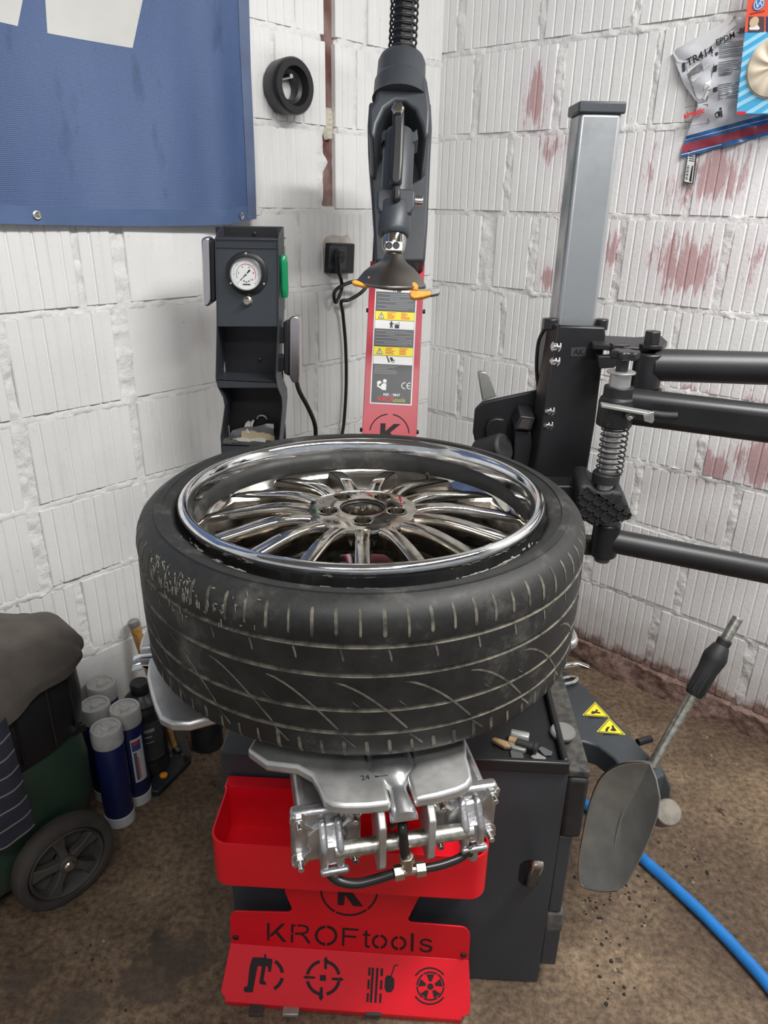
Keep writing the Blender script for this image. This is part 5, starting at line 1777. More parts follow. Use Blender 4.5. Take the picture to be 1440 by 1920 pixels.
# wedge pad with a moulded grid
FP = 1.185
pad_px = [(1084, 918), (1092, 910), (1108, 912), (1120, 924), (1150, 922), (1166, 924), (1186, 968), (1184, 975), (1162, 980), (1112, 988), (1090, 975), (1082, 950)]
pd_ = MB(); pd_.prism([at(x, y, f=FP) for x, y in pad_px], Vector((0.006, 0.075, 0.012)))
wp = part('wedge_pad', pd_, M['black_rubber'], ht, label='black rubber wedge pad with a moulded grid', bevel=0.005)
gd = MB()
for (xa, ya), (xb, yb) in (((1086, 925), (1165, 975)), ((1100, 914), (1182, 970)), ((1085, 942), (1140, 982)), ((1118, 925), (1184, 966)), ((1086, 962), (1120, 984)),
                           ((1150, 926), (1094, 976)), ((1166, 930), (1110, 984)), ((1176, 948), (1140, 982)), ((1125, 926), (1086, 960)), ((1104, 916), (1084, 934)), ((1182, 962), (1164, 978))):
    p0, p1 = at(xa, ya, f=FP - .001), at(xb, yb, f=FP - .001)
    d = (p1 - p0).normalized()
    gd.box((p0 + p1) / 2, ((p1 - p0).length, 0.005, 0.0032), (d, Vector((0, 1, 0)), d.cross(Vector((0, 1, 0)))))
part('pad_grid', gd, M['black_rubber'], wp, smooth=0, kind='stuff')
pd_ = MB(); pd_.box(at(1060, 925, f=FP + .08), (0.10, 0.05, 0.05)); part('pad_carrier', pd_, M['black'], ht, bevel=0.004)
# lower arm
FL_ = 1.215
l0, l1 = at(1130, 1040, f=FL_), at(1133, 978, f=FL_)
la_ = MB(); la_.cyl(l0, Vector((l0.x, l0.y, l1.z)), 0.0245, n=36)
part('lower_hub', la_, M['black'], ht, bevel=0.003)
la_ = MB(); la_.cyl(l0 - UP * 0.013, l0, 0.0145, n=24); part('lower_hub_pin', la_, mat('grey_pin', (0.10, 0.10, 0.10), .5), ht, bevel=0.003)
la_ = MB(); la_.prism([at(x, y, f=FL_ + .01) for x, y in ((1070, 1012), (1125, 1014), (1125, 1044), (1070, 1040))], Vector((0, 0.03, 0)))
part('lower_bracket', la_, M['black'], ht, bevel=0.004)
a_, b_ = at(1140, 1012, f=FL_), at(1475, 1078, f=FL_ - 0.07)
la_ = MB(); la_.cyl(a_, b_ + (b_ - a_).normalized() * 0.15, 0.0225, n=36)
part('lower_arm', la_, M['black'], ht, label='lower black round tube arm')

# ================================================================== on the left wall
def polyL(pts, off): return [onL(x, y, off) for x, y in pts]


# blue mesh banner, printed white at its top, hanging a little off the wall
bnr = thing('banner', 'blue mesh banner with white print hanging on the left white wall', 'banner', W(XL + 0.01, 0.9, 1.353))
y_l, y_r, z_b, z_t = -0.30, 1.233, 1.352, 2.36


def ban(yy, zz):
    """gentle folds, the right edge lifts off the wall, the hem hangs free"""
    t = (yy - y_l) / (y_r - y_l)
    low = max(0, 1 - (zz - z_b) / 0.5)
    d = 0.016 + 0.010 * low + 0.003 * math.sin(zz * 7 + yy * 3) + 0.004 * math.sin(yy * 13)
    e_ = max(0, (yy - (y_r - 0.16)) / 0.16)
    d += 0.012 * math.sin(min(e_ * 1.6, 1) * math.pi)
    d = max(d, 0.019)
    zz2 = zz + (0.006 * math.sin(yy * 5) - 0.004 * t + 0.010 * e_ ** 2) * low
    return W(XL + d, yy - 0.016 * low * e_, zz2)


bm_ = MB()
NYB, NZB = 70, 46
bm_.sheet([[ban(y_l + (y_r - y_l) * i / NYB, z_b + (z_t - z_b) * j / NZB) for i in range(NYB + 1)] for j in range(NZB + 1)], 0.0012)


def mesh_fabric():
    m_ = mat('blue_mesh_fabric', (0.055, 0.105, 0.30), 0.55)
    nt = m_.node_tree; b = nt.nodes['Principled BSDF']
    geo = nt.nodes.new('ShaderNodeNewGeometry')
    n = nt.nodes.new('ShaderNodeTexNoise'); n.inputs['Scale'].default_value = 3.2; n.inputs['Detail'].default_value = 6
    mp = nt.nodes.new('ShaderNodeMapping'); mp.inputs['Scale'].default_value = (1, 1, 0.35)
    nt.links.new(geo.outputs['Position'], mp.inputs['Vector']); nt.links.new(mp.outputs['Vector'], n.inputs['Vector'])
    r = nt.nodes.new('ShaderNodeValToRGB'); e = r.color_ramp.elements
    e[0].position = 0.32; e[0].color = (0.048, 0.092, 0.215, 1); e[1].position = 0.70; e[1].color = (0.098, 0.152, 0.300, 1)
    nt.links.new(n.outputs['Fac'], r.inputs['Fac'])
    # dark smudges
    n2 = nt.nodes.new('ShaderNodeTexNoise'); n2.inputs['Scale'].default_value = 14; n2.inputs['Detail'].default_value = 5
    nt.links.new(mp.outputs['Vector'], n2.inputs['Vector'])
    mr = nt.nodes.new('ShaderNodeMapRange'); mr.inputs['From Min'].default_value = 0.62; mr.inputs['From Max'].default_value = 0.74; mr.inputs['To Max'].default_value = 0.6
    nt.links.new(n2.outputs['Fac'], mr.inputs['Value'])
    mx = nt.nodes.new('ShaderNodeMix'); mx.data_type = 'RGBA'; mx.inputs[7].default_value = (0.02, 0.035, 0.09, 1)
    nt.links.new(mr.outputs['Result'], mx.inputs[0]); nt.links.new(r.outputs['Color'], mx.inputs[6])
    nt.links.new(mx.outputs[2], b.inputs['Base Color'])
    w1 = nt.nodes.new('ShaderNodeTexWave'); w1.bands_direction = 'Z'; w1.inputs['Scale'].default_value = 95; w1.inputs['Distortion'].default_value = 0.4
    nt.links.new(geo.outputs['Position'], w1.inputs['Vector'])
    w2 = nt.nodes.new('ShaderNodeTexWave'); w2.bands_direction = 'Y'; w2.inputs['Scale'].default_value = 95
    nt.links.new(geo.outputs['Position'], w2.inputs['Vector'])
    ad = nt.nodes.new('ShaderNodeMath'); ad.operation = 'ADD'
    nt.links.new(w1.outputs['Fac'], ad.inputs[0]); nt.links.new(w2.outputs['Fac'], ad.inputs[1])
    bp = nt.nodes.new('ShaderNodeBump'); bp.inputs['Strength'].default_value = 0.35; bp.inputs['Distance'].default_value = 0.001
    nt.links.new(ad.outputs[0], bp.inputs['Height']); nt.links.new(bp.outputs['Normal'], b.inputs['Normal'])
    return m_


part('mesh_sheet', bm_, mesh_fabric(), bnr, smooth=60)


def ban_d(yy, zz):
    p = ban(yy, zz); return p + WX * 0.0004


def print_on_banner(pts, nm):
    """a printed shape that follows the folds: cut into strips along the height"""
    c = [onL(x, y, 0.018) for x, y in pts]
    P = [(p.dot(WY), p.z) for p in c]
    (x0, z0), (x1, z1), (x2, z2), (x3, z3) = P       # bottom left, bottom right, top right, top left
    rows = []
    for j in range(13):
        t = j / 12
        row = []
        for i in range(13):
            u = i / 12
            ya = (x0 + (x1 - x0) * u) * (1 - t) + (x3 + (x2 - x3) * u) * t
            za = (z0 + (z1 - z0) * u) * (1 - t) + (z3 + (z2 - z3) * u) * t
            row.append(ban_d(ya, za))
        rows.append(row)
    b = MB(); b.sheet(rows, 0.0003)
    part(nm, b, M['banner_white'], bnr, smooth=60, label='white printed shape')


print_on_banner([(87, 60), (247, 87), (300, -150), (76, -150)], 'white_print')
print_on_banner([(-40, 33), (30, 48), (72, -150), (-60, -150)], 'white_print')
# doubled hem and eyelets
hm = MB()
hm.sheet([[ban(y_l + (y_r - y_l) * i / NYB, z_b - 0.001 + 0.034 * j / 3) + WX * 0.0008 for i in range(NYB + 1)] for j in range(4)], 0.0006)
part('hem', hm, mat('blue_hem', (0.072, 0.122, 0.25), 0.55, var=0.1, vscale=12), bnr, smooth=60)
es = MB()
es.sheet([[ban(y_r - 0.03 + 0.0305 * i / 3, z_b + (z_t - z_b) * j / NZB) + WX * 0.0014 for i in range(4)] for j in range(NZB + 1)], 0.0006)
part('side_hem', es, mat('blue_side_hem', (0.105, 0.14, 0.24), 0.55, var=0.1, vscale=12), bnr, smooth=60)
for px, py in ((70, 400), (460, 404)):
    p = onL(px, py, 0.03)
    yy, zz = p.dot(WY), p.z
    q = ban(min(yy, y_r - 0.006), zz) + WX * 0.0022
    ey = MB(); ey.lathe(q, (WX + WY * (0.5 if px > 300 else 0)), [(0.0042, 0.0), (0.0050, 0.0015), (0.0066, 0.0018), (0.0088, 0.0008), (0.009, 0)], 24)
    part('eyelet', ey, M['bolt'], bnr, label='nickel eyelet')

# black ring hung on the wall
rg = MB()
rc = onL(541, 163, 0.030)
rprof = [(0.030, -0.028), (0.052, -0.028), (0.055, -0.022), (0.0575, 0.012), (0.0575, 0.022), (0.054, 0.027), (0.040, 0.027), (0.038, 0.022), (0.0345, 0.008), (0.026, 0.004), (0.026, -0.020), (0.030, -0.028)]
rg.lathe(rc, WX, [(r_ * 1.07, h_) for r_, h_ in rprof], 56, caps=False)
single('wall_ring', rg, M['black_plastic'], 'black plastic ring hanging on the left wall beside the blue banner', 'ring', rc - WX * 0.03, smooth=40)
pn = MB(); pn.cyl(rc - WX * 0.035 + UP * 0.020, rc + WX * 0.012 + UP * 0.022, 0.005, n=14)
single('wall_peg', pn, M['bolt'], 'bright steel peg inside the black ring on the wall', 'peg', rc - WX * 0.03 + UP * 0.02)

# socket with plug and cable
so = thing('wall_socket', 'black wall socket with its surround beside the red column', 'socket', onL(633, 483, 0.0))
sob = MB()
sp_ = polyL([(612, 455), (655, 456), (653, 512), (609, 512)], 0.006)
sob.prism([p - WX * 0.010 for p in sp_], WX * 0.034)
part('socket_box', sob, M['black_plastic'], so, bevel=0.004)
sob = MB(); sob.prism(polyL([(617, 461), (649, 462), (647, 505), (615, 504)], 0.0305), WX * 0.004)
part('socket_plate', sob, M['charcoal'], so, bevel=0.003)
sd = MB(); sd.prism([p for p in polyL([(604, 458), (608, 446), (622, 440), (640, 443), (652, 440), (658, 450), (658, 470), (656, 510), (640, 516), (607, 514)], 0.0015)], WX * 0.0012)
sdo = part('bare_plaster', sd, mat('bare_brown_plaster', (0.58, 0.50, 0.42), 0.9, col2=(0.70, 0.68, 0.64), vscale=40, bump=0.4), so, smooth=0, label='brown bare plaster round the socket')
pw = thing('power_plug', 'black power plug and looped cable below the wall socket', 'cable', onL(632, 495, 0.035))
pl1 = MB(); pl1.lathe(onL(633, 480, 0.034), WX, [(0.019, 0), (0.019, 0.012), (0.014, 0.020), (0.008, 0.022)], 28)
part('plug_head', pl1, M['black_plastic'], pw)
pl1 = MB(); pl1.tube([onL(633, 482, 0.048), onL(634, 500, 0.046), onL(637, 516, 0.040)], [0.010, 0.006], 14)
part('plug_sleeve', pl1, M['black_plastic'], pw)
pl1 = MB()
pl1.tube([onL(637, 514, 0.040), onL(641, 540, 0.03), onL(630, 567, 0.03), onL(627, 548, 0.035), onL(645, 534, 0.045), onL(670, 527, 0.055), onL(690, 530, 0.06), onL(678, 548, 0.055), onL(655, 562, 0.04),
          onL(640, 566, 0.03), onL(643, 590, 0.02), onL(648, 650, 0.02), onL(649, 720, 0.02), onL(645, 790, 0.02), onL(640, 826, 0.02), onL(636, 900, 0.02), onL(634, 1000, 0.03)], 0.0052, 12)
part('power_cable', pl1, M['hose_black'], pw)

# ================================================================== inflation gauge post
GF = 1.58
GP = Vector((-0.30, GF + 0.04, 0))
gq = thing('inflation_post', 'dark grey inflation post with a round pressure gauge and chrome grips', 'gauge post', GP)


def G(px, py, d=0.0): return at(px, py, f=GF + d)


DEP = 0.085
# side flanges with the waisted outline; left and right
def flange(front, back_d, tx):
    b = MB()
    n = len(front)
    fr_ = [G(x, y) for x, y in front]
    bk_ = [Vector((p.x, p.y + DEP, p.z)) for p in fr_]
    t_ = Vector((tx, 0, 0))
    vs = fr_ + bk_ + [p + t_ for p in fr_] + [p + t_ for p in bk_]
    fs = []
    for i in range(n - 1):
        fs += [(i, i + 1, n + i + 1, n + i), (2 * n + i + 1, 2 * n + i, 3 * n + i, 3 * n + i + 1), (i + 1, i, 2 * n + i, 2 * n + i + 1), (n + i, n + i + 1, 3 * n + i + 1, 3 * n + i)]
    fs += [(0, n, 3 * n, 2 * n), (n - 1, 3 * n - 1, 4 * n - 1, 2 * n - 1)]
    b.add(vs, fs)
    return b


Lf = [(403, 446), (404, 500), (406, 600), (405, 660), (404, 708), (408, 726), (418, 745), (421, 762), (418, 785), (413, 820), (416, 850), (424, 865), (430, 940)]
Rf = [(522, 448), (523, 500), (523, 600), (520, 660), (518, 705), (521, 726), (529, 745), (530, 762), (528, 785), (525, 820), (523, 850), (522, 880), (520, 940)]
b = flange(Lf, 0, 0.0018); part('side_flange', b, M['charcoal'], gq, smooth=0)
b = flange(Rf, 0, -0.0018); part('side_flange', b, M['charcoal'], gq, smooth=0)
# cap with its back upstand
b = MB()
b.prism([G(403, 447), G(522, 449), G(522, 449) + Vector((0.004, DEP, 0)), G(403, 447) + Vector((0.0, DEP, 0))], UP * -0.002)
part('top_shelf', b, M['charcoal'], gq, smooth=0)
b = MB()
tL, tR = G(403, 447), G(522, 449)
b.prism([tL, Vector((tL.x, tL.y + DEP, tL.z)), Vector((tL.x, tL.y + DEP, tL.z + 0.022)), Vector((tL.x, tL.y + .02, tL.z + 0.010))], Vector((0.0018, 0, 0)))
b.prism([tR, Vector((tR.x, tR.y + DEP, tR.z)), Vector((tR.x, tR.y + DEP, tR.z + 0.022)), Vector((tR.x, tR.y + .02, tR.z + 0.010))], Vector((-0.0018, 0, 0)))
b.prism([Vector((tL.x, tL.y + DEP, tL.z)), Vector((tR.x, tR.y + DEP, tR.z)), Vector((tR.x, tR.y + DEP, tR.z + 0.022)), Vector((tL.x, tL.y + DEP, tL.z + 0.022))], Vector((0, 0.002, 0)))
part('top_upstand', b, M['charcoal'], gq, smooth=0)
# gauge panel, lower shelf edge, back plate, bottom pan
b = MB(); b.prism([G(404, 463, .004), G(522, 465, .004), G(522, 612, .004), G(406, 612, .004)], Vector((0, 0.002, 0)))
gp_ = part('gauge_panel', b, M['charcoal'], gq, smooth=0)
b = MB(); b.prism([G(405, 462, .001), G(522, 464, .001), G(522, 466, .001), G(405, 464, .001)], Vector((0, 0.006, 0)))
b.prism([G(404, 448, .003), G(522, 450, .003), G(522, 464, .004), G(404, 462, .004)], Vector((0, 0.002, 0)))
part('panel_fold', b, M['charcoal'], gq, smooth=0)
b = MB()
p0_, p1_ = G(404, 440, DEP), G(524, 440, DEP)
b.prism([Vector((p0_.x + .001, p0_.y - .001, 0.70)), Vector((p1_.x - .002, p0_.y - .001, 0.70)), Vector((p1_.x - .004, p0_.y - .001, 1.345)), Vector((p0_.x + .001, p0_.y - .001, 1.345))], Vector((0, 0.002, 0)))
part('back_plate', b, M['black'], gq, smooth=0)
b = MB(); b.prism([G(404, 712, .002), G(518, 717, .002), G(521, 727, .002), G(409, 727, .002)], Vector((0, 0.002, 0)))
b.prism([G(404, 712, .002), G(518, 717, .002), G(518, 717, .002) + Vector((0, DEP - .004, 0)), G(404, 712, .002) + Vector((0, DEP - .004, 0))], UP * -0.0015)
part('middle_shelf', b, M['charcoal'], gq, smooth=0)
b = MB(); sL, sR = G(414, 834, .001), G(523, 836, .001)
b.prism([sL, sR, sR + Vector((0, DEP - .004, 0)), sL + Vector((0, DEP - .004, 0))], UP * -0.002)
b.prism([sL, sR, sR - UP * 0.05, sL - UP * 0.05], Vector((0, 0.002, 0)))
part('bottom_pan', b, M['charcoal'], gq, smooth=0)
b = MB(); b.box(Vector((-0.305, GF + 0.110, 0.40)), (0.06, 0.045, 0.84)); part('post_leg', b, M['black'], gq, bevel=0.003)
b = MB(); b.box(Vector((-0.305, GF + 0.090, 0.008)), (0.16, 0.16, 0.016)); part('post_foot', b, M['black'], gq, bevel=0.002)
# gauge
gc = G(463.5, 513, .004)
ga = MB()
ga.lathe(gc, (0, -1, 0), [(0.0435, 0), (0.0435, 0.004), (0.0405, 0.006), (0.0350, 0.0065), (0.0350, 0.016), (0.0325, 0.0175), (0.0318, 0.0140)], 56, caps=False)
gau = part('pressure_gauge', ga, M['black_plastic'], gq, label='round pressure gauge with a black flange', smooth=40)
ga = MB(); ga.lathe(gc, (0, -1, 0), [(0.0325, 0.0176), (0.0318, 0.0184), (0.0308, 0.0176), (0.0305, 0.012)], 48, caps=False); part('gauge_bezel', ga, M['dull_steel'], gau)
ga = MB(); ga.cyl(gc + Vector((0, -0.011, 0)), gc + Vector((0, -0.0122, 0)), 0.0308, n=48); part('dial', ga, M['glass_white'], gau)
frg = frame(gc + Vector((0, -0.0126, 0)), (1, 0, 0), (0, 0, 1))


def dial(poly): return [frg @ Vector((x, y, 0)) for x, y in poly]


def arc2(r0, r1, a0, a1, n=16): return [(r1 * math.cos(R(a0 + (a1 - a0) * i / n)), r1 * math.sin(R(a0 + (a1 - a0) * i / n))) for i in range(n + 1)] + [(r0 * math.cos(R(a1 + (a0 - a1) * i / n)), r0 * math.sin(R(a1 + (a0 - a1) * i / n))) for i in range(n + 1)]


ga = MB(); ga.prism(dial(arc2(0.0196, 0.0206, -30, 128)), (0, -0.0002, 0)); part('red_scale', ga, M['red_print'], gau, smooth=0)
ga = MB(); ga.prism(dial(arc2(0.0196, 0.0204, 128, 205)), (0, -0.0002, 0)); part('green_scale', ga, M['green'], gau, smooth=0)
ga = MB()
for i in range(31):
    a = 225 - 270 * i / 30; l_ = 0.0035 if i % 5 == 0 else 0.0018
    ga.prism(dial([(r_ * math.cos(R(a + d)), r_ * math.sin(R(a + d))) for r_, d in ((0.0275, -.7), (0.0275, .7), (0.0275 - l_, .9), (0.0275 - l_, -.9))]), (0, -0.0002, 0))
for i, (x, y) in enumerate(((-0.005, -0.0135), (0.0, -0.0155), (0.005, -0.0138), (0, -0.0205))):
    ga.prism(dial([(x - (.008 if i == 3 else .0015), y - .0012), (x + (.008 if i == 3 else .0015), y - .0012), (x + (.008 if i == 3 else .0012), y + .0012), (x - (.008 if i == 3 else .0012), y + .0012)]), (0, -0.0002, 0))
part('dial_print', ga, M['black_print'], gau, smooth=0, kind='stuff')
for i, t_ in enumerate(('0', '2', '4', '6', '8', '10')):
    a = 225 - 270 * i / 5
    part('dial_figure', text_mb(t_, 0.0055, frame(gc + Vector((0.0155 * math.cos(R(a)), -0.0126, 0.0155 * math.sin(R(a)))), (1, 0, 0), (0, 0, 1)), 0.0001), M['black_print'], gau, smooth=0)
a = R(225); dv, nv = Vector((math.cos(a), 0, math.sin(a))), Vector((-math.sin(a), 0, math.cos(a)))
ga = MB(); c0_ = gc + Vector((0, -0.0135, 0))
ga.prism([c0_ + dv * 0.022, c0_ + nv * 0.0010, c0_ - dv * 0.006 + nv * 0.0010, c0_ - dv * 0.010 + nv * 0.0022, c0_ - dv * 0.013, c0_ - dv * 0.010 - nv * 0.0022, c0_ - dv * 0.006 - nv * 0.0010, c0_ - nv * 0.0010], (0, -0.0004, 0))
part('needle', ga, M['black_print'], gau, smooth=0)
ga = MB(); ga.lathe(c0_, (0, -1, 0), [(0.0022, 0), (0.0022, 0.001), (0.0010, 0.0018)], 14); part('needle_hub', ga, M['bolt'], gau)
bolts(gau, 'flange_screw', [(gc + Vector((0.0395 * math.cos(R(a)), -0.0052, 0.0395 * math.sin(R(a)))), (0, -1, 0)) for a in (90, 210, 330)], MB().lathe((0, 0, 0), UP, [(0.0030, 0), (0.0028, 0.001), (0.001, 0.0017)], 14), M['bolt'])
b = MB(); q_ = G(465, 564, .004); b.lathe(q_, (0, -1, 0), [(0.0095, 0), (0.0095, 0.004), (0.0072, 0.005), (0.0072, 0.012), (0.0060, 0.0135), (0.003, 0.0135)], 24)
part('valve_button', b, M['brass'], gq, label='brass button below the gauge')
b = MB(); b.lathe(G(478, 448, DEP - .004) + UP * 0.011, (0, -1, 0), [(0.004, 0), (0.004, 0.002), (0.002, 0.003)], 12); part('panel_screw', b, M['black_plastic'], gq)
b = MB(); b.lathe(G(487, 674, DEP - .004), (0, -1, 0), [(0.004, 0), (0.004, 0.002), (0.002, 0.003)], 12); part('panel_screw', b, M['black_plastic'], gq)
b = MB(); pts_ = []
for i in range(13):
    pts_.append(G(491, 786, DEP - .012) + Vector((0.011 * math.cos(R(180 - 15 * i)), 0, 0.009 * math.sin(R(180 - 15 * i)))))
b.tube(pts_, 0.0022, 8, smooth=False); part('wire_ring', b, M['dull_steel'], gq)
# chrome grips on black stand-offs
def grip(outer, inner, d0, d1, blocks, lab):
    b = MB(); b.prism([G(x, y, d0) for x, y in outer], Vector((0, d1 - d0, 0)))
    o = part('grip', b, M['grip_chrome'], gq, label=lab, bevel=0.006, seg=4)
    b = MB(); b.prism([G(x, y, d0 + .003) for x, y in inner], Vector((0, d1 - d0 - .006, 0)))
    part('grip_back', b, M['black_plastic'], o, bevel=0.003)
    for bl_ in blocks:
        b = MB(); b.prism([G(x, y, d0 + .006) for x, y in bl_], Vector((0, 0.03, 0)))
        part('grip_stand_off', b, M['black_plastic'], o, bevel=0.002)


grip([(377, 452), (379, 446), (386, 444), (393, 447), (396, 560), (394, 571), (388, 576), (381, 573), (379, 562)], [(393, 448), (403, 450), (405, 562), (396, 570)], 0.012, 0.05,
     [[(396, 462), (405, 462), (405, 490), (397, 490)], [(397, 530), (406, 530), (406, 556), (398, 556)]], 'chrome grip on the post\'s left side')
grip([(541, 600), (545, 594), (553, 592), (560, 594), (562, 604), (562, 700), (561, 716), (555, 720), (547, 717), (542, 706)], [(531, 604), (542, 601), (542, 706), (532, 700)], 0.03, 0.065,
     [[(524, 618), (534, 616), (534, 644), (524, 644)], [(521, 668), (534, 668), (534, 695), (521, 698)]], 'chrome grip on the post\'s right side')
# air hose leaving the post
b = MB(); b.tube([G(556, 716, .05), G(562, 735, .05), G(578, 765, .06), G(590, 795, .07), G(592, 826, .09), G(591, 900, .12), G(588, 1000, .14)], 0.0052, 12)
part('post_hose', b, M['hose_black'], gq)
# green tool clipped to the right flange
sc = thing('screwdriver', 'green handled screwdriver hanging on the right edge of the gauge post', 'screwdriver', G(533, 520, .02))
b = MB(); b.lathe(G(534, 558, .02), (0.002, 0, 1), [(0.0060, 0), (0.0078, 0.004), (0.0086, 0.02), (0.0082, 0.05), (0.0086, 0.07), (0.0075, 0.083), (0.005, 0.086)], 10)
part('handle', b, M['green'], sc)
b = MB(); b.cyl(G(533.5, 580, .02), G(533.5, 462, .02), 0.0018, n=10); part('shaft', b, M['bolt'], sc)
# packets and papers in the bottom pan
zpan = sL.z
def packet(nm, lab, cat, pxs, d, th, mt, lean=0.02):
    b = MB()
    ps = [G(x, y, d) for x, y in pxs]
    n = 6
    rows = []
    for j in range(n + 1):
        t = j / n
        l_, r_ = ps[0] + (ps[3] - ps[0]) * t, ps[1] + (ps[2] - ps[1]) * t
        rows.append([l_ + (r_ - l_) * (i / n) + Vector((0, lean * t + 0.003 * math.sin(i * 1.3 + j), 0.002 * math.sin(i * 2.1 + j * .7))) for i in range(n + 1)])
    b.sheet(rows, th)
    return single(nm, b, mt, lab, cat, ps[0], group=None, smooth=60)


packet('plastic_packet', 'grey crinkled plastic packet at the back of the post\'s bottom pan', 'packet', [(424, 830), (514, 830), (512, 796), (434, 808)], 0.044, 0.003, M['poly_dark'], 0.010)
packet('paper_sheet', 'crumpled pale paper above the packets in the post\'s bottom pan', 'paper', [(455, 815), (470, 812), (474, 792), (458, 796)], 0.048, 0.0015, M['paper'])
packet('card_packet', 'brown card packet standing in the post\'s bottom pan', 'packet', [(452, 833), (516, 834), (512, 817), (450, 811)], 0.032, 0.003, M['kraft'])
packet('white_packet', 'white paper packet with red print in front of the brown card packet', 'packet', [(432, 834), (498, 835), (496, 826), (434, 826)], 0.020, 0.003, M['paper'])
packet('black_packet', 'black packet lying at the left front of the post\'s bottom pan', 'packet', [(417, 834), (445, 835), (442, 830), (416, 826)], 0.008, 0.003, M['poly_dark'])

# ================================================================== on the right wall
bag = thing('parts_bag', 'clear and grey plastic bag of valves printed TR414 on the right wall', 'bag', onR(1335, 160, 0.0))


def bagpt(px, py, bulge):
    return onR(px, py, 0.010 + bulge)


M['bag_film'] = mat('grey_bag_film', (0.62, 0.63, 0.67), 0.25, var=0.05, vscale=20, coat=0.4, bump=0.5, bscale=26)
M['bag_clear'] = mat('clear_bag_film', (0.82, 0.82, 0.82), 0.16, coat=0.4, bump=0.5, bscale=30)
M['bag_blue'] = mat('bag_blue_band', (0.025, 0.13, 0.36), 0.3, coat=0.4, bump=0.35, bscale=30)
M['bag_red'] = mat('bag_red_band', (0.34, 0.05, 0.08), 0.3, coat=0.4, bump=0.35, bscale=30)
M['bag_dark'] = mat('valves_in_bag', (0.10, 0.105, 0.115), 0.25, col2=(0.28, 0.28, 0.30), vscale=70, coat=0.5)
Lb = [(1380, 28), (1259, 97), (1283, 160), (1310, 195), (1287, 255), (1281, 270), (1276, 296)]
Rb = [(1445, 28), (1445, 70), (1445, 120), (1445, 165), (1445, 212), (1445, 230), (1445, 252)]


def bag_uv(u, v):
    k_ = v * (len(Lb) - 1); i = min(int(k_), len(Lb) - 2); t = k_ - i
    l_ = (Lb[i][0] + (Lb[i + 1][0] - Lb[i][0]) * t, Lb[i][1] + (Lb[i + 1][1] - Lb[i][1]) * t)
    r_ = (Rb[i][0] + (Rb[i + 1][0] - Rb[i][0]) * t, Rb[i][1] + (Rb[i + 1][1] - Rb[i][1]) * t)
    return l_[0] + (r_[0] - l_[0]) * u, l_[1] + (r_[1] - l_[1]) * u


def bag_bulge(px, py):
    t = max(0, min(1, (px - 1262) / 180)); s_ = max(0, min(1, (py - 60) / 210))
    return 0.022 * math.sin(math.pi * min(1, t * 1.1)) * math.sin(math.pi * min(1, s_ * 1.05)) + 0.004 * math.sin(px * .11 + py * .05) + 0.003 * math.sin(px * .05 - py * .13)


def bag_patch(nm, u0, u1, v0, v1, m_, nu=18, nv=18, lift=0.0, th=0.0015, lab=None, kind=None):
    b = MB()
    rows = []
    for j in range(nv + 1):
        row = []
        for i in range(nu + 1):
            px, py = bag_uv(u0 + (u1 - u0) * i / nu, v0 + (v1 - v0) * j / nv)
            row.append(bagpt(px, py, bag_bulge(px, py) + lift))
        rows.append(row)
    b.sheet(rows, -th)
    return part(nm, b, m_, bag, smooth=60, label=lab)


def bag_poly(nm, polys, m_, lift=0.0008, lab=None):
    """print lying on the bag: each outline follows its bulge"""
    b = MB()
    for p in polys:
        b.prism([bagpt(x, y, bag_bulge(x, y) + lift) for x, y in p], -WY * 0.0004)
    return part(nm, b, m_, bag, smooth=0, label=lab, kind='stuff' if len(polys) > 2 else None)


V5 = 4 / 6
bag_patch('bag_top', 0, 1, 0.0, V5, M['bag_film'], 22, 26)
bag_patch('blue_band', 0, 1, V5, V5 + 0.10, M['bag_blue'], 22, 5)
bag_patch('bag_bottom', 0, 1, V5 + 0.10, 1.0, M['bag_blue'], 22, 8)
bag_patch('red_band', 0, 1, 0.83, 0.945, M['bag_red'], 22, 4, lift=0.0006, th=0.0005)
bag_patch('white_line', 0, 1, 0.752, 0.762, M['white_print'], 22, 1, lift=0.0006, th=0.0005)
bag_patch('white_line', 0, 0.45, 0.958, 0.968, M['white_print'], 22, 1, lift=0.0006, th=0.0005)
bag_poly('label_panel', [[(1286, 122), (1336, 86), (1337, 100), (1290, 136)]], M['white_print'])
bag_poly('header_flap', [[(1260, 98), (1375, 30), (1382, 46), (1338, 84), (1284, 118), (1270, 116)]], M['bag_clear'], 0.0012)
bag_poly('clear_window', [[(1288, 139), (1336, 102), (1339, 122), (1326, 190), (1308, 194), (1298, 165)]], M['bag_dark'], 0.0010, 'dark valves behind the bag window')
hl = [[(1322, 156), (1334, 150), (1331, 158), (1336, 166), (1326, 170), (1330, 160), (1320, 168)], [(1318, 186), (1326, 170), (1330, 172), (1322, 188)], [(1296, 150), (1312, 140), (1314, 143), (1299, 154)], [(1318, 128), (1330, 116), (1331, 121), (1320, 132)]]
bag_poly('painted_glint', hl, M['white_print'], 0.0018)  # highlights on the film, painted as white shapes


def bag_text(s_, px, py, size, ang, m_, nm, bold=0.0, sx=1.0, lift=0.007):
    c = bagpt(px, py, bag_bulge(px, py) + lift)
    x = (WX * math.cos(R(ang)) + UP * math.sin(R(ang))); y = (UP * math.cos(R(ang)) - WX * math.sin(R(ang)))
    return part(nm, text_mb(s_, size, frame(c, x, y, -WY), 0.0003, sx=sx, bold=bold), m_, bag, smooth=0)


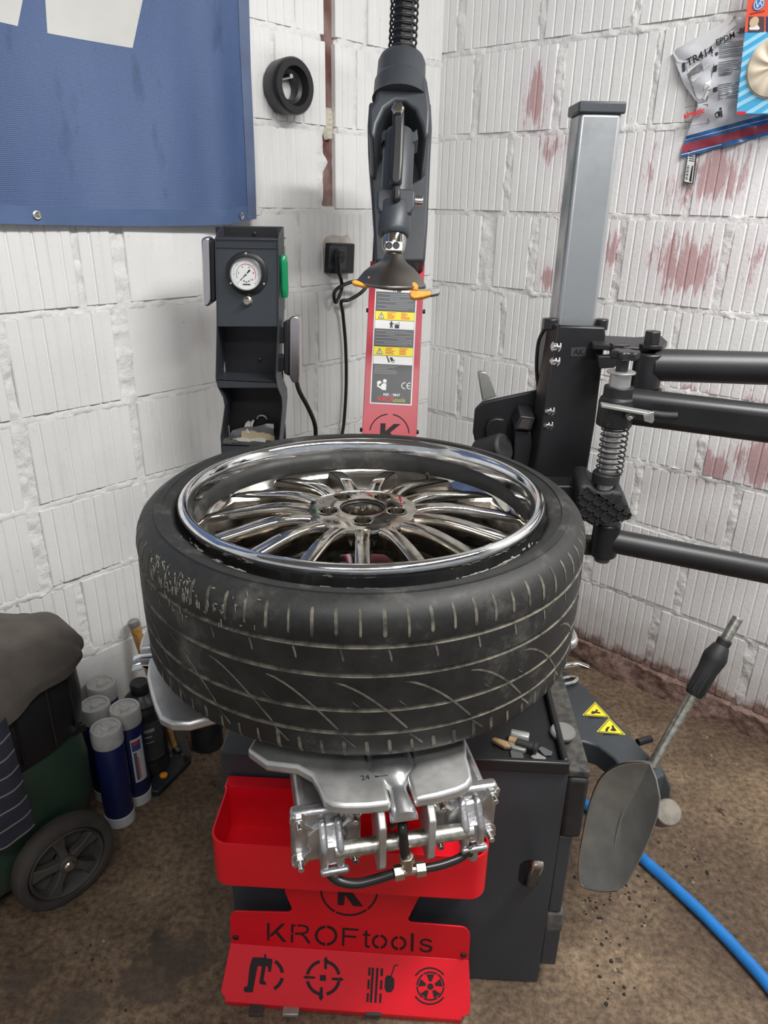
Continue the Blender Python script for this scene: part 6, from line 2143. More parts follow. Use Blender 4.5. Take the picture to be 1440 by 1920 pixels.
bag_text('TR414', 1312, 106, 0.0225, 22, M['black_print'], 'bag_print', 0.0004)
bag_text('EPDM', 1360, 73, 0.0175, 18, M['black_print'], 'bag_print', 0.0002, 0.95)
bag_text('-BB', 1391, 58, 0.015, 8, M['black_print'], 'bag_print', 0.0002)
bag_text('almatic', 1301, 212, 0.017, 12, M['red_print'], 'bag_print', 0.0005, lift=0.010)
ln = []
rb_ = random.Random(9)
for y0, n, xa, xb in ((76, 9, 1348, 1398), (112, 8, 1347, 1394), (154, 9, 1346, 1390)):
    for q in range(n):
        yy = y0 + q * 3.4
        e_ = xb - rb_.uniform(0, 12)
        mid = (xa + e_) / 2
        ln.append([(xa, yy + 5), (mid, yy + 2.0), (e_, yy), (e_, yy + 0.9), (mid, yy + 2.9), (xa, yy + 5.9)])
for q in range(8):
    ln.append([(1284, 222 + q * 2.6), (1284 + rb_.uniform(8, 18), 220 + q * 2.6), (1294, 221.2 + q * 2.6), (1284, 223.2 + q * 2.6)])
bag_poly('bag_small_print', ln, M['sticker_grey'], 0.0014)
bag_poly('bag_mark', [[(1279, 119), (1284, 116), (1285, 133), (1280, 135)], [(1337, 125), (1345, 121), (1344, 133), (1337, 135)], [(1337, 165), (1345, 162), (1345, 171), (1337, 173)],
                      [(1341, 99), (1347, 97), (1346, 103), (1342, 105)]], M['sticker'], 0.0014)
# tidy-man mark
bag_poly('tidy_man', [[(1349, 202), (1353, 201.5), (1353.5, 206), (1349.5, 206)], [(1346, 209), (1354, 207), (1355, 219), (1352, 219), (1351, 213), (1350, 219), (1347, 219)], [(1342, 211), (1347, 208), (1348, 210), (1343, 213)],
                      [(1340.5, 212), (1342, 212), (1343, 219), (1346, 219), (1346, 220.5), (1341.8, 220.5)]], M['black_print'], 0.0016)
bag_poly('panel_outline', [[(1284, 201), (1326, 195), (1326, 195.8), (1284, 201.8)], [(1326, 195), (1327.2, 195), (1329, 230), (1327.8, 230)], [(1287, 237), (1329, 230), (1329, 230.8), (1287, 237.8)]], M['sticker_grey'], 0.0014)
hk = MB(); hk.cyl(onR(1379, 30, -0.02), onR(1379, 30, 0.035), 0.0022, n=10)
single('wall_nail', hk, M['dull_steel'], 'steel nail holding the TR414 bag on the right wall', 'nail', onR(1379, 30, 0.0))

# boxed blister card in front of the bag
cd = thing('hanging_carton', 'blue striped carton with a red header hanging over the parts bag', 'carton', onR(1430, 110, 0.05))
CO = 0.062


def K_(px, py, d=0.0): return onR(px, py, CO + d)


b = MB(); b.prism([K_(1380, 214), K_(1396, 60), K_(1520, 54), K_(1520, 214)], WY * 0.018)
part('carton_body', b, mat('carton_blue', (0.08, 0.42, 0.72), 0.35, coat=0.3), cd, bevel=0.001, smooth=0)
b = MB(); b.prism([K_(1396, 60, .0006), K_(1402, 0, .0006), K_(1412, -90, .0006), K_(1520, -90, .0006), K_(1520, 54, .0006)], WY * 0.001)
part('carton_header', b, mat('carton_red', (0.80, 0.12, 0.06), 0.35, coat=0.3), cd, smooth=0, label='orange red header')
st_b = MB()
for i in range(16):
    y0 = 52 + i * 19 - 40
    pl_ = []
    for x, y in ((1398, y0 + 30), (1520, y0 - 46), (1520, y0 - 37), (1397, y0 + 39)): pl_.append((x, y))
    def clipx(y, x): return x
    # keep the stripes inside the carton
    ll = lambda y: 1396 - (y - 60) * 16 / 154
    y_a, y_b = y0 + 30, y0 + 39
    if y_a < 62 or y_b > 212: 
        continue
    st_b.prism([K_(ll(y_a) + .3, y_a, .0005), K_(1520, y_a - 76, .0005) if y_a - 76 > 56 else K_(ll(y_a) + (y_a - 57) * 1.62, 57, .0005), K_(1520, y_b - 76, .0005) if y_b - 76 > 56 else K_(ll(y_b) + (y_b - 57) * 1.62, 57, .0005), K_(ll(y_b) + .3, y_b, .0005)], WY * 0.0004)
for y_a in (222, 241, 260, 279):
    y_b = y_a + 9
    xa, xb = 1380 + (y_a - 212) * 1.62, 1380 + (y_b - 212) * 1.62
    st_b.prism([K_(xa, 212, .0005), K_(1520, max(57, y_a - 88), .0005), K_(1520, max(57, y_b - 88), .0005), K_(xb, 212, .0005)], WY * 0.0004)
part('carton_stripes', st_b, mat('carton_pale_blue', (0.36, 0.70, 0.90), 0.35), cd, smooth=0, kind='stuff')
b = MB(); b.lathe(K_(1457, 124, .0004), -WY, [(0.062, 0), (0.062, 0.001), (0.059, 0.0015), (0.02, 0.0016)], 56, sx=1.0)
part('cream_disc', b, mat('cream_card', (0.70, 0.62, 0.50), 0.6), cd, smooth=40)
pd3 = MB()
cc_ = K_(1457, 124, .002)
rows = []
for j in range(10):
    r_ = 0.056 * j / 9 + 0.002
    rows.append([cc_ + WX * (r_ * math.cos(2 * math.pi * i / 72)) + UP * (r_ * math.sin(2 * math.pi * i / 72)) - WY * (0.003 + 0.011 * math.sqrt(max(0, 1 - (r_ / 0.059) ** 2)) * (0.72 + 0.28 * math.cos(9 * 2 * math.pi * i / 72 + r_ * 30))) for i in range(72)])
pd3.grid(rows, closed_u=True)
part('pleated_cloth', pd3, mat('cream_cloth', (0.74, 0.64, 0.50), 0.85), cd, label='cream pleated cloth behind the round window', smooth=60)
for a0_, b0_, m_, nm in (((1380, 211), (1401, 215), 'red_print', 'red_tab'),):
    b = MB(); b.prism([K_(1382, 209, .0008), K_(1399, 209, .0008), K_(1398, 214.5, .0008), K_(1381, 214.5, .0008)], WY * 0.0004); part(nm, b, M[m_], cd, smooth=0)
b = MB(); b.prism([K_(1404, 31, .001), K_(1433, 31, .001), K_(1433, 60, .001), K_(1402, 60, .001)], WY * 0.0005); part('photo_panel', b, mat('photo_dark', (0.10, 0.06, 0.07), .4), cd, smooth=0)
b = MB(); b.lathe(K_(1414, 41, .0016), -WY, [(0.0095, 0), (0.0095, 0.0004)], 18); part('photo_hair', b, mat('photo_fair', (0.62, 0.48, 0.32), .5), cd, smooth=0)
b = MB(); b.prism([K_(1405, 52, .0016), K_(1410, 46, .0016), K_(1420, 46, .0016), K_(1425, 53, .0016), K_(1422, 56, .0016), K_(1405, 56, .0016)], WY * 0.0004); part('photo_shirt', b, M['white_print'], cd, smooth=0)
b = MB(); b.prism([K_(1436, 31, .001), K_(1470, 31, .001), K_(1470, 60, .001), K_(1436, 60, .001)], WY * 0.0005); part('photo_panel', b, mat('photo_blue', (0.05, 0.05, 0.14), .4), cd, smooth=0)
em = MB(); em.lathe(K_(1423, 7.5, .0016), -WY, [(0.0118, 0), (0.0118, 0.0005)], 28); emo = part('round_emblem', em, mat('emblem_blue', (0.06, 0.20, 0.50), .35), cd, smooth=0, label='round blue emblem')
ec = K_(1423, 7.5, .0024)
em = MB()
em.prism([ec + WX * (0.0102 * math.cos(R(t))) + UP * (0.0102 * math.sin(R(t))) for t in range(0, 361, 15)] + [ec + WX * (0.0090 * math.cos(R(t))) + UP * (0.0090 * math.sin(R(t))) for t in range(360, -1, -15)], -WY * 0.0003)
def stroke(p, q, w_):
    d = (Vector((q[0] - p[0], q[1] - p[1]))).normalized(); n = Vector((-d.y, d.x)) * w_ / 2
    return [ec + WX * x + UP * y for x, y in ((p[0] + n.x, p[1] + n.y), (q[0] + n.x, q[1] + n.y), (q[0] - n.x, q[1] - n.y), (p[0] - n.x, p[1] - n.y))]
for p, q in (((-0.0065, 0.0055), (-0.002, -0.006)), ((-0.002, -0.006), (0.002, 0.004)), ((0.002, 0.004), (0.0065, -0.004)), ((0.0065, 0.005), (0.001, 0.006))):
    em.prism(stroke(p, q, 0.0016), -WY * 0.0003)
part('emblem_strokes', em, M['white_print'], emo, smooth=0, kind='stuff')
b = MB()
b.prism([K_(1406, 25, .0014), K_(1430, 20, .0014), K_(1434, 19, .0014), K_(1434, 21.5, .0014), K_(1420, 24.5, .0014), K_(1407, 27.5, .0014)], WY * 0.0003)
part('header_lettering', b, mat('header_dark_red', (0.45, 0.03, 0.03), .4), cd, smooth=0)
hk = MB(); hk.cyl(onR(1430, -80, -0.02), onR(1430, -80, 0.085), 0.0022, n=10)
single('carton_hook', hk, M['dull_steel'], 'steel hook above the picture carrying the striped carton', 'hook', onR(1430, -80, 0.0))
# bar-coded tag hanging out below the bag
tg = thing('barcode_tag', 'small black framed white tag hanging below the TR414 bag', 'tag', onR(1292, 320, 0.008))
b = MB(); b.prism([onR(x, y, 0.010) for x, y in ((1281, 342), (1290, 282), (1306, 284), (1299, 346))], WY * 0.004); part('tag_card', b, M['sticker'], tg, smooth=0)
b = MB(); b.prism([onR(x, y, 0.0106) for x, y in ((1283, 340), (1291, 286), (1304, 288), (1297.5, 343.5))], WY * 0.0004); part('tag_label', b, M['white_print'], tg, smooth=0)
b = MB()
b.prism([onR(x, y, 0.0112) for x, y in ((1292, 339), (1297, 312), (1300, 309), (1296, 342))], WY * 0.0003)
for q in range(9):
    y_ = 310 + q * 3.2; x_ = 1290 - q * 0.42
    b.prism([onR(x, y, 0.0112) for x, y in ((x_ - 1.5, y_), (x_ + 2.6, y_ + .4), (x_ + 2.5, y_ + (2.2 if q % 2 else 1.4)), (x_ - 1.6, y_ + (1.8 if q % 2 else 1.0)))], WY * 0.0003)
for q in range(3): b.prism([onR(x, y, 0.0112) for x, y in ((1292, 300 - q * 4), (1302, 301.5 - q * 4), (1301.8, 303 - q * 4), (1291.8, 301.5 - q * 4))], WY * 0.0003)
part('tag_print', b, M['black_print'], tg, smooth=0, kind='stuff')

# ================================================================== tools in the black tray
ZT = 0.5392


def TP(px, py, dz=0.0): return at(px, py, z=ZT + dz)


hm_ = thing('tyre_weight_hammer', 'steel hammer with a black grip lying at the back of the black tray', 'hammer', TP(985, 1393))
b = MB(); a_, b_ = TP(955, 1386, .010), TP(1001, 1402, .010)
b.tube([a_, (a_ + b_) / 2, b_], 0.0065, 12); part('handle', b, M['tan'], hm_)
b = MB(); c_ = TP(968, 1392, .010); d = (b_ - a_).normalized(); b.cyl(c_, b_, 0.0078, n=14); b.cyl(b_, b_ + d * 0.007, 0.0105, n=16); part('grip', b, M['black_rubber'], hm_, bevel=0.001)
b = MB(); q0, q1 = TP(957, 1377, .013), TP(992, 1384, .013); b.cyl(q0, q1, 0.010, n=8); part('hammer_head', b, M['dull_steel'], hm_, bevel=0.002, label='scratched steel head')
pk = thing('pliers', 'worn pliers with a bare steel jaw lying across the black tray', 'pliers', TP(955, 1405))
b = MB(); b.prism([TP(x, y, .001) for x, y in ((920, 1392), (926, 1388), (952, 1396), (966, 1399), (964, 1407), (945, 1406))], UP * 0.008); part('handle', b, M['tan'], pk, bevel=0.002)
b = MB(); b.prism([TP(x, y, .001) for x, y in ((950, 1397), (962, 1395), (986, 1402), (988, 1410), (982, 1415), (958, 1409))], UP * 0.009); part('jaw', b, M['dull_steel'], pk, bevel=0.002)
b = MB(); b.prism([TP(x, y, .0005) for x, y in ((994, 1421), (1006, 1413), (1024, 1424), (1013, 1434))], UP * 0.004)
single('balance_weight', b, M['steel'], 'bright square wheel weight at the front of the black tray', 'wheel weight', TP(1008, 1424), bevel=0.001)
b = MB(); b.prism([TP(x, y, .0005) for x, y in ((956, 1410), (974, 1406), (982, 1420), (978, 1432), (960, 1428))], UP * 0.003)
single('dark_scrap', b, M['poly_dark'], 'dark scrap of rubber left of the bright weight in the black tray', 'scrap', TP(968, 1420), bevel=0.0005)
b = MB(); b.prism([TP(x, y, .0005) for x, y in ((1008, 1405), (1016, 1402), (1036, 1412), (1034, 1418), (1020, 1418))], UP * 0.003)
single('thin_plate', b, M['sticker_grey'], 'thin grey plate behind the bright weight in the black tray', 'plate', TP(1020, 1410), bevel=0.0005)

# chrome tyre lever on the breaker arm
lvr = MB()
zl = 0.4262
lvr.tube([at(1040, 1252, z=zl + .012), at(1065, 1249, z=zl + .010), at(1085, 1246, z=zl + .012), at(1104, 1252, z=zl + .010)], [0.009, 0.0055], 12)
single('tyre_lever', lvr, M['chrome'], 'chrome tyre lever lying on the breaker arm right behind the tyre', 'tyre lever', at(1075, 1255, z=zl))
lvr = MB()
lvr.tube([at(1050, 1274, z=zl + .006), at(1068, 1270, z=zl + .006), at(1082, 1272, z=zl + .006), at(1074, 1280, z=zl + .006), at(1054, 1284, z=zl + .006)], 0.0045, 10)
single('steel_hook', lvr, M['chrome'], 'small bent chrome hook in front of the tyre lever', 'hook', at(1068, 1276, z=zl))

# ================================================================== green machine on wheels, at the left edge
MXc, MYc = 0.172, 0.172


def V(y, x, z): return W(XL + x, y, z)         # y along the left wall, x out from it


gm = thing('workshop_machine', 'green and black wheeled workshop machine half out of the picture at the left', 'machine', V(MYc, MXc, 0))


def loft(levels, n=56, p=3.0, caps=True):
    b = MB(); rows = []
    for z, ay, ax, cy, cx in levels:
        row = []
        for i in range(n):
            t = 2 * math.pi * i / n
            c, s_ = math.cos(t), math.sin(t)
            row.append(V(cy + ay * math.copysign(abs(c) ** (2 / p), c), cx + ax * math.copysign(abs(s_) ** (2 / p), s_), z))
        rows.append(row)
    b.grid(rows, closed_u=True)
    if caps: b.add(rows[0], [tuple(range(n - 1, -1, -1))]); b.add(rows[-1], [tuple(range(n))])
    return b


part('green_body', loft([(0.055, .30, .10, MYc, MXc), (0.075, .325, .115, MYc, MXc), (0.16, .345, .126, MYc, MXc), (0.26, .348, .130, MYc, MXc), (0.320, .340, .128, MYc, MXc), (0.345, .325, .120, MYc, MXc), (0.349, .30, .11, MYc, MXc)]), M['green_body'], gm, label='faded green plastic body', smooth=40)
part('black_hood', loft([(0.345, .335, .128, MYc, MXc), (0.353, .350, .130, MYc, MXc), (0.42, .357, .134, MYc, MXc), (0.49, .354, .132, MYc, MXc), (0.528, .335, .121, MYc, MXc), (0.550, .27, .11, MYc, MXc), (0.558, .15, .06, MYc, MXc)]), M['black_plastic'], gm, label='black plastic hood', smooth=40)
for yv in (0.36, 0.43, 0.485):
    b = MB()
    pts = []
    for q in range(9):
        z = 0.362 + 0.15 * q / 8
        ay, ax = 0.355, 0.133
        c = (yv - MYc) / ay
        pts.append(V(yv, MXc + ax * max(0, 1 - abs(c) ** 3) ** (1 / 3) + 0.0005, z))
    b.tube(pts, 0.0035, 8, smooth=False); part('hood_rib', b, M['black_plastic'], gm)
b = MB(); b.box(V(0.485, MXc + 0.05, 0.338), (0.05, 0.05, 0.02), (WX, WY, UP)); part('latch', b, M['black_plastic'], gm, bevel=0.004)
b = MB(); b.box(V(0.05, MXc, 0.03), (0.22, 0.40, 0.06), (WX, WY, UP)); part('skid', b, M['black'], gm, bevel=0.006)
# wheel with five spokes
wy, wx, wr = 0.386, 0.330, 0.106
wc_ = V(wy, wx, wr)
b = MB(); b.lathe(wc_ - WX * 0.026, WX, [(0.078, 0.004), (0.082, 0.0), (0.094, 0.0), (0.102, 0.004), (0.106, 0.011), (0.106, 0.030), (0.103, 0.037), (0.095, 0.041), (0.085, 0.041), (0.082, 0.036), (0.081, 0.02), (0.078, 0.004)], 56, caps=False)
sw = part('wheel_tyre', b, M['tyre_dusty'], gm, label='dusty black tyre', smooth=40)
b = MB(); b.lathe(wc_ - WX * 0.02, WX, [(0.080, 0.0), (0.080, 0.030), (0.077, 0.034), (0.073, 0.030), (0.071, 0.008), (0.02, 0.004), (0.02, 0.0)], 48, caps=False)
hubw = part('wheel_rim', b, M['wheel_grey'], gm, label='dusty grey five-spoke rim', smooth=40)
for k in range(5):
    a = R(97 + 72 * k)
    d = WY * math.cos(a) + UP * math.sin(a); e_ = WX.cross(d)
    b = MB()
    pr = [(0.015, -0.010), (0.043, -0.0085), (0.074, -0.016), (0.074, 0.016), (0.043, 0.0085), (0.015, 0.010)]
    b.prism([wc_ - WX * 0.010 + d * r_ + e_ * w_ for r_, w_ in pr], WX * 0.020)
    part('wheel_spoke', b, M['wheel_grey'], hubw, bevel=0.003)
b = MB(); b.lathe(wc_ - WX * 0.012, WX, [(0.019, 0), (0.019, 0.026), (0.016, 0.029), (0.010, 0.029)], 28); part('wheel_hub', b, M['wheel_grey'], hubw)
b = MB(); b.lathe(wc_ + WX * 0.016, WX, [(0.0115, 0), (0.0115, 0.004), (0.009, 0.007), (0.002, 0.0075)], 20); part('hub_cap', b, M['brass'], hubw, label='pale metal hub cap')
b = MB(); b.cyl(V(wy, 0.06, wr), V(wy, wx - 0.012, wr), 0.010, n=14); part('axle', b, M['black'], gm)
# figures on the green side
for s_, px, py, sz in (('13', 4, 1561, 0.034), ('E', 4, 1521, 0.030)):
    p = on_plane(px, py, V(0, MXc + 0.1295, 0), WX)
    part('side_figures', text_mb(s_, sz, frame(p, WY, UP), 0.0006, bold=0.0012), M['label_white'], gm, smooth=0)

# dirty grey cloth over the hood
rcx = random.Random(2)
ck = []
NPH, NS_ = 96, 34
rows = []
for j in range(NS_ + 1):
    s_ = 0.02 + 1.30 * j / NS_
    row = []
    for i in range(NPH):
        t = 2 * math.pi * i / NPH
        c, sn = math.cos(t), math.sin(t)
        p = 2.7
        ey, ex = math.copysign(abs(c) ** (2 / p), c), math.copysign(abs(sn) ** (2 / p), sn)
        hem = 0.09 + 0.15 * (0.5 - 0.5 * c) + 0.02 * math.sin(5 * t + 1) + 0.012 * math.sin(11 * t)
        if s_ <= 1:
            k_ = s_; z = 0.548 + 0.100 * (1 - s_ ** 1.9) ** 0.75
            out = 1.0
        else:
            k_ = 1.0 + 0.03 * min(1, (s_ - 1) * 6); z = 0.545 - (s_ - 1) * hem
        wv = 0.005 * math.sin(9 * t + 2) * min(1, s_) + 0.003 * math.sin(17 * t + s_ * 5)
        row.append(V(MYc + (0.350 * k_ + 0.016 + wv * (s_ > .8)) * ey, max(0.028, MXc + (0.134 * k_ + 0.018 + wv * (s_ > .8)) * ex), z + 0.004 * math.sin(7 * t + s_ * 9) * (s_ < .95) + 0.003 * math.sin(s_ * 15 + t * 3)))
    rows.append(row)
for r_ in rows: r_.append(r_[0])
b = MB(); b.sheet(rows, -0.0025)
gc_ = single('dirty_cloth', b, M['leather'], 'dirty grey brown cloth draped over the wheeled machine\'s hood', 'cloth', V(MYc, MXc, 0.55), smooth=60)
b = MB()
pp = [(0, 1218), (18, 1186), (30, 1192), (40, 1200), (42, 1225), (33, 1231), (26, 1224), (12, 1226), (0, 1222)]
from mathutils.bvhtree import BVHTree
cv, cf = [], []
for r_ in rows: cv += r_
ncl = len(rows[0])
for j in range(len(rows) - 1):
    for i in range(ncl - 1):
        cf.append((j * ncl + i, j * ncl + i + 1, (j + 1) * ncl + i + 1, (j + 1) * ncl + i))
cbt = BVHTree.FromPolygons(cv, cf)
def onCloth(px, py, lift=0.0015):
    h_ = cbt.ray_cast(EYE, ray(px, py).normalized())
    return None if h_[0] is None else h_[0] - ray(px, py).normalized() * lift
# a pale torn scrap lying on the cloth
tp = MB()
g_rows = []
for j in range(6):
    t = j / 5
    xl2, xr2 = -30, 42 - 3 * math.sin(t * 9)
    row = [onCloth(xl2 + (xr2 - xl2) * i / 9, 1190 + 34 * t + 4 * math.sin(i * 1.7) * t - 3 * math.cos(i * 1.1) * (1 - t)) for i in range(10)]
    if all(q is not None for q in row): g_rows.append(row)
if len(g_rows) > 2:
    tp.sheet(g_rows, -0.0015)
    part('torn_patch', tp, M['leather_pale'], gc_, label='pale torn patch on the cloth', smooth=60)
# striped navy cloth hanging from under the grey one
sb_ = MB()
rows2, mis = [], []
z_top, z_bot = 0.505, 0.275
zs_, kinds = [z_top], []
z = z_top
while z > z_bot:
    for h_, k_ in ((0.0335, 0), (0.0035, 1)):
        n_sub = 4 if k_ == 0 else 1
        for q in range(n_sub):
            z -= h_ / n_sub; zs_.append(z); kinds.append(k_)
NYS = 40
for z in zs_:
    row = []
    for i in range(NYS + 1):
        t = i / NYS
        y_ = 0.0 + 0.330 * t + 0.02 * (z_top - z)
        dr_ = 0.010 * math.sin(t * 16) * min(1, (z_top - z) * 5) + 0.006 * math.sin(t * 31 + z * 9)
        c = (y_ - MYc) / 0.365
        x_ = MXc + 0.184 + dr_ * 0.7 + 0.004 * (1 - abs(c))
        row.append(V(y_, x_, z + 0.006 * math.sin(t * 9 + 1.0) + 0.045 * (t - .5) - 0.007 * math.sin(t * 16 + .5)))
    rows2.append(row)
nb = len(sb_.f)
sb_.sheet(rows2, 0.002)
for j, k_ in enumerate(kinds):
    for i in range(NYS):
        sb_.mi[j * NYS + i] = k_; sb_.mi[len(kinds) * NYS + j * NYS + i] = k_
single('striped_cloth', sb_, [mat('navy_cloth', (0.018, 0.020, 0.034), 0.9, var=0.2, vscale=30, bump=0.2, bscale=300), mat('pale_stripe', (0.20, 0.19, 0.18), 0.9)], 'navy cloth with thin white stripes hanging down the wheeled machine\'s side', 'cloth', V(0.03, MXc + 0.18, z_bot), smooth=60)

# ================================================================== tubes and bottles on the floor beside it
def tube_can(c, h, lab, labelled=False, grp=None):
    t = thing('grease_tube', lab, 'tube', c, 'blue grease tubes on the floor')
    r_ = 0.0345
    b = MB(); b.lathe(c, UP, [(r_ - .001, 0.028), (r_, 0.030), (r_, h - 0.042), (r_ - .001, h - 0.040)], 36); part('tube_body', b, M['tube_blue'], t)
    b = MB(); b.lathe(c, UP, [(r_ + .0008, 0), (r_ + .0008, 0.027), (r_ - .001, 0.029)], 36); part('bottom_cap', b, M['label_white'], t)
    b = MB(); b.lathe(c, UP, [(r_ - .001, h - 0.044), (r_ + .0015, h - 0.042), (r_ + .0015, h - 0.004), (r_ - .001, h), (r_ - .006, h - 0.0005), (r_ - .008, h - 0.004), (0.012, h - 0.005), (0.010, h - 0.002), (0.001, h - 0.002)], 40)
    part('screw_cap', b, M['cap_white'], t, label='cloudy white cap')
    rb3 = MB()
    for k in range(3):
        a = R(20 + 120 * k); d = Vector((math.cos(a), math.sin(a), 0))
        rb3.box(c + d * 0.016 + UP * (h - 0.004), (0.018, 0.002, 0.002), (d, UP.cross(d), UP))
    part('cap_rib', rb3, M['cap_white'], t, kind='stuff', smooth=0)
    if labelled:
        b = MB()
        f_ = math.atan2(EYE.y - c.y, EYE.x - c.x) + 0.42
        def arcp(a0, a1, z0, z1, rr, mt, nm):
            b = MB(); n = 10
            b.sheet([[Vector((c.x + rr * math.cos(f_ + a0 + (a1 - a0) * i / n), c.y + rr * math.sin(f_ + a0 + (a1 - a0) * i / n), z)) for i in range(n + 1)] for z in (z0, (z0 + z1) / 2, z1)], 0.0003)
            return part(nm, b, mt, t, smooth=40)
        arcp(-0.42, 0.50, 0.075, 0.205, r_ + 0.0006, M['label_white'], 'paper_label')
        arcp(-0.30, -0.08, 0.082, 0.165, r_ + 0.0010, M['sticker_grey'], 'label_text')
        arcp(-0.05, 0.02, 0.085, 0.150, r_ + 0.0010, M['red_print'], 'label_stripe')
        arcp(-0.36, 0.28, 0.170, 0.198, r_ + 0.0010, mat('label_blue', (0.04, 0.07, 0.25), .5), 'label_emblem')
        arcp(-0.28, 0.16, 0.188, 0.196, r_ + 0.0014, M['red_print'], 'label_emblem_red')
    return t


tube_can(Vector((-0.632, 1.332, 0)), 0.278, 'front blue grease tube with a plain side and white cap')
tube_can(Vector((-0.612, 1.402, 0)), 0.280, 'blue grease tube with a white paper label and white cap', True)
tube_can(Vector((-0.688, 1.414, 0)), 0.278, 'blue grease tube behind the labelled one, white cap with a wide rim')
tube_can(Vector((-0.703, 1.497, 0)), 0.278, 'rearmost blue grease tube with a white cap close to the wall')
bt = thing('dark_bottle', 'dark ribbed plastic bottle with a black cap behind the blue grease tubes', 'bottle', Vector((-0.608, 1.500, 0)))
bc_ = Vector((-0.608, 1.500, 0))
b = MB(); b.lathe(bc_, UP, [(0.046, 0), (0.051, 0.004), (0.051, 0.05), (0.049, 0.055), (0.051, 0.06), (0.051, 0.19), (0.049, 0.196), (0.051, 0.204), (0.048, 0.214), (0.044, 0.222), (0.045, 0.228), (0.036, 0.240), (0.024, 0.248), (0.022, 0.252)], 44)
part('bottle_body', b, M['bottle_dark'], bt)
b = MB(); b.lathe(bc_, UP, [(0.022, 0.248), (0.0235, 0.252), (0.0235, 0.276), (0.021, 0.280), (0.001, 0.2795)], 24); part('bottle_cap', b, M['black_plastic'], bt)
f_ = math.atan2(EYE.y - bc_.y, EYE.x - bc_.x)
for z0, z1, a0, a1, nm, m_ in ((0.070, 0.185, -0.35, 0.85, 'bottle_label', mat('dim_label', (0.045, 0.047, 0.052), .5)), (0.180, 0.1825, -0.35, 0.85, 'label_edge', M['grey_print']), (0.070, 0.0725, -0.35, 0.85, 'label_edge', M['grey_print'])):
    b = MB(); b.sheet([[Vector((bc_.x + 0.0518 * math.cos(f_ + a0 + (a1 - a0) * i / 12), bc_.y + 0.0518 * math.sin(f_ + a0 + (a1 - a0) * i / 12), z)) for i in range(13)] for z in (z0, z1)], 0.0003)
    part(nm, b, m_, bt, smooth=40)
for k_, (w_, h_) in enumerate(((0.5, 0.010), (0.34, 0.005), (0.42, 0.003))):
    z0 = 0.158 - k_ * 0.016
    b = MB(); b.sheet([[Vector((bc_.x + 0.0523 * math.cos(f_ - .1 + w_ * i / 8), bc_.y + 0.0523 * math.sin(f_ - .1 + w_ * i / 8), z)) for i in range(9)] for z in (z0, z0 + h_)], 0.0002)
    part('label_line', b, M['grey_print'], bt, smooth=40)
# dark canister behind the bottle
cn = Vector((-0.480, 1.600, 0))
b = MB(); b.lathe(cn, UP, [(0.040, 0), (0.043, 0.004), (0.043, 0.17), (0.036, 0.19), (0.016, 0.205), (0.016, 0.225), (0.012, 0.228)], 32)
single('dark_canister', b, M['bottle_dark'], 'small dark canister in the shade behind the dark bottle', 'canister', cn)
# dark pad on the floor with an orange button
mt_ = thing('floor_pad', 'dark flat pad with an orange button on the floor before the dark bottle', 'pad', Vector((-0.56, 1.462, 0)))
b = MB(); b.prism([Vector(p) for p in ((-0.605, 1.405, 0.001), (-0.558, 1.400, 0.001), (-0.505, 1.520, 0.001), (-0.552, 1.540, 0.001))], UP * 0.018)
part('pad_body', b, M['bottle_dark'], mt_, bevel=0.003)
b = MB(); b.lathe(Vector((-0.560, 1.455, 0.019)), UP, [(0.010, 0), (0.010, 0.004), (0.007, 0.006), (0.001, 0.006)], 20); part('orange_button', b, M['orange'], mt_)
# wooden-handled brush leaning on the wall, and a grey bar propped below the turntable
br0, br1 = on_plane(252, 1172, V(0, 0.036, 0), WX), on_plane(291, 1290, V(0, 0.07, 0), WX)
bru = thing('brush', 'wooden handled brush leaning on the left wall beside the tyre', 'brush', Vector((br1.x + .10, br1.y - .10, 0)))
b = MB(); d = (br1 - br0); b.tube([br0, br0 + d * 0.4, br0 + d * 0.8, br1, br1 + d * 1.0], [0.0135, 0.0085], 12); part('wooden_handle', b, M['wood'], bru)
b = MB(); b.lathe(br0 - d.normalized() * 0.016, d, [(0.008, 0), (0.0145, 0.004), (0.0150, 0.016), (0.013, 0.020)], 16); part('handle_tip', b, M['dull_steel'], bru)
gb_ = MB(); e1_ = br1 + d * 1.0
gb_.tube([e1_, e1_ + Vector((d.x, d.y, 0)) * 0.3 - UP * (e1_.z * 0.6), Vector((e1_.x + d.x * .5, e1_.y + d.y * .5 , 0.004))], [0.010, 0.02], 12); part('bristle_stem', gb_, M['black'], bru)
pb0, pb1 = at(327, 1352, f=1.44), at(354, 1420, z=0.006)
b = MB(); dpb = (pb1 - pb0).normalized()
b.box((pb0 + pb1) / 2 - dpb * 0.06, (0.020, 0.006, (pb1 - pb0).length + 0.12), (Vector((1, 0, 0)), dpb.cross(Vector((1, 0, 0))).normalized(), dpb))
single('steel_flat_bar', b, M['dull_steel'], 'grey flat steel bar standing on the floor behind the tyre\'s left side', 'bar', pb1, bevel=0.001)

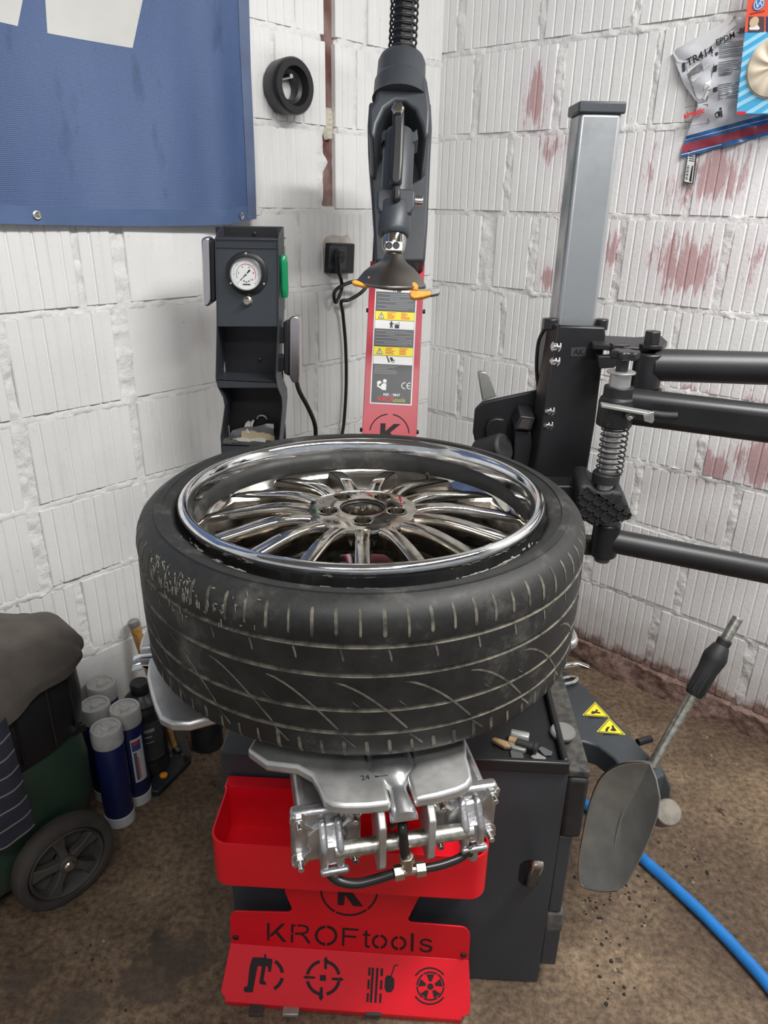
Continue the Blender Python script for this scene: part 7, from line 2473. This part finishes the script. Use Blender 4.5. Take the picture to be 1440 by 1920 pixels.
# ================================================================== floor things
hs = MB()
hp = [at(x, y, z=0.0135) for x, y in ((1060, 1470), (1092, 1502), (1132, 1542), (1200, 1605), (1265, 1664), (1330, 1726), (1400, 1800), (1450, 1858), (1520, 1950))]
hs.tube(hp, 0.0128, 18)
single('air_hose', hs, M['blue_hose'], 'bright blue air hose running across the brown floor at the right', 'hose', hp[0])
# grit and dirt crumbs: too many to count
gt = MB()
rg_ = random.Random(21)
spots_ = [(1050, 1700, 60), (1080, 1760, 40), (1180, 1700, 40), (1280, 1620, 20), (1320, 1400, 12), (1250, 1330, 10), (150, 1760, 10), (300, 1700, 14), (250, 1850, 8), (1120, 1840, 24), (1380, 1560, 8), (340, 1560, 10)]
for px, py, n in spots_:
    for i in range(n):
        p = at(px + rg_.gauss(0, 45), py + rg_.gauss(0, 30), z=0.0)
        if p.y < 0.94 and -0.33 < p.x < 0.40: continue
        if 0.90 < p.y < 1.9 and -0.5 < p.x < 0.44: continue
        if p.dot(WY) > YR - 0.07 or p.dot(WX) < XL + 0.45 or p.dot(WY) > 1.9: continue
        r_ = rg_.uniform(0.0012, 0.0042) * (1.6 if rg_.random() < .08 else 1)
        nn = 5
        rr_ = [r_ * rg_.uniform(.6, 1.3) for _ in range(nn)]
        a0 = rg_.uniform(0, 6)
        base = [Vector((p.x + rr_[q] * math.cos(a0 + q * 1.2566), p.y + rr_[q] * math.sin(a0 + q * 1.2566), 0.0)) for q in range(nn)]
        top = [v + Vector(((p.x - v.x) * .35, (p.y - v.y) * .35, r_ * rg_.uniform(.5, 1.0))) for v in base]
        gt.add(base + top, [tuple(range(nn, 2 * nn))] + [(q, (q + 1) % nn, nn + (q + 1) % nn, nn + q) for q in range(nn)], 1 if rg_.random() < .22 else 0)
single('floor_grit', gt, [mat('dark_grit', (0.035, 0.030, 0.026), .9), mat('pale_grit', (0.36, 0.31, 0.25), .9)], 'scattered dark and pale grit crumbs on the brown concrete floor', 'grit', Vector((0.6, 1.1, 0)), smooth=0, kind='stuff')
